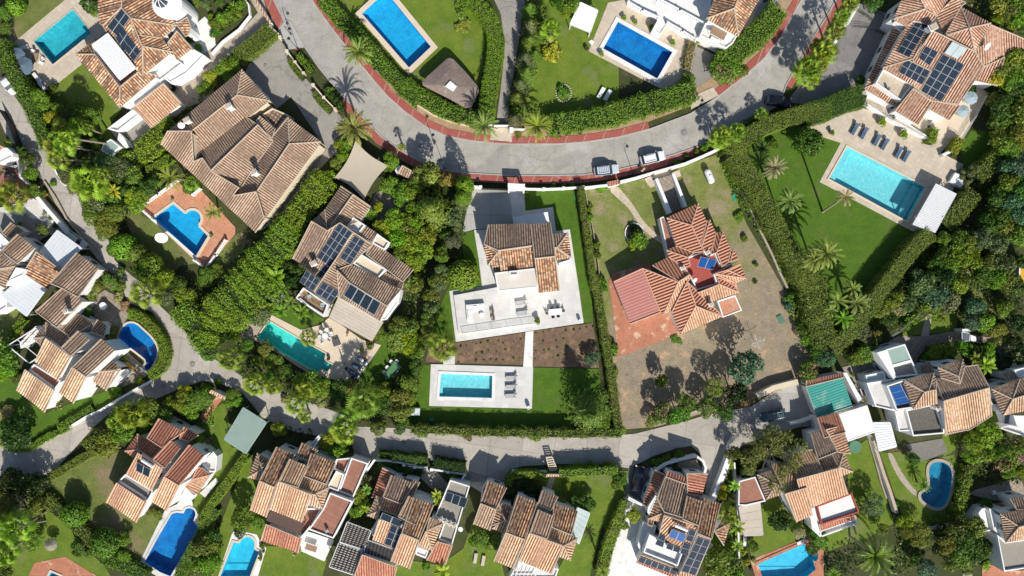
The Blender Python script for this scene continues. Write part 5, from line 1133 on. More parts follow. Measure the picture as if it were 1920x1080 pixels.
h.T("245,580 370,660 325,712 245,655", 0, 4.6).T("245,580 245,655 180,665", "245,580 180,665", 4.6).T("180,668 245,660 215,705", "180,668 215,705", 4.6).T("418,625 478,672 378,760 328,715", 0, 6).T("245,665 378,765 308,892 188,790", 2, 5, tile='tile_sand').T("135,832 290,942 238,1060 90,945", 2, 3.1, tile='tile_sand')
h.F("180,803 325,895 290,942 150,838", 4, 'terracotta', .6).T("540,668 612,730 460,870 388,820", 0, 6).T("385,820 458,872 392,1013 315,955", 2, 5.2, tile='tile_sand').T("590,780 645,828 530,842", 0, 3.6).T("530,845 620,836 565,945 495,895", 2, 3.6).T("645,828 565,945 622,836", 0, 3.6).T("520,565 570,600 555,660 485,630", 0, 3)
h.F("85,288 142,300 125,330 45,365 30,385", 5.2, 'paving_white', .2).F("0,250 30,290 20,380 -30,420 -30,250", 4.2, 'paving_white', .2).F("-10,95 25,130 60,165 0,200 -30,170", 3.4, 'white', .3).F("-20,395 40,430 35,500 -30,540", 3.2, 'white', .3)
h.canopy("305,90 435,185 325,300 210,205", 3.0, 'polycarbonate', 8, name='carport_roof', gapf=.96).canopy("128,325 245,405 140,548 5,440", 3.4, 'polycarbonate', 9, name='patio_roof', gapf=.97, sd=1)
h.F("105,690 190,600 205,620 110,720", 3.0, 'terracotta', .4).canopy("40,705 190,610 300,700 155,800", 3.6, 'metal_white', 3, name='pergola_frame', gapf=.06).C(350,522,7,1.2,.7).F("590,905 680,830 690,845 610,925",1.6,'paving_white',.2).done(14)
h = House('white house with red tiled roofs and a small solar water heater', 'house with the small solar heater', V(0,3), 'tile_red', .48)
h.T("995,50 1170,155 1100,230 1000,165", 0, 4.5).T("995,50 1000,165 905,175", "995,50 905,175", 4.5).T("905,178 1000,168 960,220", "905,178 960,220", 4.5).T("1150,-60 1330,35 1235,100 1170,150 1065,80", "1150,-60 1330,35", 5).T("1330,0 1437,60 1360,110 1300,85", 0, 4)
h.T("1000,190 1175,300 1095,460 915,345", 2, 5.2, tile='tile_salmon').S("990,255 1092,310 1078,368 982,318", 2, 1, mat='collector', name='solar_collector', lift=.6).tank(1028,240,1108,290,7.2,.32)
h.T("1235,98 1305,155 1195,298 1110,235", 0, 5.8).T("1370,130 1475,212 1295,425 1190,360", 0, 6).T("1190,360 1295,428 1205,608 1100,545", 2, 5.2, tile='tile_salmon').T("1435,288 1520,348 1390,382", 0, 3.6).T("1390,384 1520,350 1430,490 1340,432", "1520,350 1430,490", 3.6, tile='tile_salmon').T("845,405 1058,548 985,692 770,548", 2, 3.1, tile='tile_salmon')
h.F("905,343 1110,465 1070,542 850,402", 4.2, 'gravel_grey', .6).F("1455,270 1543,180 1570,215 1560,330 1520,330", 2.6, 'paving_light', .3).F("1445,480 1560,370 1575,400 1482,512", .5, 'paving_light', 0).F("1340,440 1400,500 1365,545 1300,530", 2.4, 'paving_white', 0).done()
h = House('salmon-roofed house with two flat terracotta roof terraces', 'house with terracotta roof terraces', V(1,3), 'tile_sand', .5)
h.T("395,190 485,240 430,300", 0, 4, tile='tile_mix').T("395,190 430,305 328,365", "395,190 328,365", 4).T("328,368 430,310 415,390", "328,368 415,390", 4).T("535,145 670,200 520,437 412,390", 0, 5, tile='tile_mix').T("720,115 835,170 760,245 680,215", 0, 4, tile='tile_mix').T("630,232 760,285 690,440 550,395", 0, 5.8)
h.T("785,190 962,262 895,415 735,358", 0, 4.6, tile='tile_mix').T("720,360 915,438 810,485 685,440", 0, 4.8).T("915,440 865,595 815,490", 0, 4.8).T("790,488 815,490 865,597 775,572", 2, 4.8).T("412,392 530,440 460,655 345,605", 2, 4.2, tile='tile_salmon').T("550,398 785,490 715,690 485,600", 2, 5, tile='tile_salmon')
h.canopy("490,612 738,690 702,775 460,685", 3.5, 'awning_brown', 0, name='awning', border='awning_brown').T("460,705 715,810 690,910 420,825", 2, 2.9, .25, 'tile_red').F("920,478 1085,540 945,810 765,745 870,595", 4.4, 'terracotta_brown', .35).F("1075,225 1195,265 1090,510 985,470", 3.4, 'terracotta_brown', .3).F("965,320 1022,345 980,470 900,440", 3.8, 'paving_cream', .3)
h.F("965,235 1075,225 1022,345 950,310", 3, 'terracotta_brown', .5).F("725,590 860,595 800,700 720,800 690,780", 3.2, 'terracotta_brown', .8).F("730,180 840,60 850,80 760,230", 2.6, 'paving_light', .3).done()
h = House('terraced house with slatted patio pergolas and black roof collectors', 'house with slatted pergolas', V(1,3), 'tile_sand', .5, name='terraced_house')
h.T("1300,295 1392,345 1300,512 1222,510", 3, 3.6, .2, 'tile_red').T("1365,350 1530,410 1440,560 1305,505", 0, 4.6, tile='tile_brown').T("1255,500 1443,568 1415,645 1285,600", 0, 4.4).T("1255,500 1285,600 1192,640", "1255,500 1192,640", 4.4).T("1192,643 1283,605 1260,672", "1192,643 1260,672", 4.4)
h.T("1490,500 1620,560 1543,710 1415,650", 0, 6).T("1275,670 1530,715 1455,910 1230,820", 2, 4.8, tile='tile_salmon').S("1300,620 1530,712 1510,762 1280,665", 3, 1, mat='collector', name='solar_collector').S("1365,708 1508,768 1455,905 1312,848", 3, 3, mat='collector', name='solar_collector')
h.canopy("1045,690 1220,755 1165,890 990,835", 2.9, 'canvas', 0, False, name='pergola_screen').canopy("1045,690 1220,755 1165,890 990,835", 2.97, 'metal_dark', 7, name='pergola_roof', gapf=.3).canopy("1045,690 1220,755 1165,890 990,835", 2.99, 'metal_dark', 11, False, sd=1, gapf=.2, name='pergola_slats').canopy("985,840 1155,900 1095,1075 915,1015", 2.9, 'canvas', 0, False, name='pergola_screen').canopy("985,840 1155,900 1095,1075 915,1015", 2.97, 'metal_dark', 7, name='pergola_roof', gapf=.3).canopy("985,840 1155,900 1095,1075 915,1015", 2.99, 'metal_dark', 11, False, sd=1, gapf=.2, name='pergola_slats').canopy("1190,820 1440,910 1415,1000 1165,915", 2.9, 'canvas', 0, False, name='pergola_screen').canopy("1190,820 1440,910 1415,1000 1165,915", 2.97, 'metal_dark', 10, name='pergola_roof', gapf=.3).canopy("1190,820 1440,910 1415,1000 1165,915", 2.99, 'metal_dark', 11, False, sd=1, gapf=.2, name='pergola_slats').T("1155,925 1405,1015 1380,1110 1085,1110", 2, 2.9, .2, 'tile_red')
h.F("1220,755 1250,690 1270,700 1235,800", 4.0, 'white', .2).T("1525,510 1670,565 1565,820 1440,770", 0, 6, tile='tile_mix').T("1435,775 1565,825 1495,1028 1360,975", 2, 5, tile='tile_salmon').T("1645,655 1740,700 1620,750", 0, 4.6).T("1740,700 1658,898 1620,755", 0, 4.6).T("1615,755 1658,898 1563,862", 1, 4.6, tile='tile_salmon').T("1455,365 1570,400 1520,505 1430,470", 0, 4, tile='tile_brown')
h.F("1790,385 1933,430 1805,855 1705,815 1745,700 1680,650", 3.4, 'gravel_grey', .3).S("1765,470 1920,520 1895,590 1745,535", 3, 1, mat='collector', name='solar_collector', z=3.3).T("1700,830 1805,860 1750,1008 1620,965", 2, 2.9, .2, 'tile_red').F("1545,870 1635,900 1615,955 1540,925", 2.8, 'paving_white', .3)
for i in range(4): h.C(1725+i*32, 672+i*14, 4.3, .5, .6)
h.done()
h = House('terraced house with brown roofs and a glass lean-to on its right', 'house with the glass lean-to', V(2,3), 'tile_sand', .5, name='terraced_house')
h.T("598,390 732,440 655,595 545,555", 0, 4, tile='tile_mix').T("545,555 655,598 610,750 492,705", 2, 4, tile='tile_tan').T("668,545 720,678 612,720", "668,545 612,720", 4.4).T("675,545 778,580 740,685 720,672", 0, 4.4, tile='tile_mix').T("720,680 745,690 715,770 625,738", 2, 4.2)
h.T("815,490 955,548 865,815 728,765", 0, 5.2, tile='tile_mix').T("725,768 865,818 780,1025 640,972", 2, 4.8).T("960,600 1078,648 1025,810 900,768", 0, 5.8).T("895,772 1140,860 1055,1062 820,968", 2, 4.8, tile='tile_salmon').T("990,460 1103,505 1055,605 955,565", 0, 4.2, tile='tile_brown').T("1075,550 1245,610 1200,780 1060,725", 0, 4.6, tile='tile_mix').T("1060,730 1245,805 1145,858 1030,810", 0, 4.8).T("1248,808 1195,968 1145,862", 0, 4.8).T("1125,868 1145,862 1195,968 1100,940", 2, 4.8)
h.canopy("1245,585 1335,625 1255,850 1205,780", 2.8, 'frost_panel', 6, name='glass_roof', gapf=.95, sd=1).F("820,970 1110,1030 1085,1100 750,1100", 2.9, 'paving_light', .3).canopy("830,985 960,1025 930,1100 790,1100", 3.4, 'metal_white', 5, name='pergola_frame', gapf=.15).done()
h = House('white house with orange and brown roofs full of solar panels and a white terrace', 'house with the white roof terrace', V(3,3), 'tile_mix', .5)
h.T("340,312 415,350 295,575 250,565", 3, 3.6, .2, 'tile_red').T("430,320 585,375 580,420 418,362", 0, 4.8, tile='tile_red').T("415,358 582,420 535,655 405,615 355,510", 0, 4.8, tile='tile_brown').T("350,515 405,620 290,665", "350,515 290,665", 4.6).T("290,668 405,622 375,690", "290,668 375,690", 4.6, tile='tile_salmon').T("570,338 722,340 680,505 575,490", "722,340 680,505", 4.4, .22, 'tile_red').T("570,500 700,545 655,715 538,665", 0, 5.8)
h.T("672,510 812,555 750,810 645,770", 0, 5.2).T("820,668 890,692 775,752", 0, 4.6).T("890,692 838,858 770,755", 0, 4.6).T("290,670 330,680 320,720 285,705", 0, 3.4)
h.T("405,640 655,720 560,920 370,780", "560,920 370,780", 4.8, .28, 'tile_salmon').S("462,738 572,780 545,838 435,795", 2, 1, mat='collector_blue', name='solar_collector', lift=.5).S("375,770 420,790 400,875 338,850", 1, 2).S("428,840 528,875 515,915 418,880", 2, 1).S("590,740 640,755 610,835 560,820", 1, 2).S("545,835 605,850 575,930 520,915", 1, 2).tank(485,712,575,750,6.6,.3)
h.T("645,782 742,815 625,1100 500,1100", "625,1100 500,1100", 4.6, .1, 'tile_salmon').S("650,797 742,825 632,1078 528,1045", 2, 5).T("230,925 510,1030 490,1100 205,985", 2, 3.0, .22, 'tile_red').S("235,940 500,1038 490,1075 212,975", 6, 1)
h.F("300,778 540,915 505,1010 255,912", 4.4, 'paving_white', .7).F("255,690 350,720 335,775 270,850 245,930 215,860", 2.8, 'paving_white', .3).F("150,505 250,560 245,575 145,530", 2.2, 'white', .1).F("290,580 345,495 355,510 300,640 285,620", 4.6, 'white', .1).F("535,560 575,495 580,510 545,600",5.2,'white',.1).done(10)
h = House('white house with sandy roofs and a red-framed white roof terrace', 'house with the red-framed terrace', V(3,3), 'tile_sand', .48)
h.F("945,395 1065,362 1142,540 1000,572 942,570", 3, 'terracotta_brown', .2).T("1080,345 1195,312 1240,408 1215,412", 0, 3.5, tile='tile_brown').T("1078,348 1215,415 1145,525", "1078,348 1145,525", 3.5, tile='tile_brown').T("1215,415 1240,408 1255,490 1145,528", "1255,490 1145,528", 3.4, tile='tile_brown').T("1175,260 1380,310 1415,435 1280,478", 0, 4.8).T("1280,485 1435,440 1478,640 1365,690", 2, 4.6, tile='tile_salmon')
h.v = V(4,3); h.T("-60,170 20,165 80,310 -100,375 -150,230", "-150,230 20,165", 5).T("0,50 110,20 190,180 50,235", 0, 4.6, tile='tile_brown').T("110,20 230,-10 290,195 195,182", "230,-10 290,195", 4.6, .25, 'tile_salmon').T("50,238 240,175 205,290 85,325", 0, 4.8, tile='tile_brown').T("240,175 302,325 208,290", 0, 4.6).T("205,293 302,328 230,355", 1, 4.6, tile='tile_salmon').T("-100,380 205,298 268,488 20,580 -50,560", "268,488 20,580", 4.8, tile='tile_salmon')
h.F("45,575 300,480 352,620 80,710", 4.2, 'paving_white', .5, 'red_floor').T("60,705 320,640 330,665 70,755", 2, 3.1, .2, 'tile_red').F("60,755 330,665 345,705 75,800", 2.6, 'paving_white', .5).F("-10,600 40,580 80,760 70,800 10,740", 3.2, 'white', .1)
h.v = V(4,2); h.F("200,990 410,925 470,1120 270,1190", 2.9, 'white', .05).F("235,690 262,690 370,880 345,900", 2.6, 'white', .05).T("45,1015 195,980 250,1120 95,1160", 0, 4.4, .25, 'tile_red'); h.v = V(4,3)
h.canopy("450,-30 575,-30 622,145 495,178", 2.9, 'metal_white', 11, name='pergola_roof', sd=1, gapf=.85, solid=True); h.v = V(4,2); h.T("-35,745 232,692 240,722 -35,790", 0, 3.1, .2, 'tile_red').T("-35,790 230,724 302,930 45,1012", "230,724 302,930", 3.0, .04, "corrugated_green", cap="corrugated_pale")
h.done()
h = House('white house with brown roofs, a dark gravel roof and blue collectors', 'house with the dark gravel roof', V(4,2), 'tile_tan', .48)
h.F("480,545 545,525 615,722 600,735", 5, 'white', .1).F("545,522 682,482 735,602 585,642", 4.8, 'corrugated_pale', .1).F("585,645 735,602 780,705 615,728", 4.4, 'driveway_grey', .4).F("395,710 530,680 548,742 410,760", 3.4, 'frost_panel', .2).F("405,765 600,735 640,745 555,785 612,968 470,935", 4, 'paving_light', .3)
h.F("550,785 690,740 740,945 620,962", 5.4, 'gravel_dark', .6).S("562,797 650,772 720,905 618,928", 1, 3, mat='collector_blue', name='solar_collector', z=5.1)
h.T("680,745 890,690 855,815 820,828", 0, 5.8, tile='tile_brown').T("675,757 820,828 740,950", "675,757 740,950", 5.8).T("820,830 905,812 912,915 740,955", 2, 5.8, tile='tile_sand').T("890,690 908,740 905,812 855,815", 0, 5.8).T("920,650 1100,592 1068,715", 0, 6, tile='tile_brown').T("1100,592 1115,640 1075,768 1068,715", 0, 6).T("920,655 1065,715 1080,768 940,725", "920,655 940,725", 6)
h.T("900,740 940,725 1080,770 1115,645 1205,632 1290,795 962,890", "900,740 1205,632", 5.6, tile='tile_brown').T("962,893 1290,798 1308,1000 1150,1100 975,1130", "980,1120 1308,1000", 5.2, tile='tile_sand').F("690,960 905,915 965,1080 968,1130 740,1150", 4.4, 'gravel_dark', .5).F("610,972 685,955 735,1110 640,1115", 3.8, 'paving_light', .2).F("740,1105 950,1050 950,1085 745,1145", 2.6, 'terracotta_old', .3)
h.T("785,640 860,610 900,720 880,690 800,700", 0, 3.2, tile='tile_brown').F("860,610 1000,600 920,690 900,690", 3.2, 'white', .1).T("970,1135 1130,1085 1090,1115 975,1145", 2, 3.4).F("1150,1040 1250,1020 1240,1040 1140,1070", 4.6, 'white', .1).C(925,950,6,1.4,.6).done(10)
h = House('white house with a striped hipped roof cut by the right edge', 'house on the right edge', V(4,2), 'tile_tan', .48)
h.T("1305,805 1510,735 1458,880", 0, 5.4, tile='tile_brown').T("1305,808 1458,880 1390,1000", "1305,808 1390,1000", 5.4).T("1460,880 1600,835 1610,955 1390,1000", 2, 5.4, tile='tile_sand').T("1510,735 1600,700 1610,835 1460,880", "1510,735 1600,700", 5.4, tile='tile_brown').T("1375,690 1470,670 1505,730 1420,748", 0, 4, tile='tile_brown').F("1470,670 1600,640 1600,700 1505,730", 4.6, 'white', .1).F("1365,1090 1440,1070 1543,1090 1600,1150 1590,1170 1480,1130", 3.2, 'paving_light', .5).done()
h = House('white house with gravel roof and curved stair in the bottom right corner', 'house in the bottom right corner', V(4,3), 'tile_tan', .42)
h.T("1368,630 1600,590 1600,700 1505,722", 0, 5.2, tile='tile_brown').T("1370,632 1503,722 1410,835", "1370,632 1410,835", 5.2).T("1505,725 1600,700 1600,810 1410,838", 2, 5.2, tile='tile_sand').T("1440,520 1600,500 1600,590 1490,600", 0, 4.4, tile='tile_brown').F("1350,782 1412,835 1600,810 1600,1020 1400,1050", 4.0, 'gravel_grey', .4).F("1185,660 1240,592 1300,590 1330,750 1220,765", 2.6, 'white', .3).F("1290,590 1375,640 1410,838 1350,782 1325,750", 3.4, 'white', .1).done()
h = House('large two-storey villa with orange-brown roofs and big solar arrays', 'villa with the big solar arrays', V(4,0), 'tile_villa', .48)
h.T("600,135 665,-20 790,-20 825,65", "600,135 665,-20", 5.4).T("600,140 825,68 910,115 850,180 745,150 690,190", "600,140 690,190", 5.4).T("790,-20 1040,-20 905,112 825,65", "1040,-20 905,112", 5.4)
h.T("690,190 745,150 870,190 740,425 520,490", "690,190 520,490", 5.0, .25).S("768,140 858,182 712,418 622,376", 2, 5).T("600,185 662,235 472,600 385,640", "600,185 385,640", 2.9, .25).T("385,640 440,615 650,735 618,775", "385,640 618,775", 2.9, .25).F("470,600 528,495 745,612 655,730", 4.4, 'paving_beige', .5)
h.T("520,492 690,428 870,515 790,660 745,620 530,500", "520,492 745,620", 4.9, .2).S("685,427 865,515 805,615 635,522", 4, 2).T("740,425 880,225 965,262 1190,375 1250,485 1180,590 1060,762 875,728 745,625", "745,625 1060,785", 4.8, .2).S("830,332 925,377 860,475 778,420", 2, 2).S("955,390 1112,468 942,738 790,656", 3, 5).S("1025,298 1137,352 1062,430 965,385", 2, 1, mat='frost_panel', name='solar_collector', lift=.3)
h.T("740,640 880,735 775,900 610,800", "610,800 775,900", 4.2, .22).T("885,730 1060,752 1080,765 1000,867 860,790", "860,790 1000,867", 4.3, .22)
h.T("965,260 1085,48 1145,202", 0, 5.8).T("1085,48 1302,167 1147,202", 0, 5.8).T("1302,170 1185,375 1148,205", 0, 5.8).T("1185,375 965,264 1146,205", 0, 5.8).T("1040,-20 1120,20 1085,48 965,255 905,112", "905,112 965,255", 5).T("1300,180 1560,290 1560,420 1400,420 1250,480 1190,380", "1560,420 1250,480", 4, .2).T("1250,487 1400,412 1350,620 1180,582", "1350,640 1180,582", 3.4, .2)
h.F("395,745 410,690 610,800 720,905 880,1005 860,1012 700,932 545,850", 1.3, 'paving_beige', .15).F("570,150 600,135 690,195 660,235", 3.6, 'white', .1).C(885,195,7.3,1.2,1.3).dish(1275,335,6,.7).dish(1165,515,5.8,.5).done(10)
h = House('white villa with balustraded terraces above the blue pool', 'white villa with balustrades', V(3,0), 'tile_mix', .5)
h.T("775,-20 945,-20 912,60 712,132", "775,-20 712,132", 5.6, tile='tile_mix').T("712,136 912,62 940,265", 2, 5.6, tile='tile_mix').T("945,-20 1090,-20 1085,10 942,265 915,60", "1085,10 942,265", 5.6).F("715,142 935,260 905,312 855,350 665,255", 3.6, 'paving_white', .3).F("145,-20 745,-20 740,110 690,190 640,290 440,165 380,250 320,215 370,125 150,10", 2.2, 'paving_white', .15)
h.done(6)
h = House('white villa with orange-red roofs, a red roof deck and blue panels', 'orange-roofed villa', vR, 'tile_orange', .54, lmv=True)
h.T("0,190 400,5 310,282", 0, 4.4).T("0,195 310,285 410,500 475,612 345,632 120,545", "0,195 118,540", 4.4).T("402,5 505,230 430,545 410,500 315,282", 0, 4.4).T("505,230 548,215 440,550 412,500", 0, 4.2).T("548,218 622,382 555,640 475,610 445,555", 0, 4.2).T("622,382 712,362 632,630 555,655", 0, 4.0).T("712,362 812,600 775,755 700,805 632,630", 0, 4.0).T("812,600 848,585 805,745 770,752", 0, 3.8).T("848,585 905,712 800,748", 0, 3.8)
h.T("0,600 120,545 345,632 270,692", 0, 4.0).T("0,602 268,692 298,795 215,820 25,680", "0,602 25,680", 4.0).T("-180,790 25,685 215,825 300,935 150,995", 0, 3.6)
h.F("268,695 480,612 525,672 640,630 700,808 870,760 590,910 640,1030 380,1110 300,935 215,825", 3.5, 'red_floor', .15).S("430,680 640,725 580,855 385,810", 2, 1, mat='collector_blue', name='solar_collector', z=4.6).F("600,635 640,630 705,800 680,810", 4.3, 'white', .1).F("590,910 615,900 665,1025 635,1035", 4.2, 'white', .1)
h.T("610,900 770,850 930,775 1010,960", "930,775 1010,960", 4.0).T("770,850 1010,962 880,1018 620,905", "1010,962 880,1018", 4.0, tile='tile_salmon').T("620,908 865,1015 890,1085 830,1100 660,1030", "660,1030 890,1085", 3.8)
h.v = V(3,2); h.T("250,-65 508,35 400,268 385,268", "250,-65 385,268", 3.6).T("508,32 590,-20 600,0 570,35 455,250 400,268", "400,268 455,250", 3.6, tile='tile_salmon').T("460,250 570,35 635,205 525,412", "460,250 525,412", 3.9).T("635,208 825,285 525,412", 1, 3.9, tile='tile_salmon').T("575,33 655,110 730,185 825,275 638,203", "655,90 825,275", 3.9).T("650,110 805,50 945,112 730,182", "945,112 730,182", 3.9, .2, 'tile_salmon').T("790,0 905,40 945,108 805,50", "860,0 945,108", 3.9)
h.F("790,172 922,130 970,240 830,292", 2.6, 'terracotta', .1).T("40,32 250,-65 378,252 160,335", "40,32 160,335", 3.0, .12, 'corrugated_pink').C(745,195,5.0,.8,.7); h.v = V(3,1); h.C(718,822,5.2,1,.7).C(540,935,5.0,.8,.6).dish(625,1022,4.6,.5)
h.F("405,560 500,780 440,870 375,575", 2.6, 'terracotta_brown', .05).done(8)
h = House('modern pale villa with mottled brown roofs and a flat cream roof', 'modern pale villa', V(2,1), 'tile_mix', .42)
h.T("600,622 905,612 920,772 672,808 570,762", "600,622 905,612", 5.6, tile='tile_brown').T("570,762 665,822 595,918", "570,762 595,918", 5.6).T("665,825 687,912 597,918", 1, 5.6).T("672,812 918,778 942,935 695,965", 2, 5.6).T("905,620 1048,608 1082,850 935,866", 0, 5.9, tile='tile_brown').T("938,870 1082,852 1115,1098 966,1115", 2, 5.4)
h.T("1062,690 1175,680 1100,785 1075,788", 0, 5.0, tile='tile_brown').T("1178,682 1200,860 1100,788", 0, 5.0).T("1085,790 1197,862 1085,882", 1, 5.0).F("645,970 945,935 962,1075 670,1105", 6.0, 'flat_cream', .06).F("775,565 1030,530 1042,605 790,635", 3.0, 'white', .05).T("630,925 690,915 695,965 645,968", 2, 4.8)
h.F("350,1133 660,1075 945,1065 968,1300 968,1335 385,1410", .75, 'paving_light', 0, win=False).F("1110,900 1200,870 1190,900 1115,915", 3.4, 'white', .05).F("750,958 815,952 818,985 755,992", 6.7, 'driveway_dark', .1, win=False)
h.done(8)
# ================= plants =================
def TR(kind, v, s):
    for q in s.split():
        x, y, r, h, t = q.split(','); h = float(h); plant(kind, v.p(float(x), float(y)), float(r)/v.sc*S*(H-h)/H, h, t)
def PM(kind, v, s):
    for q in s.split():
        a = q.split(','); h = float(a[3]); palm(kind, v.p(float(a[0]), float(a[1])), float(a[2])/v.sc*S*(H-h)/H, h, a[4] if len(a) > 4 and a[4] else ('datep' if kind == 'date' else 'palm'), lean=v.p(float(a[5]), float(a[6])) if len(a) > 6 else None)
def HG(v, s, w_, h, t='mid', **k): hedge(v(s), w_/v.sc, h, t, **k)
def CV(v, s, h, t='mid', **k): cover(v(s), h, t, **k)
# --- (0,0) top left
v = V(0,0)
TR('ball', v, "100,40,66,3.2,bright 160,20,30,1.6,mid"); TR('tree', v, "20,90,60,3.5,mid 650,40,70,4,dark 690,80,40,3,mid 300,720,85,4,mid 380,850,60,3.5,yellow 420,790,50,3,olive 580,880,95,5,olive 680,830,60,4,mid 560,800,60,4.4,dark 250,680,50,3,bright 330,770,60,3,mid"); TR('olive', v, "30,210,60,3,olive 480,860,60,4,grey")
PM('fan', v, "470,930,75,5 560,900,55,5,lime 430,1000,70,6 500,1000,75,10,lime,850,1050 440,900,50,4.5 640,930,45,4 400,1060,70,6"); TR('bush', v, "1440,340,30,1.2,bright 1380,290,30,1,dark 900,1000,30,1,dark 380,640,40,1.5,dark 200,620,30,1.4,mid")
HG(v, "-10,300 40,440 100,560 180,720 250,860 330,1060", 95, 3.6, 'mid', rough=.18); HG(v, "1010,1070 1110,980 1240,880", 110, 2.6, 'bright', rough=.2, leaf=.2); CV(v, "0,560 60,600 80,640 0,520", .6); CV(v, "330,600 460,700 560,880 700,940 800,1080 300,1080 250,800", .9, 'dark')
CV(v, "1230,870 1340,770 1543,560 1543,640 1400,800 1300,880", .8, 'mid'); CV(v, "0,100 80,260 30,330 -10,330", .7, 'dark'); CV(v, "1380,0 1500,0 1400,40", .4, 'olive')
TR('bush', v, "1420,0,50,1,olive 1530,170,30,1.2,mid 1520,120,26,1,bright")
# --- (1,0)
v = V(1,0)
HG(v, "485,210 400,290 310,360 250,400", 120, 2.2, 'olive', rough=.14); TR('tree', v, "210,470,75,3,bright 130,500,55,2.6,bright 60,570,60,2.5,yellow 190,560,50,2.6,bright 20,640,60,2.6,mid"); TR('bush', v, "130,130,40,1.6,bright 90,170,45,1.7,mid 200,100,50,2,mid 270,40,45,1.8,mid 90,230,40,1.5,dark 160,150,40,1.5,bright 260,100,30,1.4,bright 20,30,40,1.2,grey 120,20,40,1.3,dark")
PM('agave', v, "225,50,45,1.4,bright 300,30,30,1,mid"); CV(v, "50,140 150,60 260,20 330,60 300,120 100,270 60,240", .6, 'mid')
HG(v, "625,430 660,490 720,560", 42, 1.4, 'olive', rough=.06); HG(v, "805,675 860,745 920,800", 48, 1.4, 'olive', rough=.06)
HG(v, "690,395 740,450 790,520", 40, 1.2, 'mid', rough=.2); HG(v, "890,640 940,700 1010,790", 50, 1.2, 'dark', rough=.25); TR('bush', v, "730,440,28,1.4,bright 770,500,24,1.2,bright 915,650,28,1.3,bright 700,410,22,1.2,mid")
HG(v, "880,-10 990,130 1120,250 1240,400 1350,520 1470,650 1560,720", 105, 2.2, 'mid', rough=.22, leaf=.2)
PM('date', v, "1130,375,125,6.5 1095,930,150,7.5"); TR('tree', v, "1045,1020,60,3,bright 1000,1060,50,2.6,bright")
CV(v, "960,780 1050,850 1020,1080 940,1080 1000,960", 1.0, 'mid')
# --- (2,0)
v = V(2,0)
HG(v, "400,-20 520,30 590,100 650,220 655,350 635,480 610,620 590,760 585,850", 118, 2.4, 'bright', rough=.16, leaf=.18, flowers=.001); HG(v, "-10,600 120,690 230,760 340,810 480,850 560,870", 105, 2.0, 'mid', rough=.25, leaf=.2, flowers=.006)
TR('conifer', v, "900,60,70,6,olive 905,180,75,6,grey 900,300,80,6,olive 870,420,80,6,grey 880,520,75,6,olive 830,610,70,5.5,grey 810,700,65,5,olive 790,860,70,5,grey 940,390,60,5,mid"); TR('bush', v, "415,190,58,1.0,autumn 1050,360,85,2.2,yellow 1000,270,60,2,olive 1140,660,48,1.3,mid 1100,950,50,.8,olive 1180,955,30,.7,mid 820,970,30,.7,olive")
PM('fan', v, "1050,210,75,4.5,lime,1045,345 410,110,30,2,palm"); PM('date', v, "570,910,125,6.5 955,915,125,6,palm"); TR('tree', v, "1190,30,75,4,mid 1130,20,60,3.5,dark 1170,80,50,3.5,bright 960,160,50,3.5,mid 980,250,50,3,mid"); TR('bush', v, "1090,0,60,2,mid 800,800,50,2.4,mid 760,760,30,2,olive")
HG(v, "1040,900 1150,870 1280,870 1400,840 1560,800", 135, 2.6, 'mid', rough=.25, leaf=.2); CV(v, "860,0 990,0 950,300 960,520 860,700 840,560 870,300", 1.2, 'mid'); CV(v, "870,640 920,700 1000,820 860,860", .9, 'dark')
# --- (3,0)
v = V(3,0)
HG(v, "-20,840 100,800 230,760 360,730 480,700 620,650", 150, 2.6, 'mid', rough=.3, leaf=.2, flowers=.002); HG(v, "1235,60 1170,160 1060,270 950,360 840,440", 150, 3.0, 'mid', rough=.3, leaf=.2, flowers=.006)
TR('tree', v, "860,530,105,3.4,pink 780,480,60,3,mid 900,470,80,3.4,mid 960,520,60,3,mid 820,400,60,3,mid"); HG(v, "610,300 590,400 575,500", 60, 1.1, 'dry', rough=.12); TR('bush', v, "575,570,55,1.6,mid 600,640,60,1.8,olive 640,290,35,1.2,bright 540,640,50,1.8,autumn")
PM('fan', v, "1440,510,95,5,lime 1530,410,80,5,lime 1520,340,60,4.5,palm 820,990,80,4,lime 930,960,70,3.6,palm 1110,830,50,2.6,palm"); TR('bush', v, "700,1060,40,1.4,mid 1050,880,45,1.2,mid 990,930,40,1,dark"); HG(v, "1600,800 1480,800 1330,840 1180,890 1050,960 930,1040 880,1090", 120, 3.2, 'olive', rough=.1)
CV(v, "700,1080 740,1000 900,900 1040,830 1120,800 1150,830 1000,900 900,1040", .7, 'dark')
# --- (4,0)
v = V(4,0)
PM('fan', v, "290,40,65,4.5,lime 225,130,60,4.5,lime 180,230,72,4.8,palm 100,390,95,5,lime 30,500,80,5,palm 10,580,60,4.6,lime"); HG(v, "-20,820 120,790 250,720 380,690", 160, 3.2, 'dark', rough=.12)
TR('tree', v, "440,30,70,4,dark 360,590,40,2,dark 1380,480,120,5,olive 1480,430,110,5.5,bright 1340,560,80,4.5,yellow 1450,560,100,5,mid 1520,620,90,5,dark 1400,760,110,5.5,dark 1510,820,110,6,mid 1330,720,60,4,olive 1400,900,100,5,mid 1490,960,100,6,olive 1370,1010,90,5,mid 1440,80,90,5,olive 1530,120,90,5.5,bright 1350,20,90,5,autumn 1490,0,100,5.5,mid 1340,140,50,4,bright 1440,200,60,4,bright 1530,200,60,4.5,dark"); TR('bush', v, "1175,650,30,1.2,dark 370,580,40,1.5,dark"); CV(v, "1290,480 1543,400 1543,1080 1300,1080 1330,900 1260,640", 1.6, 'dark'); CV(v, "1100,0 1543,0 1543,260 1320,160 1250,120", 1.4, 'olive'); CV(v, "380,20 600,-20 520,110 430,80", 1.0, 'dark')
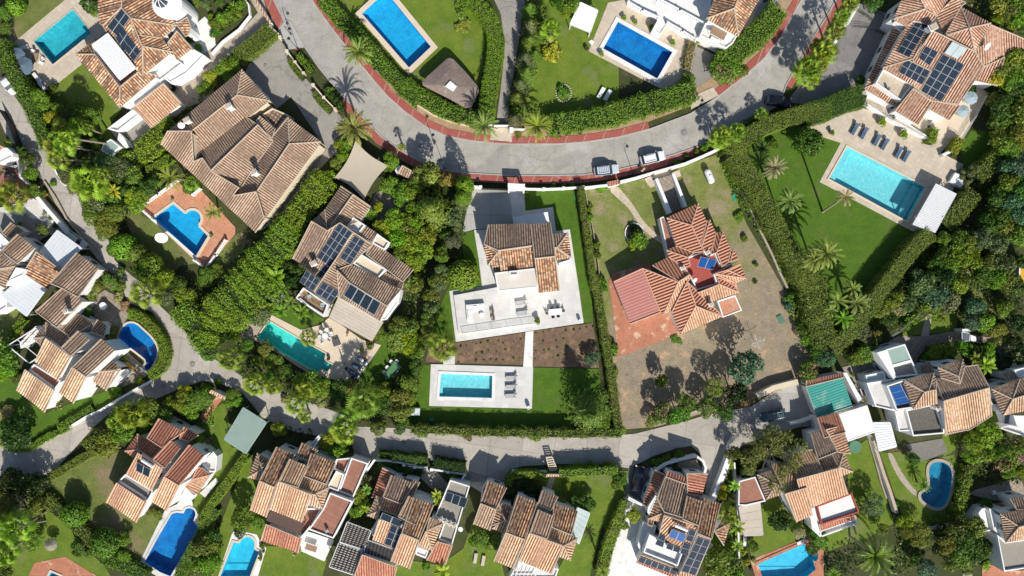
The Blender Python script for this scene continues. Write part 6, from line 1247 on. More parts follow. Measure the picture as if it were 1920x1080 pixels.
HG(v, "905,930 880,1030", 62, 1.9, 'lime', rough=.1); HG(v, "1090,1000 1040,1100", 62, 1.9, 'yellow', rough=.1); CV(v, "0,620 60,440 160,240 300,-10 340,20 220,200 120,440 60,600", .5, 'mid')
TR('ball', v, "1545,0,10,1,mid")
# --- (0,1) left
v = V(0,1)
TR('tree', v, "190,150,60,3.4,dark 230,250,60,3.4,mid 150,90,45,3,dark 250,370,48,3,mid 700,300,70,4,mid 640,420,60,4,mid 720,400,70,4,dark 810,420,70,4,mid 890,380,50,3.6,dark 970,260,70,4,olive 840,260,80,4,dark 620,130,60,4,dark 700,500,90,4.5,grey 980,400,60,3.5,mid 1060,360,70,3.5,dark 1000,480,70,3.2,bright 950,420,55,3.4,yellow 1040,400,50,3,bright 1120,320,60,3,dark 1360,360,40,2,mid 690,30,40,3,mid 600,80,60,3.6,deep"); TR('olive', v, "500,280,80,4.5,grey 540,350,60,4,grey 760,170,90,4.5,grey 880,220,90,4.5,grey 680,560,95,5,olive 770,620,110,5,olive 820,540,90,5,olive 650,500,70,4.5,olive 760,680,70,4.5,olive 310,660,52,2.4,olive 470,240,50,4,grey 60,380,60,3.5,dark 150,420,50,3.5,olive")
TR('bigball', v, "880,780,100,4.4,bright 980,830,75,4,olive 1065,930,100,4.4,bright 1185,1010,78,4,bright 830,800,60,4,mid")
PM('fan', v, "650,310,125,6,lime 740,260,60,6,palm 420,150,75,9,lime,690,165 470,50,80,9,lime,715,100 90,410,110,5,palm 500,30,60,7,lime 1390,320,55,2.5,palm 380,40,60,5,palm 60,30,30,3,palm"); PM('banana', v, "830,380,70,3,yellow 780,350,50,3,mid"); PM('sparse', v, "1235,285,105,5.5,palm,1360,300 1543,530,75,5,palm,1590,575")
HG(v, "860,190 960,140 1060,80 1160,20", 115, 2.4, 'bright', rough=.22, leaf=.2); HG(v, "1070,230 1150,180 1230,130", 60, 1.4, 'bright', rough=.1); TR('bush', v, "370,570,24,1,dark 410,620,30,1,dark 1090,330,40,1.4,mid 1020,340,30,1.2,bright 870,100,50,2,bright 380,330,25,1,mid 230,290,35,1.2,dark 1470,980,50,1.6,mid 1520,960,50,1.6,olive 1500,1040,45,1.6,bright 940,200,40,1.6,bright 240,1000,30,1.4,bright")
CV(v, "400,60 700,0 860,180 900,400 940,560 900,700 600,560 560,420 420,280", 1.1, 'dark'); CV(v, "930,240 1200,120 1300,220 1000,480 900,560", .9, 'dark'); CV(v, "0,330 100,300 240,360 200,460 0,480", 1.0, 'dark'); CV(v, "900,900 1200,1080 1100,1080 960,1000", .8, 'dark'); TR('bush', v, "760,1000,60,1.8,pink 820,1040,50,1.6,mid 700,1040,50,1.8,olive 720,990,50,1.6,mid 870,960,30,1.5,mid")
# --- (1,1)
v = V(1,1)
TR('tree', v, "1060,40,60,3.4,bright 1020,110,60,3.2,bright 975,180,50,3,olive 915,270,50,3,yellow 860,310,90,4,bright 1360,160,60,3,bright 1340,210,40,2.6,olive 1350,340,75,3.6,bright 1450,400,90,4,mid 1480,340,50,3.4,mid 1210,540,60,2.6,bright 1270,500,40,2.2,yellow 1400,600,110,4.4,bright 1320,640,80,4,yellow 1500,620,90,4.4,olive 1420,700,90,4.4,bright 1340,720,70,4,mid 1490,760,90,4.4,mid 1440,820,80,4.2,bright 1520,880,70,4,bright 1210,580,40,2.5,dark 30,1000,70,2.4,mid 100,960,60,2,mid 250,1020,50,2,mid 640,960,70,3,dark 610,920,50,3,deep 560,1040,80,3.6,dark")
HG(v, "880,290 810,370 760,440 700,510 660,570 610,640", 170, 3.8, 'bright', rough=.45, leaf=.19, dens=46, desc='tall bright leafy screen of trees'); HG(v, "620,660 560,740 500,800 420,880 340,970 260,1060", 220, 4.0, 'bright', rough=.5, leaf=.19, dens=46, desc='tall bright leafy screen of trees'); PM('banana', v, "540,1000,110,2.6,bright"); PM('fan', v, "1440,60,30,3,palm")
CV(v, "270,670 400,720 360,860 250,960 200,900 300,800", .5, 'deep'); CV(v, "1290,280 1543,300 1543,420 1440,440 1300,380", 1.0, 'dark'); CV(v, "1220,600 1543,560 1543,1000 1400,880 1300,760", 1.2, 'dark'); CV(v, "560,880 640,860 760,960 700,1080 500,1080", 1.0, 'dark'); TR('bush', v, "1440,980,50,1.8,mid 1500,1010,40,1.6,bright")
# --- (2,1)
v = V(2,1)
TR('conifer', v, "190,510,150,11,olive"); TR('cypress', v, "425,330,62,8.5,bright 415,420,55,7.5,mid"); TR('tree', v, "160,270,100,7,autumn 90,330,70,4,mid 20,400,70,4,bright 60,500,60,4,mid 20,600,70,4.2,bright 90,620,70,4.4,bright 150,700,90,4.8,bright 60,740,90,4.6,bright 140,820,90,4.8,bright 60,880,80,4.4,bright 400,480,60,4,grey 350,560,70,4,grey 370,620,55,3.6,grey 340,740,60,4,grey 300,700,50,3.6,dark 260,840,60,4,olive 270,950,60,4,grey 230,1030,70,4,olive 310,300,60,3.6,autumn"); PM('fan', v, "60,1040,60,3,palm"); TR('bigball', v, "415,985,115,4.6,bright")
TR('bush', v, "1330,570,35,1.6,bright 1330,510,28,1.4,bright 1380,760,35,1.6,mid 1390,840,35,1.6,mid 1420,1030,35,1.6,bright 1420,355,40,.8,bright 1075,338,22,.7,mid 1145,338,20,.7,mid 1212,332,22,.7,mid 270,590,40,2,dark 880,390,14,.8,mid 875,430,14,.8,mid")
CV(v, "0,180 300,240 420,280 440,700 400,860 280,1080 0,1080", 1.5, 'dark'); HG(v, "1272,350 1285,500 1320,700 1345,900 1372,1090", 48, 2.2, 'olive', rough=.12)
# --- (3,1)
v = V(3,1)
TR('bush', v, "225,740,75,2.4,bright 180,770,40,1.6,bright 1070,915,18,.8,mid 1065,1035,18,.6,dark 720,60,30,1.2,mid 640,95,25,1,mid 570,130,22,.9,dark 180,640,40,.6,deep 500,170,30,1,mid 990,720,30,.8,mid 950,560,40,.9,mid 1200,30,40,1.2,dark"); PM('fan', v, "800,20,60,3.5,lime"); CV(v, "780,100 830,120 900,220 980,350 1100,560 1230,760 1300,1000 1240,980 1150,800 1000,540 930,440 860,300", .8, 'mid', dens=16)
HG(v, "955,40 900,90 960,180 1040,300 1100,410 1180,560 1270,720 1360,880 1470,1080", 150, 3.3, 'olive', rough=.15); PM('date', v, "1200,210,100,5.5,dry 1310,450,105,6.5,datep"); TR('tree', v, "1450,40,105,5.5,dark 1390,20,50,3,deep"); PM('date', v, "1110,70,60,3.5,deep"); PM('date', v, "1490,860,110,6,datep")
# --- (4,1)
v = V(4,1)
PM('sparse', v, "250,420,75,10,dry,85,530"); PM('date', v, "110,830,130,7,datep 20,880,90,6,datep"); TR('tree', v, "20,60,70,5.2,dark 1180,230,50,3,grey 1420,60,90,5,mid 1500,40,80,5,olive 1520,200,100,5.5,bluegreen 1440,230,90,5,bluegreen 1430,330,100,5,mid 1510,380,100,5.5,dark 1350,420,90,5,dark 1450,480,100,5.5,bluegreen 1520,560,90,5,bluegreen 1370,560,90,5,dark 1280,620,80,5,dark 1400,660,90,5,olive 1500,700,90,5,olive 1240,720,90,5,grey 1330,760,90,5.2,grey 1150,760,90,4.6,olive 1060,740,80,4.5,mid 960,720,60,4,olive 1080,860,90,4.5,bright 960,820,70,4,dark 1180,880,70,4,bright 1010,900,80,4.4,mid 900,900,60,3.6,dark 1280,900,80,4.6,olive 1390,900,90,5,grey 1340,1000,80,4.8,mid 1240,980,70,4.4,dark 1060,1000,70,4,dark 960,1000,80,4.5,deep 860,1000,60,3.6,olive 1430,1030,70,4.5,olive 1520,900,60,4,dark 800,1060,50,3,olive")
HG(v, "1440,60 1370,130 1290,210 1220,270", 120, 2.8, 'olive', rough=.18); HG(v, "1180,400 1110,480 1040,560 990,620", 130, 2.8, 'olive', rough=.25); HG(v, "870,690 770,770 690,870 620,960 540,1060", 115, 3.0, 'olive', rough=.14); TR('ball', v, "1108,232,24,1.5,grey 1095,278,26,1.3,grey 1160,258,24,1.4,grey 1130,315,22,1.1,grey 1165,300,20,1.2,grey")
CV(v, "1200,260 1543,80 1543,1080 700,1080 820,800 960,640 1060,500 1150,400", 1.8, 'dark', dens=8)
# --- (0,2)
v = V(0,2)
HG(v, "930,262 1010,280 1090,350 1150,430 1185,520 1180,600 1140,670 1080,710", 70, 1.9, 'bright', rough=.14); TR('tree', v, "640,110,70,3,mid 700,70,60,3,olive 1190,20,75,4,bright 1200,140,70,4,grey 1340,120,75,4,bright 1300,60,70,4,dark 30,560,100,5,mid 60,650,80,4.6,bright 20,700,60,4,bright 640,250,50,2.4,dark 800,30,60,2.4,pink 870,60,50,2,mid 40,980,60,1.5,dry 1100,960,100,5,olive 1180,1000,80,4.6,olive 1240,920,60,3,bright 1320,900,80,3.4,bright 1380,960,70,3.4,bright 1440,880,90,3.2,mid 1340,830,60,2.6,yellow 880,1000,80,5,mid 1000,1060,80,4,mid"); PM('fan', v, "1060,110,110,5,palm 960,980,110,5.5,bright 840,1040,60,4,lime"); TR('bush', v, "810,380,50,1.6,autumn 770,400,40,1.5,yellow 880,580,36,1.2,mid 860,140,45,1.2,dry 900,200,40,1.1,dry 850,825,45,1.2,bright 810,860,30,1,bright 1010,745,35,1,bright 690,770,50,1.5,deep 170,410,30,1,dry 110,720,50,1,dark 390,900,30,.7,dry"); HG(v, "165,300 110,370 60,440", 60, 1.4, 'bright', rough=.1); HG(v, "660,940 540,1010 420,1080", 40, 1.0, 'mid', rough=.15)
HG(v, "1300,230 1380,330 1440,420 1490,480", 170, 3.6, 'bright', rough=.4, leaf=.22); HG(v, "1543,190 1500,260 1560,380 1600,460", 150, 3.8, 'bright', rough=.4, leaf=.22); TR('tree', v, "1500,540,70,3.4,mid"); CV(v, "1200,0 1543,0 1543,560 1400,480 1290,280 1220,160", 1.0, 'dark'); CV(v, "1210,880 1340,800 1543,780 1543,1080 1240,1080", .9, 'dark'); CV(v, "770,1080 860,920 1020,900 1200,960 1300,1080", 1.0, 'dark'); CV(v, "380,880 440,850 460,960 360,960", .4, 'dry')
# --- (1,2)
v = V(1,2)
HG(v, "420,-10 340,90 230,170 150,250", 300, 4.2, 'bright', rough=.55, leaf=.19, dens=46, desc='broad bright leafy screen of trees'); HG(v, "150,250 110,330 90,420", 240, 4.0, 'bright', rough=.5, leaf=.19, dens=46, desc='broad bright leafy screen of trees'); TR('tree', v, "30,440,50,3.5,mid 390,200,80,4,olive 430,270,80,4,grey 350,270,60,3.6,dark 480,250,40,3,bright 630,20,60,4,deep 1420,440,90,4,autumn 1480,360,80,4,olive 1420,340,70,4,olive 1500,470,70,4,bright 1290,410,55,3,bright 1390,500,60,3.4,autumn 330,490,50,2.5,mid 450,520,60,2.5,olive 520,600,60,2.5,olive 600,690,60,2.5,mid 790,760,100,4,mid 850,800,80,4,bright 720,740,60,3.6,bright 1000,820,80,3.4,dark 1080,800,70,3.5,olive 1300,820,70,3.4,mid 1300,920,70,3.4,dark 1440,880,80,4,olive 1490,760,70,4,olive 1430,980,80,4,olive 1350,860,50,3,mid 560,680,50,2.6,dark 220,840,50,2,mid 250,900,50,2,bright 180,900,40,2,bright 400,600,50,2.5,mid 500,700,50,2.4,mid"); PM('fan', v, "205,580,95,5,palm 380,770,85,4.5,lime 510,790,60,4.5,lime 675,910,80,4.5,lime 1165,890,120,5.5,palm 1030,1030,90,4.5,lime 765,430,65,3.5,palm 750,810,70,4,lime 740,1000,50,3,lime"); PM('banana', v, "720,250,75,3,mid 570,240,65,3,mid 640,180,60,3,olive"); TR('olive', v, "60,550,60,3.5,grey 60,540,50,3,grey"); TR('bush', v, "1210,500,30,1.2,olive 1200,480,20,1,bright 1350,770,30,1.4,mid 110,750,30,1,mid 20,810,50,1,bright 590,880,30,1,dry 860,900,50,1,dry")
CV(v, "230,460 400,470 640,640 800,710 1000,770 1200,730 1400,560 1543,500 1543,1080 1200,1080 930,960 700,890 450,820 300,740 200,640", 1.2, 'dark'); CV(v, "380,100 560,0 700,120 640,220 520,200 480,300 400,360 300,320", .7, 'dark'); CV(v, "140,860 360,900 360,1000 200,960", .8, 'dark')
# --- (2,2)
v = V(2,2)
PM('fan', v, "265,500,105,4.5,palm"); TR('tree', v, "60,60,70,4,olive 20,20,60,4,grey 230,50,65,4,grey 190,130,60,4,olive 190,220,60,4,grey 160,300,60,3.6,olive 150,380,50,3.4,olive 120,460,50,3.4,mid 90,540,70,4,mid 80,640,60,3.6,dark 30,520,60,3.6,yellow 20,430,60,4,yellow 40,760,60,3.6,olive 30,860,60,3.4,olive 20,950,55,3,olive 1350,580,60,2.4,bluegreen"); CV(v, "0,0 240,0 120,640 60,1080 0,1080", 1.3, 'dark'); TR('conifer', v, "1350,985,175,10,olive"); TR('tree', v, "1420,1040,60,4,mid 1300,1060,50,3.6,mid")
HG(v, "1370,-10 1400,150 1430,330 1460,520 1500,760 1530,1000 1545,1100", 60, 2.2, 'olive', rough=.14); TR('bush', v, "1430,80,36,1.6,mid 1490,520,55,1.8,mid 1510,690,36,1,bright 1460,450,30,1.4,mid 955,310,26,.1,mid")
rr = random.Random(5); beds = v("368,472 868,398 852,632 358,620"), v("927,388 1357,330 1402,655 920,645")
for bi, B in enumerate(beds):
    for i in range(9):
        for j in range(4):
            x, y = v.p((395, 940)[bi]+i*54+rr.uniform(-12, 12), 400+j*62+rr.uniform(-10, 10)-i*4+(30 if bi == 0 else 0))
            if inside((x, y), B) and rr.random() < .85:
                g = W((x, y), .3); e = empty('young_shrub', (g.x, g.y, .1)); s = rr.uniform(.12, .27); _child(PR['bush'][0][i % 3], e, scale=(s, s, s*.8), color=G[rr.choice(['dark', 'mid', 'olive', 'mid'])]); tag(e, f"young shrub in the soil bed {('left', 'right')[bi]} of the slab path, {('top', 'second', 'third', 'bottom')[j]} row, {('first', 'second', 'third', 'fourth', 'fifth', 'sixth', 'seventh', 'eighth', 'ninth')[i]} column", 'shrub', 'young shrubs in the planting beds')
# --- (3,2)
v = V(3,2)
TR('olive', v, "765,790,100,5.5,olive"); TR('tree', v, "980,650,135,7.5,bluegreen 930,840,95,6,deep 560,900,70,5,mid 510,980,85,4.6,mid 380,980,90,4.4,pink 720,930,85,4.4,pink 830,980,75,3.4,dark 450,1000,60,4,dark 1440,690,80,3.4,pink 1540,590,50,3,bluegreen 1450,450,60,2.6,mid 1500,520,60,3,dark 1400,380,50,2.2,dark 1480,330,60,3,olive 320,1040,50,2.4,olive"); TR('bush', v, "385,750,55,4.2,dark 1310,150,40,1.6,mid 1300,200,40,1.4,bluegreen 40,700,36,1.0,bright 60,1040,40,1.4,bright 10,520,60,1.8,mid 1000,880,60,1.4,dry 480,440,30,.5,mid 520,460,25,.4,mid"); CV(v, "1270,0 1360,0 1440,300 1543,560 1543,680 1400,440 1300,240", 1.4, 'mid', dens=14)
HG(v, "1440,-20 1490,130 1520,260 1550,380", 170, 3.4, 'olive', rough=.25)
# --- (4,2)
v = V(4,2)
HG(v, "30,20 60,200 90,360 110,480", 170, 3.2, 'olive', rough=.2); HG(v, "620,-30 520,90 440,210 340,350 250,440 170,510", 115, 3.2, 'olive', rough=.15); TR('tree', v, "600,160,70,4,olive 500,230,70,3.6,olive 380,400,75,3.4,grey 560,310,60,3,dark 460,430,60,3,olive 400,540,80,3,mid 330,590,60,2.6,olive 120,600,70,3,bluegreen 30,560,50,2.6,dark 800,60,110,5,grey 900,130,110,5,bluegreen 990,180,100,4.6,grey 860,210,90,4.4,olive 1050,60,90,4.4,bright 700,190,60,3.6,grey 940,260,70,3.6,olive 1180,210,80,4.4,bluegreen 1240,320,90,4.6,bright 1180,300,80,4.4,bluegreen 1370,400,80,2.6,olive 1400,230,75,3,mid 1330,30,70,4,mid 1480,60,80,4.4,dark 1500,320,70,4,deep 900,540,70,3,bright 1000,530,70,3,mid 1110,510,60,3,bright 1200,540,70,3.4,dark 1280,520,60,3,bright 1290,580,50,2.6,mid 860,580,50,2.4,mid 1460,480,70,3.6,deep 1500,560,80,4,deep 1400,620,60,3,deep 640,230,60,3,dry 20,650,50,2,dry"); TR('bush', v, "1370,200,40,1.6,yellow 1390,240,40,1.4,yellow 300,770,24,1,dark 340,840,20,1,dark 740,300,50,1.4,bright 690,340,40,1.2,mid"); PM('sparse', v, "330,180,100,4,datep 190,170,90,3.8,datep 230,300,85,3.6,bright 300,80,75,4,datep 140,240,60,3.6,datep"); PM('banana', v, "1250,630,90,3.4,bright 1180,580,60,3,mid"); PM('agave', v, "400,885,36,.8,mid")
CV(v, "640,0 1100,0 1280,320 1300,420 1080,380 1060,250 860,250 700,370 560,430 450,520 300,640 200,560 440,260", 1.5, 'dark', dens=10); CV(v, "1120,0 1543,0 1543,540 1300,440 1280,300", 1.2, 'deep', dens=9); CV(v, "820,500 1100,460 1300,480 1543,600 1543,720 1300,680 1200,600 1060,560 860,620", 1.0, 'dark', dens=12)
# --- (0,3)
v = V(0,3)
TR('bigball', v, "525,640,88,4.6,mid 740,850,105,4.8,mid"); TR('tree', v, "780,120,110,5,olive 680,110,90,4.6,olive 900,40,90,5,mid 80,400,100,5,deep 180,430,100,5,deep 280,420,80,4.6,deep 60,520,90,5,olive 170,540,90,5,grey 250,560,80,4.4,olive 120,60,130,4,deep 240,820,80,2.6,mid 570,880,60,2.6,dark 900,930,50,2.2,bright 900,820,55,2.4,mid 1430,110,55,2.5,bright 1480,900,90,4,olive 1520,980,80,4,bright 1460,1000,70,3.6,mid 1500,840,60,3.6,olive 40,640,70,4,dark 60,960,60,3.4,mid 20,1040,80,3.6,dark"); PM('fan', v, "120,720,120,8,lime,330,680 60,800,100,7,palm,330,615 30,900,100,6.5,lime 10,720,80,6,palm 30,660,70,5,olive"); CV(v, "0,300 200,330 380,400 330,560 200,700 60,760 0,700", 1.2, 'deep')
HG(v, "360,365 470,300 600,220 690,180", 60, 1.3, 'olive', rough=.12); HG(v, "320,520 420,610 520,700 620,790 700,870", 95, 1.5, 'olive', rough=.2); HG(v, "740,950 850,990 960,1040 1060,1090", 100, 1.6, 'mid', rough=.25); HG(v, "1543,600 1470,740 1400,880 1330,1000 1290,1090", 85, 1.6, 'mid', rough=.15); HG(v, "0,110 60,150 130,170 220,150 330,80 440,30 500,-20", 50, 1.0, 'bright', rough=.15); CV(v, "1360,820 1543,760 1543,1080 1340,1080", 1.0, 'mid'); TR('bush', v, "30,1060,30,1,mid 1150,640,40,1,olive 640,920,40,1,mid 1110,620,30,.8,olive")
# --- (1,3)
v = V(1,3)
HG(v, "320,195 240,310 150,440 60,560 -20,690", 62, 1.6, 'bright', rough=.12); TR('tree', v, "280,650,95,4.5,mid 270,760,50,3,dark 550,10,60,3,bright 900,110,60,2.6,yellow 990,160,60,2.8,mid 940,170,50,2.6,bright 1040,190,50,2.4,dark 1130,500,60,2.8,bright 1170,570,50,2.6,mid 1110,620,50,2.4,bright 1180,380,50,2.4,grey 60,880,85,3.4,olive 40,960,80,3.4,bright 80,800,70,3,dark 20,1030,60,3,mid 390,690,50,2,mid 1270,20,60,2.6,olive 1430,10,50,2.4,dark 1180,450,40,2,mid"); PM('fan', v, "1020,25,95,5,lime 985,180,40,2.4,lime"); PM('banana', v, "1190,450,50,2.6,mid 1170,590,45,2.4,bright"); TR('bush', v, "665,900,40,1.2,dry 20,100,40,1,dry 440,900,14,.8,pink 425,860,18,.8,mid"); PM('agave', v, "1090,490,30,1,bright"); CV(v, "480,0 760,0 860,120 820,200 700,110 540,140 470,110", .8, 'deep'); CV(v, "1200,230 1300,250 1270,300 1120,620 1100,560", .9, 'dark'); CV(v, "0,760 130,720 60,1080 0,1080", 1.0, 'dark'); HG(v, "1270,205 1400,220 1543,240", 50, 2.2, 'dark', rough=.2)
TR('bush', v, "1330,270,60,1.3,dark 1400,310,50,1.2,dark 1490,310,60,1.4,dark")
# --- (2,3)
v = V(2,3)
HG(v, "40,20 200,25 420,35 650,45 900,45 1150,50 1560,45", 60, 2.5, 'olive', rough=.22); TR('bush', v, "110,40,55,2,mid 450,70,40,1.5,pink 940,80,45,1.6,mid 345,365,36,1.4,bright 150,1020,30,1,bright"); HG(v, "0,235 70,230 150,245", 55, 2.3, 'dark', rough=.15); HG(v, "210,265 320,285 430,300", 75, 2.2, 'deep', rough=.2)
TR('ball', v, "345,368,36,1.6,mid"); TR('tree', v, "540,810,75,3,mid 640,840,70,2.8,autumn 780,420,70,2.4,deep 850,400,60,2.4,deep 910,470,60,2.6,deep 1330,560,60,2.8,dark 1250,540,60,2.4,dark 1530,400,50,3,mid 1170,440,36,1,bright 1130,540,40,1.8,autumn 1280,600,40,2.4,bright 590,800,50,2.4,mid 490,830,40,2.4,bright 1180,320,40,1.4,bright 1060,320,50,1.6,bright 1440,300,50,1.4,bright 1270,310,60,1.5,bright 1340,290,45,1.5,olive"); HG(v, "745,420 750,370 800,350 900,345 1020,370", 50, 2.2, 'bright', rough=.08); HG(v, "1120,340 1250,335 1400,325 1530,318", 60, 2.7, 'bright', rough=.12); PM('banana', v, "230,490,60,2.4,lime 300,510,60,2.2,bright 300,590,40,2,lime 240,530,50,2,lime"); PM('banana', v, "270,1040,80,2.6,yellow"); CV(v, "180,420 340,470 320,640 280,600 190,480", .8, 'dark'); CV(v, "760,400 980,440 940,540 800,500", .8, 'deep'); HG(v, "1560,640 1510,760 1460,900 1420,1090", 90, 1.7, 'bright', rough=.15)
CV(v, "0,280 150,300 130,350 0,380", .7, 'deep')
# --- (3,3)
v = V(3,3)
TR('eucalypt', v, "1190,200,270,8.5,euc"); TR('tree', v, "900,190,60,4,olive 80,380,60,3,mid 60,330,40,2.6,dark 1240,690,90,3.6,deep 1280,660,70,3.4,dark 180,640,60,2.8,yellow 830,1000,140,5,olive 900,1060,90,4.6,mid 760,950,80,4,mid 1000,320,60,3,dark 1060,280,50,3,deep 1510,790,50,2.4,bright 1050,860,45,2,dark 880,520,40,2.4,dark 860,440,30,2,mid 830,440,36,2.4,yellow 820,490,40,2.4,yellow 70,30,60,2.4,mid 20,40,40,2.2,olive 880,270,40,2,yellow 1380,770,50,1.4,dry"); PM('banana', v, "910,420,55,2.6,lime 930,720,70,3.2,bright 930,850,60,3,bright"); PM('fan', v, "860,640,75,4,palm"); TR('bush', v, "360,260,40,1.2,mid 420,230,40,1.2,mid 520,205,45,1.2,mid 490,300,34,1.2,dark 125,720,30,1,bright 1010,980,30,1,yellow 985,910,26,1,yellow 1060,970,20,.6,dry"); PM('date', v, "-40,1040,60,4.5,palm"); CV(v, "860,240 920,260 950,560 980,960 940,1080 780,1080 720,900 840,560", .9, 'mid'); HG(v, "120,540 80,650 30,780 0,880", 60, 1.7, 'bright', rough=.12); CV(v, "930,220 1180,200 1170,270 1000,380 940,380", 1.0, 'dark')
# --- (4,3)
v = V(4,3)
PM('date', v, "460,930,165,5.5,mid,280,790"); PM('date', v, "810,420,60,1.8,mid 160,1060,60,1.4,bright"); TR('olive', v, "455,560,95,4,grey 400,600,60,3.4,grey 790,790,100,4.2,olive 700,760,60,3.6,olive"); TR('tree', v, "1180,110,90,4.4,bright 1280,60,100,4.6,bright 1240,180,90,4.2,bright 1160,220,60,3.6,bright 1350,180,60,4,mid 1450,200,90,4.4,pink 1380,260,80,4,pink 1500,120,70,4,pink 1420,320,60,3.6,mid 1520,320,50,3,bright 680,700,60,3,yellow 520,740,50,2.4,olive 1050,760,110,4.6,dark 1130,840,110,4.8,dark 1180,740,90,4.4,olive 980,840,80,4.2,olive 1080,920,90,4.4,mid 1200,900,90,4.4,dark 950,750,50,3.6,deep 1260,850,50,3.6,deep 60,810,70,2.8,mid 20,870,60,2.4,dark 760,960,50,3,dark 840,1020,80,3.6,bluegreen 740,240,50,2.4,dark 480,640,30,1.6,mid 1130,1010,60,2.6,mid 1260,560,50,2,dark 1020,1000,60,3,olive 620,560,20,1,mid"); HG(v, "1160,300 1130,400 1110,500 1080,620", 70, 1.8, 'bright', rough=.25); TR('bush', v, "440,60,10,.6,mid 620,110,24,1,dark 760,250,30,1,mid 1270,1000,36,.8,lime"); CV(v, "590,640 720,700 900,760 860,900 700,1080 560,1080 640,860", 1.1, 'dark', dens=12); CV(v, "880,760 1250,760 1290,960 1180,980 960,960", 1.4, 'dark', dens=12); CV(v, "1060,0 1400,0 1543,300 1543,420 1300,420 1150,400 1060,160", 1.2, 'dark', dens=11); CV(v, "1000,240 1090,260 1140,400 1060,640 980,760 760,720 820,640 960,640 1060,480", .5, 'mid'); CV(v, "100,880 320,800 420,980 300,1080 100,1080", .5, 'deep')
# ================= walls, fences, stairs and small structures =================
def WL(v, s, h, **k): return wall(v(s), h, **k)
WL(V(1,0), "610,370 660,440 730,530", 1.1, mat='cream', posts=3.2, desc='cream wall with capped pillars'); WL(V(1,0), "800,615 880,710 960,790", 1.1, mat='cream', posts=3.2, desc='cream wall with capped pillars')
WL(V(1,0), "490,195 545,240 560,270", 1.4, mat='cream', posts=2.2, desc='short cream gate wall with pillars'); WL(V(1,0), "545,240 615,360", 1.2, th=.1, mat='metal_dark', desc='dark sliding driveway gate', cat='gate', name='driveway_gate')
WL(V(1,0), "375,-10 430,70 490,170", 1.6, th=.5, cap='tile_sand', desc='wall capped with sandy tiles'); WL(V(1,0), "60,390 140,300 260,210 340,110 330,30 300,-10", .8, desc='low white garden wall')
WL(V(1,0), "1270,480 1330,560 1400,620 1543,730", .5, mat='cream', desc='low sandstone verge wall'); WL(V(2,0), "0,690 90,760 200,830 330,880 480,915", .5, mat='cream', desc='low sandstone verge wall')
WL(V(2,0), "780,932 870,935", 1.2, desc='short white gate wall'); WL(V(2,0), "640,905 755,905", 1.5, th=.1, mat='metal_white', desc='pale double gate', cat='gate', name='driveway_gate')
for x, y in ((612, 915), (768, 935)):
    m = MB(); m.box((0, 0, .8), (.6, .6, 1.6), 'white'); m.box((0, 0, 1.64), (.75, .75, .1), 'white'); g = W(V(2,0).p(x, y), 1.6); auto(m.build('gate_pillar', None, None), 'square white gate pillar', 'pillar').location = (g.x, g.y, 0)
WL(V(2,1), "482,345 545,350", 1.5, posts=1.8, th=.4, desc='white street wall with pillars'); WL(V(2,1), "545,357 745,367", 1.6, th=.12, mat='metal_dark', desc='dark sliding driveway gate', cat='gate', name='driveway_gate')
WL(V(2,1), "860,362 990,365 1120,360 1285,350", 1.3, posts=4, th=.35, desc='white street wall with pillars'); WL(V(2,1), "1290,355 1470,335", 1.5, th=.4, desc='white street wall')
WL(V(3,1), "90,312 200,285 330,245 450,212 560,180 680,130 820,65", 1.5, th=.45, desc='long white street wall'); WL(V(3,1), "0,330 80,312", 1.9, th=.9, cap='tile_red', desc='white gateway with red tile cap')
m = MB(); q = [W(p, 2.9) for p in V(2,1)("742,322 863,328 860,380 743,374")]; e = tag(empty('gate_canopy', (q[0].x, q[0].y, 0)), 'flat white canopy over the pedestrian gate by the street', 'canopy'); cm = MB(); cm.prism([(p.x-q[0].x, p.y-q[0].y) for p in q], 2.7, 2.9, 'white', True, True); cm.build('roof_slab', e)
for k in (0, 1, 2, 3): m = MB(); p = q[k]*.93+sum(q, Vector())/4*.07; m.box((p.x-q[0].x, p.y-q[0].y, 1.35), (.3, .3, 2.7), 'white'); m.build('pillar', e)
WL(V(2,1), "1300,370 1325,500 1355,640 1380,800 1400,940 1410,1080", .7, th=.12, desc='thin pale boundary wall', mat='stone'); WL(V(3,1), "830,100 900,230 960,370 1060,560 1110,680 1180,820 1240,960 1300,1080", .7, th=.35, mat='stone', desc='broken stone garden wall')
# stair down to the orange-roofed villa
st = V(3,1)("335,300 455,265 545,500 435,545"); a, b, c, d = (Vector((*W(p, .5)[:2], 0)) for p in st); org = (a+c)/2; e = tag(empty('entrance_stair', org), 'brown stair with white side walls going down to the orange-roofed villa', 'stair')
for i in range(18):
    f0, f1 = i/18, (i+1)/18; z = 1.0*(1-f0)+.1; q = [a.lerp(d, f0), b.lerp(c, f0), b.lerp(c, f1), a.lerp(d, f1)]; m = MB(); m.prism([(p.x, p.y) for p in q], 0, z, 'paving_stone'); m.build('step', e, org)
for (p, r) in ((a, d), (b, c)):
    t = (r-p).normalized(); n = Vector((-t.y, t.x, 0)); m = MB(); m.box(tuple((p+r)/2+Vector((0, 0, 1.2))), ((r-p).length, .55, 2.4), 'white', math.atan2(t.y, t.x)); m.build('side_wall', e, org)
sheet('path', V(3,1)("310,290 330,235 440,215 460,270"), .3, 'paving_beige'); sheet('path', V(3,1)("455,250 515,225 530,270 480,290"), .3, 'paving_beige'); sheet('path', V(3,1)("265,290 310,270 345,340 310,355 285,330"), .3, 'paving_beige')
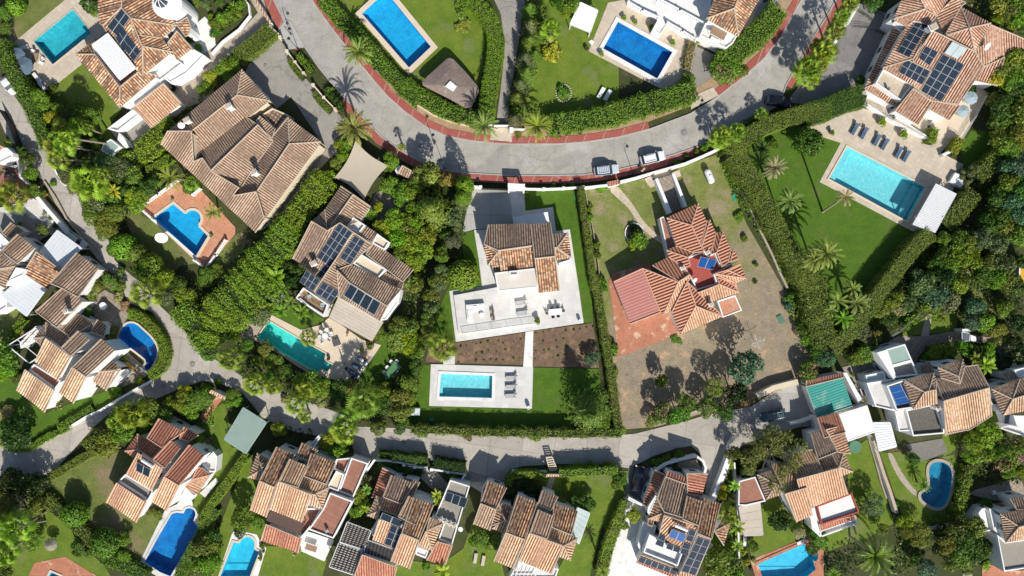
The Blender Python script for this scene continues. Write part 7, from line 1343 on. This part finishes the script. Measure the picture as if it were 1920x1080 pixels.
# left street walls
WL(V(0,1), "265,420 330,500 400,580 490,690", 1.6, th=.7, desc='thick white terrace wall'); WL(vN, "230,330 250,480 330,560 400,590", 2.2, th=.3, desc='curved white terrace wall'); WL(vN, "90,110 170,180 230,330", 2.2, th=.3, desc='white house wall'); WL(V(0,1), "320,310 400,430 480,580 600,720 700,830", .5, th=.35, mat='stone', desc='pale roadside retaining wall')
WL(V(0,0), "-10,790 60,900 130,1080", 1.8, th=.12, mat='metal_dark', desc='dark slatted roadside fence', cat='fence', name='fence'); WL(V(0,1), "385,205 440,310 465,335", .9, desc='short white roadside wall')
WL(V(0,2), "1110,740 1000,800 850,885 730,960 620,1010 500,1085", .9, th=.4, desc='curved white roadside wall'); WL(V(0,3), "520,-10 410,60 300,120 210,165 150,180", .7, th=.4, desc='curved white roadside wall')
WL(V(0,2), "1005,650 1060,690 1090,680", .6, desc='low white pool wall'); WL(V(1,2), "375,440 520,520 690,640 780,690", .5, mat='stone', th=.4, desc='low stone wall under the long pool')
m = MB(); g = W(V(0,2).p(757, 207), .6)
tb = RT.put(V(0,2).p(757, 207), 0, .1, 1.3); auto(tb, 'round pinkish stone table', 'table')
WL(V(1,3), "1180,330 1240,245 1330,245 1430,260 1543,285", 1.2, th=.4, desc='white front wall'); WL(V(2,3), "-10,275 60,290 150,300", 1.2, posts=2.6, th=.35, desc='white front wall with pillars'); WL(V(2,3), "190,310 300,325 430,345", 1.2, posts=3, th=.35, desc='white front wall with pillars')
WL(V(2,3), "430,345 410,385 360,480 300,650", 1.8, th=.3, desc='white side wall of the driveway'); WL(V(2,3), "780,325 860,325 1010,330", 1.0, posts=4, th=.4, desc='white front wall with pillars'); WL(V(2,3), "1150,320 1300,318 1543,312", .8, th=.3, desc='low white front wall')
WL(V(2,3), "600,385 560,450 545,560", 1.6, th=.25, desc='white garage side wall'); WL(V(3,3), "345,320 420,270 540,235 640,215 690,250 708,300 700,340", 1.7, th=.45, desc='curved white entrance wall'); WL(V(3,3), "880,220 840,330 790,450 760,530", 1.8, th=1.0, desc='thick white ramp wall'); WL(V(3,3), "905,80 875,130 865,160", 1.0, th=.3, desc='short white ramp wall')
WL(V(3,3), "915,260 925,420 940,620 945,800 950,1000", 1.5, th=.3, mat='stone', cap='white', desc='long white boundary wall'); WL(V(4,3), "440,70 480,180 530,340 580,480 625,625", 1.4, th=.55, mat='white', cap='mortar', desc='long pale boundary wall'); WL(V(4,3), "425,100 470,250 510,400 550,520", .4, th=.3, mat='stone', desc='row of rough edging stones')
WL(V(3,2), "1080,860 1200,800 1375,755", 1.4, th=1.0, mat='cream', desc='broad sandstone boundary wall'); WL(V(3,2), "330,1060 480,1020 600,985 690,955", .8, th=.5, mat='stone', desc='low stone roadside wall'); WL(V(4,2), "240,700 300,800 350,910", 1.8, th=.4, desc='white garden side wall'); WL(V(3,2), "1320,1060 1400,1045 1500,1010", 1.5, th=.4, desc='short white wall')
WL(V(4,0), "350,25 300,110 265,170", 1.6, th=.6, desc='white driveway wall'); WL(V(4,0), "190,290 160,330", 1.6, th=.5, desc='white driveway wall stub'); WL(V(4,0), "530,300 500,350 380,610", .8, th=.3, desc='low pale driveway wall'); WL(V(4,1), "1090,0 1000,100 955,120", 1.2, th=.5, desc='white stair planter wall'); WL(V(4,0), "870,1010 930,940", 1.2, th=.8, desc='white raised planter wall')
rail(V(4,0)("345,70 400,100 480,160"), .1, 1.0, desc='dark driveway handrail'); rail(V(4,0)("320,185 400,190 470,210 550,240"), .1, 1.1, desc='dark ramp handrail'); rail(V(4,0)("1280,690 1200,840 1080,1040"), .1, 1.1, 'metal_white', desc='white terrace railing')
rail(V(4,0)("410,750 540,800 560,850 700,920 850,1000"), 1.2, 1.0, 'steel', 'glass_balustrade', 'clear glass terrace balustrade', 'glass'); rail(V(2,2)("412,404 600,375 780,347 948,328"), .75, 1.05, 'metal_dark', 'glass_balustrade', 'clear glass railing', 'glass', step=2.8)
rail(V(1,2)("700,150 760,200 870,270"), 3.1, .9, 'metal_white', desc='white balcony railing')
rail(V(4,2)("800,255 720,330 640,400 590,430"), .1, 1.2, 'steel', desc='leaning wire garden railing')
balustrade(V(3,0)("150,10 250,70 370,125"), 2.2, 'white balustrade'); balustrade(V(3,0)("435,160 540,220 640,285"), 2.2, 'white balustrade'); balustrade(V(3,0)("370,-10 520,70 700,165"), 2.25, 'white balustrade')
balustrade(V(0,1)("1005,495 1140,400 1275,300"), .1, 'white terrace balustrade'); balustrade(V(0,1)("1005,500 1100,585"), .1, 'short white terrace balustrade'); balustrade(V(0,1)("1390,405 1440,360"), .1, 'short white terrace balustrade'); balustrade(V(1,1)("160,735 90,840 20,935"), .1, 'white terrace balustrade'); balustrade(V(0,1)("1400,880 1485,940"), .1, 'short white terrace balustrade')
WL(V(0,1), "1100,585 1240,700 1420,860", .3, th=.3, desc='white pool edge wall')
# thatched hut
v = V(2,0); out = v("320,418 350,430 445,530 530,632 530,660 500,730 470,778 430,778 330,720 200,655 125,615 122,595 160,550 240,480 300,425"); top = v("325,585 372,625 345,662 288,625"); R0 = [W(p, 2.5) for p in out]; T0 = [W(p, 3.7) for p in top]; c0 = sum(T0, Vector())/4; cc = Vector((c0.x, c0.y, 0)); LM.append(('thatched hut', *v.p(330, 600)))
e = tag(empty('thatched_hut', cc), 'four-sided thatched hut with a white skylight beside the blue pool', 'hut'); m = MB(); n = len(R0); mid = [c0+(p-c0)*.12+Vector((0, 0, 0)) for p in R0]; m1 = [p.lerp(q, .5)+Vector((0, 0, .12)) for p, q in zip(R0, mid)]
for A_, B_ in ((R0, m1), (m1, mid)):
    for i in range(n): j = (i+1) % n; m.face([A_[j], A_[i], B_[i], B_[j]][::-1], 'thatch')
m.face(mid, 'thatch')
for i in range(n): j = (i+1) % n; d = Vector((0, 0, .35)); m.face([R0[i]-d, R0[j]-d, R0[j], R0[i]], 'thatch')
m.face([p-Vector((0, 0, .35)) for p in R0], 'thatch'); m.build('thatch', e, cc); m = MB(); m.prism([(p.x, p.y) for p in T0], 3.55, 3.78, 'metal_white', True); m.build('skylight', e, cc)
for x, y in ((190, 590), (320, 470), (490, 640), (440, 730)): g = W(v.p(x, y), 2.4); mb_tube([(g.x, g.y, 0), (g.x, g.y, 2.6)], .1, 'wood', n=8).build('post', e, cc)
# sail, awnings, sheds
v = V(1,1); cor = [W(v.p(*q), z) for q, z in (((1105, 15), 3.4), ((1342, 195), 2.6), ((1168, 443), 3.3), ((955, 280), 2.7))]; cc = sum(cor, Vector())/4; cc.z = 0; e = tag(empty('shade_sail', cc), 'beige four-cornered shade sail stretched over the parking bay', 'shade sail'); m = MB(); N = 12; gr = []
for i in range(N+1):
    row = []
    for j in range(N+1):
        u, w_ = i/N, j/N; p = cor[0].lerp(cor[1], u).lerp(cor[3].lerp(cor[2], u), w_); k = 4*u*(1-u)*abs(w_-.5)*2*.13+4*w_*(1-w_)*abs(u-.5)*2*.13; c2 = Vector((cc.x, cc.y, p.z)); row.append(p.lerp(c2, k))
    gr.append(row)
for i in range(N):
    for j in range(N): m.face([gr[i][j], gr[i+1][j], gr[i+1][j+1], gr[i][j+1]], 'sail_cloth')
m.build('cloth', e, cc, True)
for p in cor: q = p+(p-Vector((cc.x, cc.y, p.z))).normalized()*.5; m = MB(); m.tube([(q.x, q.y, 0), (q.x, q.y, p.z+.3)], .07, 'metal_dark', 8); m.tube([tuple(p), (q.x, q.y, p.z+.2)], .015, 'steel', 4); m.build('mast', e, cc)
canopy('square white cloth gazebo on the lawn near the deep blue pool', V(2,0)("1265,15 1395,75 1338,235 1190,175"), 2.5, 'cushion_white', cat='gazebo', name='gazebo')
canopy('white slatted pergola at the end of the large turquoise pool', V(4,1)("905,325 1055,400 900,682 735,622"), 2.8, 'metal_white', 30, sd=1, gapf=.72, border='steel')
canopy('pale green corrugated carport roof beside the road', PX("456,764 500,792 461,851 420,824"), 2.8, 'corrugated_pale', 24, 'carport', 'carport', 'corrugated_pale', gapf=.8, solid=True)
canopy('patchy pale tarpaulin roof beside the brown terrace', V(3,3)("945,580 1100,548 1122,785 985,790"), 2.2, 'canvas', 4, 'lean-to', 'lean_to', 'steel', sd=1, gapf=.97)
canopy('white trellis arch over the garden gate', V(2,3)("1018,222 1062,218 1100,312 1045,318"), 1.6, 'cream', 6, 'pergola', 'garden_arch', 'cream', sd=1, gapf=.5)
for (v, q, lab) in ((V(1,2), "65,815 165,865 155,885 50,835", 'small tiled gate roof above the brick garden path'), (V(2,3), "1022,345 1130,345 1130,362 1022,362", 'small pink-tiled gate roof over the lawn path')):
    hh = House(lab, 'tiled gate', v, 'tile_sand', .3, cat='gateway', name='gateway'); hh.T(q, 2, 2.3, .3).done(0, 0)
hh = House('small tiled wall shelter between shade sail and conifer', 'tiled shelter', V(1,1), 'tile_tan', .35, cat='shelter', name='tiled_shelter'); hh.T("1445,195 1560,260 1520,305 1410,250", "1520,305 1410,250", 2.3, .3).F("1390,230 1420,190 1445,205 1410,262", 1.8, 'white', .05).done(0, 0)
hh = House('small grey-roofed garden shed among the palms', 'grey garden shed', V(0,0), 'tile_tan', .35, cat='shed', name='garden_shed'); hh.F("745,1040 800,1005 870,1060 800,1130 730,1090", 2.4, 'corrugated_pale', .04).F("860,960 900,1000 930,1060 905,1070 850,1010", 1.8, 'white', .05).done(1, 1)
hh = House('white arched pavilion with sloping frame by the stone path', 'white garden pavilion', V(4,2), 'tile_tan', .35, cat='pavilion', name='garden_pavilion'); hh.F("1095,375 1150,370 1155,390 1098,392", 2.4, 'white', .04).F("1155,415 1195,430 1200,465 1160,460", 2.4, 'white', .04).canopy("1095,395 1150,405 1150,462 1098,460", 2.2, 'steel', 6, gapf=.5, name='frame_roof').done(0, 1)
hh = House('white rear house corner with roof terrace at the left edge', 'white house on the left edge', vN, 'tile_red', .42, cat='house'); hh.F("-20,120 90,115 165,180 160,230 -20,320", 4.2, 'paving_white', .2).T("-20,80 45,110 -20,165", "-20,165 45,110", 4.4).done(3, 0)
hh = House('round yellow-brown building edge at the right border', 'building at the right border', V(4,1), 'tile_tan', .42, cat='house'); hh.F("1510,930 1560,880 1600,900 1600,1075 1530,1060 1505,1000", 3, 'plastic_yellow', .2).done(0, 0)
m = MB(); m.lathe((0, 0, 0), [(.3, 0), (.3, .05), (.05, .1), (.05, 2.8)], 'steel', 8)
for f, q, lab, mat, h_, nm, ct in ((0, V(2,2)("45,945 104,948 103,1000 44,998"), 'flat white utility box on the lawn corner', 'polycarbonate', 1.0, 'utility_box', 'box'), (0, V(2,2)("170,1022 205,1022 205,1040 170,1040"), 'small green box in the shaded lawn', 'plastic_green', .3, 'green_box', 'box'), (0, V(3,1)("892,405 925,402 936,445 912,450"), 'small mint green lid on the grass by the hedge', 'plastic_green', .25, 'ground_tray', 'tray'), (0, V(3,2)("1218,285 1252,266 1283,318 1247,338"), 'dark green hatch lying on the dry ground', 'net_green', .2, 'green_hatch', 'hatch'), (0, V(4,1)("1005,310 1045,245 1105,270 1100,340 1085,355"), 'square white planter holding paddle cactus', 'white', .9, 'square_planter', 'planter'), (0, V(2,0)("1325,300 1345,285 1368,300 1350,330"), 'white paving slab platform by the pool paving', 'paving_white', .2, 'platform', 'slab'), (0, V(2,1)("1218,405 1228,400 1234,440 1224,442"), 'bright green plastic tray beside the narrow hedge', 'plastic_green', .1, 'green_tray', 'tray'), (0, V(4,3)("1318,465 1342,463 1345,490 1320,492"), 'small white box by the shaded stone path', 'white', .5, 'white_box', 'box')):
    P = [tuple(W(p, h_)[:2]) for p in q]; c = centroid(P); m = MB(); m.prism(P, 0, h_, mat); I = offset(P, -.08); m.prism(I, h_, h_+.03, mat); tag(m.build(nm, None, (c[0], c[1], 0)), lab, ct)
# large dish beside the terracotta terrace
g = W(V(0,1).p(1180, 760), 0); t = W(V(0,1).p(1168, 713), 2.6); e = tag(empty('satellite_dish', (g.x, g.y, 0)), 'large white satellite dish standing below the terracotta pool terrace', 'satellite dish'); mb_tube([(0, 0, 0), (t.x-g.x, t.y-g.y, 2.5)], .06, 'steel', n=7).build('mast', e)
d = Vector((.3, -.6, .75)).normalized(); a = d.orthogonal().normalized(); b = d.cross(a); c3 = Vector((t.x-g.x, t.y-g.y, 2.6)); m = MB(); R = [[c3+(a*math.cos(k*math.pi/9)+b*math.sin(k*math.pi/9))*1.1*rr_+d*.25*rr_*rr_ for k in range(18)] for rr_ in (.05, .4, .75, 1)]
for i in range(3):
    for k in range(18): m.face([R[i][k], R[i][(k+1) % 18], R[i+1][(k+1) % 18], R[i+1][k]], 'metal_white')
m.build('reflector', e); mb_tube([c3, c3+d*1.0], .03, 'steel', n=5).build('feed_arm', e)
# gas tank
g = W(V(3,1).p(735, 272), 1.1); e = tag(empty('gas_tank', (g.x, g.y, 0), math.radians(-68)), 'white horizontal gas tank lying on the lawn beside the street wall', 'gas tank'); m = MB(); m.tube([(x, 0, 1.0) for x in (-1.4, -1.33, -1.15, -.9, .9, 1.15, 1.33, 1.4)], [.1, .35, .55, .62, .62, .55, .35, .1], 'metal_white', 18); m.build('tank', e, smooth=False); m = MB(); m.lathe((0, 0, 1.58), [(.22, 0), (.22, .14), (.16, .2)], 'metal_white', 12); m.build('valve_cover', e)
for x in (-.9, .9): mb_box((x, 0, .25), (.3, 1.0, .5), 'stone').build('cradle', e)
# ================= things =================
def put(kit, px, rot, desc, cat, z=.16, scale=1, group=None, exact=False):
    o = kit.put(px, rot, z, scale); (tag if exact else auto)(o, desc, cat, group); return o
v = V(4,0); G6 = 'blue sun loungers beside the large turquoise pool'
for i, (x, y) in enumerate(((318, 935), (385, 965), (478, 1015), (535, 1045), (635, 1105), (690, 1130))):
    put(LB, v.p(x, y), 62, ['leftmost', 'second from the left', 'third from the left', 'fourth from the left', 'fifth from the left', 'rightmost'][i]+' of six blue sun loungers by the large turquoise pool', 'sun lounger', .16, 1.1, G6, True)
v = V(2,2)
for i, (x, y) in enumerate(((770, 725), (768, 790), (765, 855))): put(LG, v.p(x, y), 2, ('topmost', 'middle', 'lowest')[i]+' of three grey sun loungers right of the small pool', 'sun lounger', .16, 1.15, 'grey sun loungers beside the small pool', True)
for i, (x, y) in enumerate(((838, 180), (848, 255))): put(LG, v.p(x, y), 8, ('upper', 'lower')[i]+' grey sun lounger on the raised terrace behind the glass railing', 'sun lounger', .75, 1.15, 'grey sun loungers on the raised terrace', True)
put(SOFA, v.p(508, 215), 5, 'white corner sofa with cushions on the raised pale terrace', 'sofa', .75, .95, None, True); put(RT, v.p(552, 272), 0, 'round white coffee table in front of the corner sofa', 'table', .5, .85, None, True)
put(ARM, v.p(628, 248), 5, 'upper of two taupe armchairs facing the corner sofa', 'armchair', .75, 1.1, 'taupe armchairs', True); put(ARM, v.p(634, 295), 5, 'lower of two taupe armchairs facing the corner sofa', 'armchair', .75, 1.1, 'taupe armchairs', True)
put(TW, v.p(1085, 250), 5, 'rectangular white dining table on the pale terrace', 'table', .16, 1.0, None, True)
for i, (x, y, r) in enumerate(((1058, 218, 5), (1098, 213, 5), (1068, 285, 185), (1106, 279, 185), (1024, 258, 95), (1142, 240, -85))): put(CD, v.p(x, y), r, ['upper left', 'upper right', 'lower left', 'lower right', 'left end', 'right end'][i]+' dark chair at the white dining table', 'chair', .16, 1, 'chairs at the white dining table', True)
put(PD, v.p(1262, 315), 0, 'tall pale pot at the terrace corner near the planting bed', 'plant pot', .16, 1, None, True); put(PD, v.p(892, 940), 0, 'tall pale pot at the corner of the small pool patio', 'plant pot', .16, 1.15, None, True); put(PB, v.p(955, 312), 0, 'dark leafy potted plant at the end of the glass railing', 'potted plant', .75, 1.5, None, True)
put(LW, V(2,0).p(1415, 672), 60, 'left of two white sun loungers on the shaded lawn', 'sun lounger', .05, 1.1, 'white sun loungers on the lawn', True); put(LW, V(2,0).p(1462, 690), 60, 'right of two white sun loungers on the shaded lawn', 'sun lounger', .05, 1.1, 'white sun loungers on the lawn', True)
put(LBG, V(2,3).p(507, 955), 80, 'left of two beige sun loungers on the bottom lawn', 'sun lounger', .05, .95, 'beige sun loungers', True); put(LBG, V(2,3).p(563, 972), 80, 'right of two beige sun loungers on the bottom lawn', 'sun lounger', .05, .95, 'beige sun loungers', True)
put(LY, V(0,2).p(940, 645), -35, 'yellow sun lounger between house and half-round pool', 'sun lounger', .15, 1.0, None, True)
v = vP
for i, (x, y, r) in enumerate(((120, 170, 200), (25, 200, 120), (195, 235, 255), (170, 325, 300), (30, 370, 20), (0, 290, 70))): put(CW, v.p(x, y), r-150, ['topmost', 'upper left', 'right', 'lower right', 'lowest', 'left'][i]+' white garden chair at the round patio table', 'chair', .2, 1.25, 'white chairs at the round table', True)
put(RT, v.p(92, 270), 0, 'round white table among chairs beside the long green pool', 'table', .2, 1.05, None, True)
m = MB(); g = W(v.p(270, 378), .5)
cu = [mb_box((x, y, .35), (.62, .62, .3), 'dark_cloth') for x in (-.32, .32) for y in (-.32, .32)]; KD = Kit.make('daybed', cushion=cu, frame=mb_box((0, 0, .12), (1.3, 1.3, .14), 'metal_dark')); put(KD, v.p(270, 378), 20, 'square grey four-cushion daybed on the sandstone patio', 'daybed', .2, 1, None, True)
for i, (x, y) in enumerate(((715, 690), (625, 795), (570, 910))): put(LD, v.p(x, y), -35, ('topmost', 'middle', 'lowest')[i]+' of three blue grey loungers on the sandstone patio', 'sun lounger', .2, 1.15, 'blue grey loungers on the sandstone patio', True)
tw = MB(); tw.box((0, 0, .47), (1.1, .5, .04), 'cushion_white'); tw.box((-.4, .1, .5), (.3, .3, .05), 'blue_tarp'); KT = Kit.make('towel', cloth=tw); put(KT, v.p(690, 660), -35, 'white towel spread on the topmost patio lounger', 'towel', .2, 1.1, None, True)
put(RTO, v.p(750, 625), 0, 'small round orange stool table beside the loungers', 'side table', .2, 1.0, None, True); put(RTD, v.p(455, 815), 0, 'small round dark table on the shaded patio', 'side table', .2, 1, None, True); put(PN, v.p(143, 650), 0, 'dark red pot at the corner of the green pool', 'plant pot', .2, 1.1, None, True); put(PN, v.p(550, 975), 0, 'dark clay pot in the shaded patio corner', 'plant pot', .2, 1.1, None, True)
put(UC, v.p(400, 740), 0, 'closed beige parasol standing left on the sandstone patio', 'parasol', .2, 1.0, None, True); put(UC, v.p(695, 560), 0, 'closed beige parasol standing above the loungers', 'parasol', .2, 1.0, None, True)
put(TG, v.p(1215, 840), 55, 'long table with green cloth on the shaded lawn', 'table', .05, 1.15, None, True)
for i, (x, y, r) in enumerate(((1205, 700, 145), (1140, 795, 145), (1085, 880, 145), (1300, 690, 55), (1335, 795, -35), (1290, 855, -35), (1245, 930, -35), (1140, 970, 235))): put(CW if i < 3 or i == 3 else CG, v.p(x, y), r-90, ['upper left', 'middle left', 'lower left', 'top end', 'upper right', 'middle right', 'lower right', 'bottom end'][i]+' chair at the green-covered garden table', 'chair', .05, 1.1, 'chairs at the green table', True)
dog(v.p(470, 235), 70, 'small brown dog walking near the edge of the slatted awning', 'dog_fur', 1.25); dog(v.p(405, 848), 25, 'small white dog beside the round dark table', 'white_fur', 1.0)
v = V(4,0); put(UG, v.p(1120, 725), 10, 'upper grey blue parasol beside the villa terrace', 'parasol', .2, 1.0, None, True); put(UG, v.p(1065, 818), 0, 'lower grey blue parasol beside the villa terrace', 'parasol', .2, .95, None, True)
for x, y in ((505, 885), (660, 975)): put(PY, v.p(x, y), 0, 'round clipped shrub in a stone pot', 'potted plant', .16, 1.4)
put(PB, v.p(150, 960), 0, 'leafy plant in a clay pot', 'potted plant', .16, 1.2); put(RTD, v.p(850, 920), 0, 'small round garden table', 'table', .2, .9); put(CG, v.p(880, 900), 30, 'pale terrace chair', 'chair', .2, 1); put(CD, v.p(560, 645), 20, 'dark chair on the upper terrace', 'chair', 3.9, 1); put(CD, v.p(600, 850), 60, 'dark chair on the lower terrace', 'chair', 1.3, 1)
for x, y in ((370, 915), (525, 1000), (675, 1085)):
    put(RTD, v.p(x, y), 0, 'tiny dark side table between loungers', 'side table', .16, .55)
v = V(0,0); put(UB, v.p(165, 425), 20, 'left part of the dark blue double parasol', 'parasol', .16, .95, None, True); put(UB, v.p(220, 500), 40, 'right part of the dark blue double parasol', 'parasol', .16, 1.05, None, True); put(LW, v.p(75, 360), -50, 'white sun lounger left of the blue parasols', 'sun lounger', .16, 1, None, True); put(LW, v.p(165, 345), 200, 'white sun lounger above the blue parasols', 'sun lounger', .16, 1, None, True); put(LW, v.p(265, 560), -50, 'white sun lounger below the blue parasols', 'sun lounger', .16, 1.1, None, True); put(LW, v.p(300, 620), -50, 'lowest white sun lounger near the hedge', 'sun lounger', .16, 1.0, None, True)
put(TB, v.p(262, 420), 80, 'glass-topped garden table between pool and parasols', 'table', .16, 1.0, None, True)
for i, (x, y) in enumerate(((245, 375), (305, 460), (310, 425))): put(CW, v.p(x, y), 60*i, ('upper', 'lower', 'right')[i]+' white chair at the glass-topped garden table', 'chair', .16, 1.1, 'chairs at the glass-topped table', True)
put(US, V(0,3).p(400, 835), 0, 'round straw beach parasol on the bottom left lawn', 'parasol', .03, 1, None, True)
for (c, r, x, y, kit, d, z, s) in ((3,0,115,130,PY,'small potted shrub',.16,.9), (3,0,195,160,PY,'small potted shrub',.16,.9), (3,0,310,200,PB,'leafy potted plant',.16,1.3), (3,0,465,310,PY,'small potted shrub',.16,1.0), (3,0,540,445,PW,'white pot with agave',.16,.9), (2,0,1418,390,PY,'small potted shrub',.16,.9), (2,0,1310,350,PN,'blue glazed empty pot',.1,1.3), (0,1,1243,440,PW,'white stone urn',.2,.8), (0,1,1525,700,PW,'white stone urn',.2,.8), (1,1,62,705,PW,'white stone urn',.2,.8), (0,1,190,555,PW,'pale round pot',.15,1), (0,1,320,545,PW,'pale round pot',.15,1), (0,1,270,625,PW,'pale round pot',.15,1), (0,1,150,615,PB,'clay pot with shrub',.15,1), (1,2,1395,700,PB,'clay pot with shrub',.15,1), (0,2,155,495,PB,'clay pot with shrub',.15,1), (4,2,300,700,PB,'clay pot with shrub',.15,1), (3,2,1085,860,PB,'clay pot with shrub',.15,1.3), (1,3,435,860,PB,'clay pot with flowers',.15,1.2), (1,3,420,945,PB,'clay pot with flowers',.15,1.1), (2,0,1265,960,PN,'round straw-coloured bin',.1,1.2), (0,1,330,400,PB,'clay pot with shrub',.15,1.4), (3,3,1035,1030,PN,'brown clay pot',.1,1.1), (1,2,1155,520,PB,'clay pot with plant',.15,1)):
    put(kit, V(c, r).p(x, y), 0, d, 'plant pot', z, s)
for (c, r, x, y, kit, rot, d, cat, z, s) in ((1,2,775,140,CG,30,'grey balcony armchair','chair',2.4,1.2), (1,2,870,200,CG,80,'grey balcony armchair','chair',2.4,1.2), (2,3,400,740,RT,0,'white rooftop vent table','table',3.15,.8), (1,3,790,870,TB,-18,'long wooden slatted bench','bench',.15,1.2), (3,0,790,250,TB,-28,'long slatted wooden bench','bench',3.3,1.6), (3,0,775,285,LW,-28,'green cushioned lounger','sun lounger',3.3,.9), (0,1,100,270,CD,0,'dark terrace chair','chair',.15,1.2), (0,1,75,250,CD,90,'dark terrace chair','chair',.15,1.2), (0,1,50,255,RTD,0,'round dark terrace table','table',.15,1), (0,1,60,190,TB,30,'long orange wooden terrace table','table',.15,1.5), (4,2,1425,1020,LD,80,'pale blue sun lounger','sun lounger',.15,1), (4,2,930,950,RTD,0,'round dark rooftop table','table',4.0,1), (4,3,890,730,LG,8,'grey sun lounger','sun lounger',.05,1), (4,3,950,712,LG,8,'grey sun lounger','sun lounger',.05,1), (3,3,225,820,TB,70,'orange cushioned garden bench','bench',.15,.8), (3,3,990,830,LW,85,'narrow white lounger','sun lounger',.05,.9), (3,3,1400,835,LW,25,'white sun lounger','sun lounger',.15,.9), (0,3,1500,170,CD,0,'dark terrace chair','chair',2.4,1.3), (1,3,900,755,CG,30,'folded pale roof chair','chair',4.1,1)):
    put(kit, V(c, r).p(x, y), rot, d, cat, z, s)
put(DRY, V(1,2).p(560, 140), 10, 'rotary clothes dryer on the green lawn by the balcony', 'clothes dryer', .03, 1.25, None, True); put(DRY, V(3,2).p(1058, 462), 20, 'rotary clothes dryer standing on the dry brown ground', 'clothes dryer', .03, 1.1, None, True)
m = MB(); m.lathe((0, 0, 0), [(1.0, 0), (1.0, .5), (.95, .52)], 'net_green', 10); g = W(V(4,3).p(320, 145), .6); k = Kit.make('trampoline', mat=m, leg=legs((-.6, .6), (-.6, .6), .5, 'metal_dark')); o = k.put(V(4,3).p(320, 145), 0, .03, 1.2); tag(o, 'round dark green netted trampoline beside the white carport', 'trampoline')
ring = MB(); n = 40
for (vv, x, y, r) in ((V(3,1), 190, 680, 66),):
    pts = [W(vv.p(x+r*math.cos(a), y+r*1.05*math.sin(a)), .2) for a in [i*2*math.pi/n for i in range(n+1)]]; ring.tube([tuple(p) for p in pts], .12, 'white', 5); tag(ring.build('edging_ring', None, tuple(pts[0])), 'thin white ring edging a round shrub bed on the dry lawn', 'garden edging')
sheet('flower_bed', [V(3,1).p(190+62*math.cos(a), 680+64*math.sin(a)) for a in [i*math.pi/8 for i in range(16)]], .05, 'soil')
st = MB(); pts = [W(V(2,0).p(1145+55*math.cos(a), 670+62*math.sin(a)), .2) for a in [i*2*math.pi/22 for i in range(22)]]
for p in pts: st.lathe((p.x, p.y, 0), [(.16, 0), (.2, .1), (.1, .2)], 'stone', 6)
tag(st.build('edging_stones', None, (pts[0].x, pts[0].y, 0)), 'ring of small stones around the oval shrub bed', 'garden edging')
ht = MB(); ht.tube([tuple(W(V(0,3).p(x, y), .05)) for x, y in ((560, 1075), (640, 1060), (690, 1040), (715, 1010), (722, 990), (715, 985))], .03, 'canvas', 5); tag(ht.build('garden_hose', None, tuple(W(V(0,3).p(690, 1040), 0))), 'thin beige garden hose curving over the bottom left lawn', 'hose')
ht = MB(); ht.tube([tuple(W(V(3,3).p(x, y), .06)) for x, y in ((1085, 900), (1110, 880), (1150, 850), (1200, 815), (1260, 785), (1200, 840), (1150, 880), (1130, 850), (1160, 830), (1200, 800), (1185, 785), (1165, 845), (1170, 880), (1145, 890))], .03, 'plastic_yellow', 5); tag(ht.build('garden_hose', None, tuple(W(V(3,3).p(1160, 850), 0))), 'tangled yellow garden hose on the lawn by the orange-paved pool', 'hose')
for (c, r, x, y, w_) in ((1,1,1400,90,9), (3,0,550,960,12), (1,0,455,475,7), (0,2,1392,628,10), (3,1,-60,0,1), (2,1,112,55,8), (0,2,1180,785,9), (1,3,1460,115,8)):
    g = W(V(c, r).p(x, y), .1); m = MB(); m.lathe((0, 0, 0), [(w_*.05, 0), (w_*.05, .02), (w_*.042, .03)], 'driveway_dark', 14); o = m.build('manhole_cover'); o.location = (g.x, g.y, .15 if c else .14); auto(o, 'round dark manhole cover', 'manhole cover')
for (c, r, x, y, rot) in ((1,0,690,355,130), (1,0,640,250,-20), (1,0,1300,560,150), (2,1,285,215,120), (3,1,180,250,60), (2,0,1100,960,-90), (3,0,625,735,-60), (2,0,210,1040,80)):
    o = LAMP.put(V(c, r).p(x, y), rot, .15, 1.05, 0); auto(o, 'dark curved-arm street lamp', 'street lamp', 'street lamps along the curved road')
car('silver estate car with a slatted roof rack parked by the white wall', PX.p(1137, 319), 7, 4.7, 1.8, 1.75, 'silver_paint', True); car('white car parked by the street wall with a person behind', PX.p(1224, 296), 14, 4.7, 1.85, 1.6, 'white_paint'); car('black car parked in the shade by the clipped hedge', PX.p(1460, 189), -7, 4.9, 1.9, 1.5, 'black_paint', suv=False)
car('black car parked beside the house with the white roof terrace', V(3,3).p(215, 378), 80, 4.9, 1.9, 1.7, 'black_paint'); car('dark green off-road car parked below the sandstone wall', V(3,2).p(1195, 1000), 194, 4.8, 1.85, 1.75, 'dark_green_paint', True); car('white car half hidden beside the white carport roof', V(0,1).p(550, 735), -38, 4.2, 1.75, 1.5, 'white_paint', suv=False); car('small white car parked by the tall hedge on the left street', V(0,0).p(62, 615), -55, 3.6, 1.6, 1.5, 'white_paint', suv=False)
person()
finish_labels()
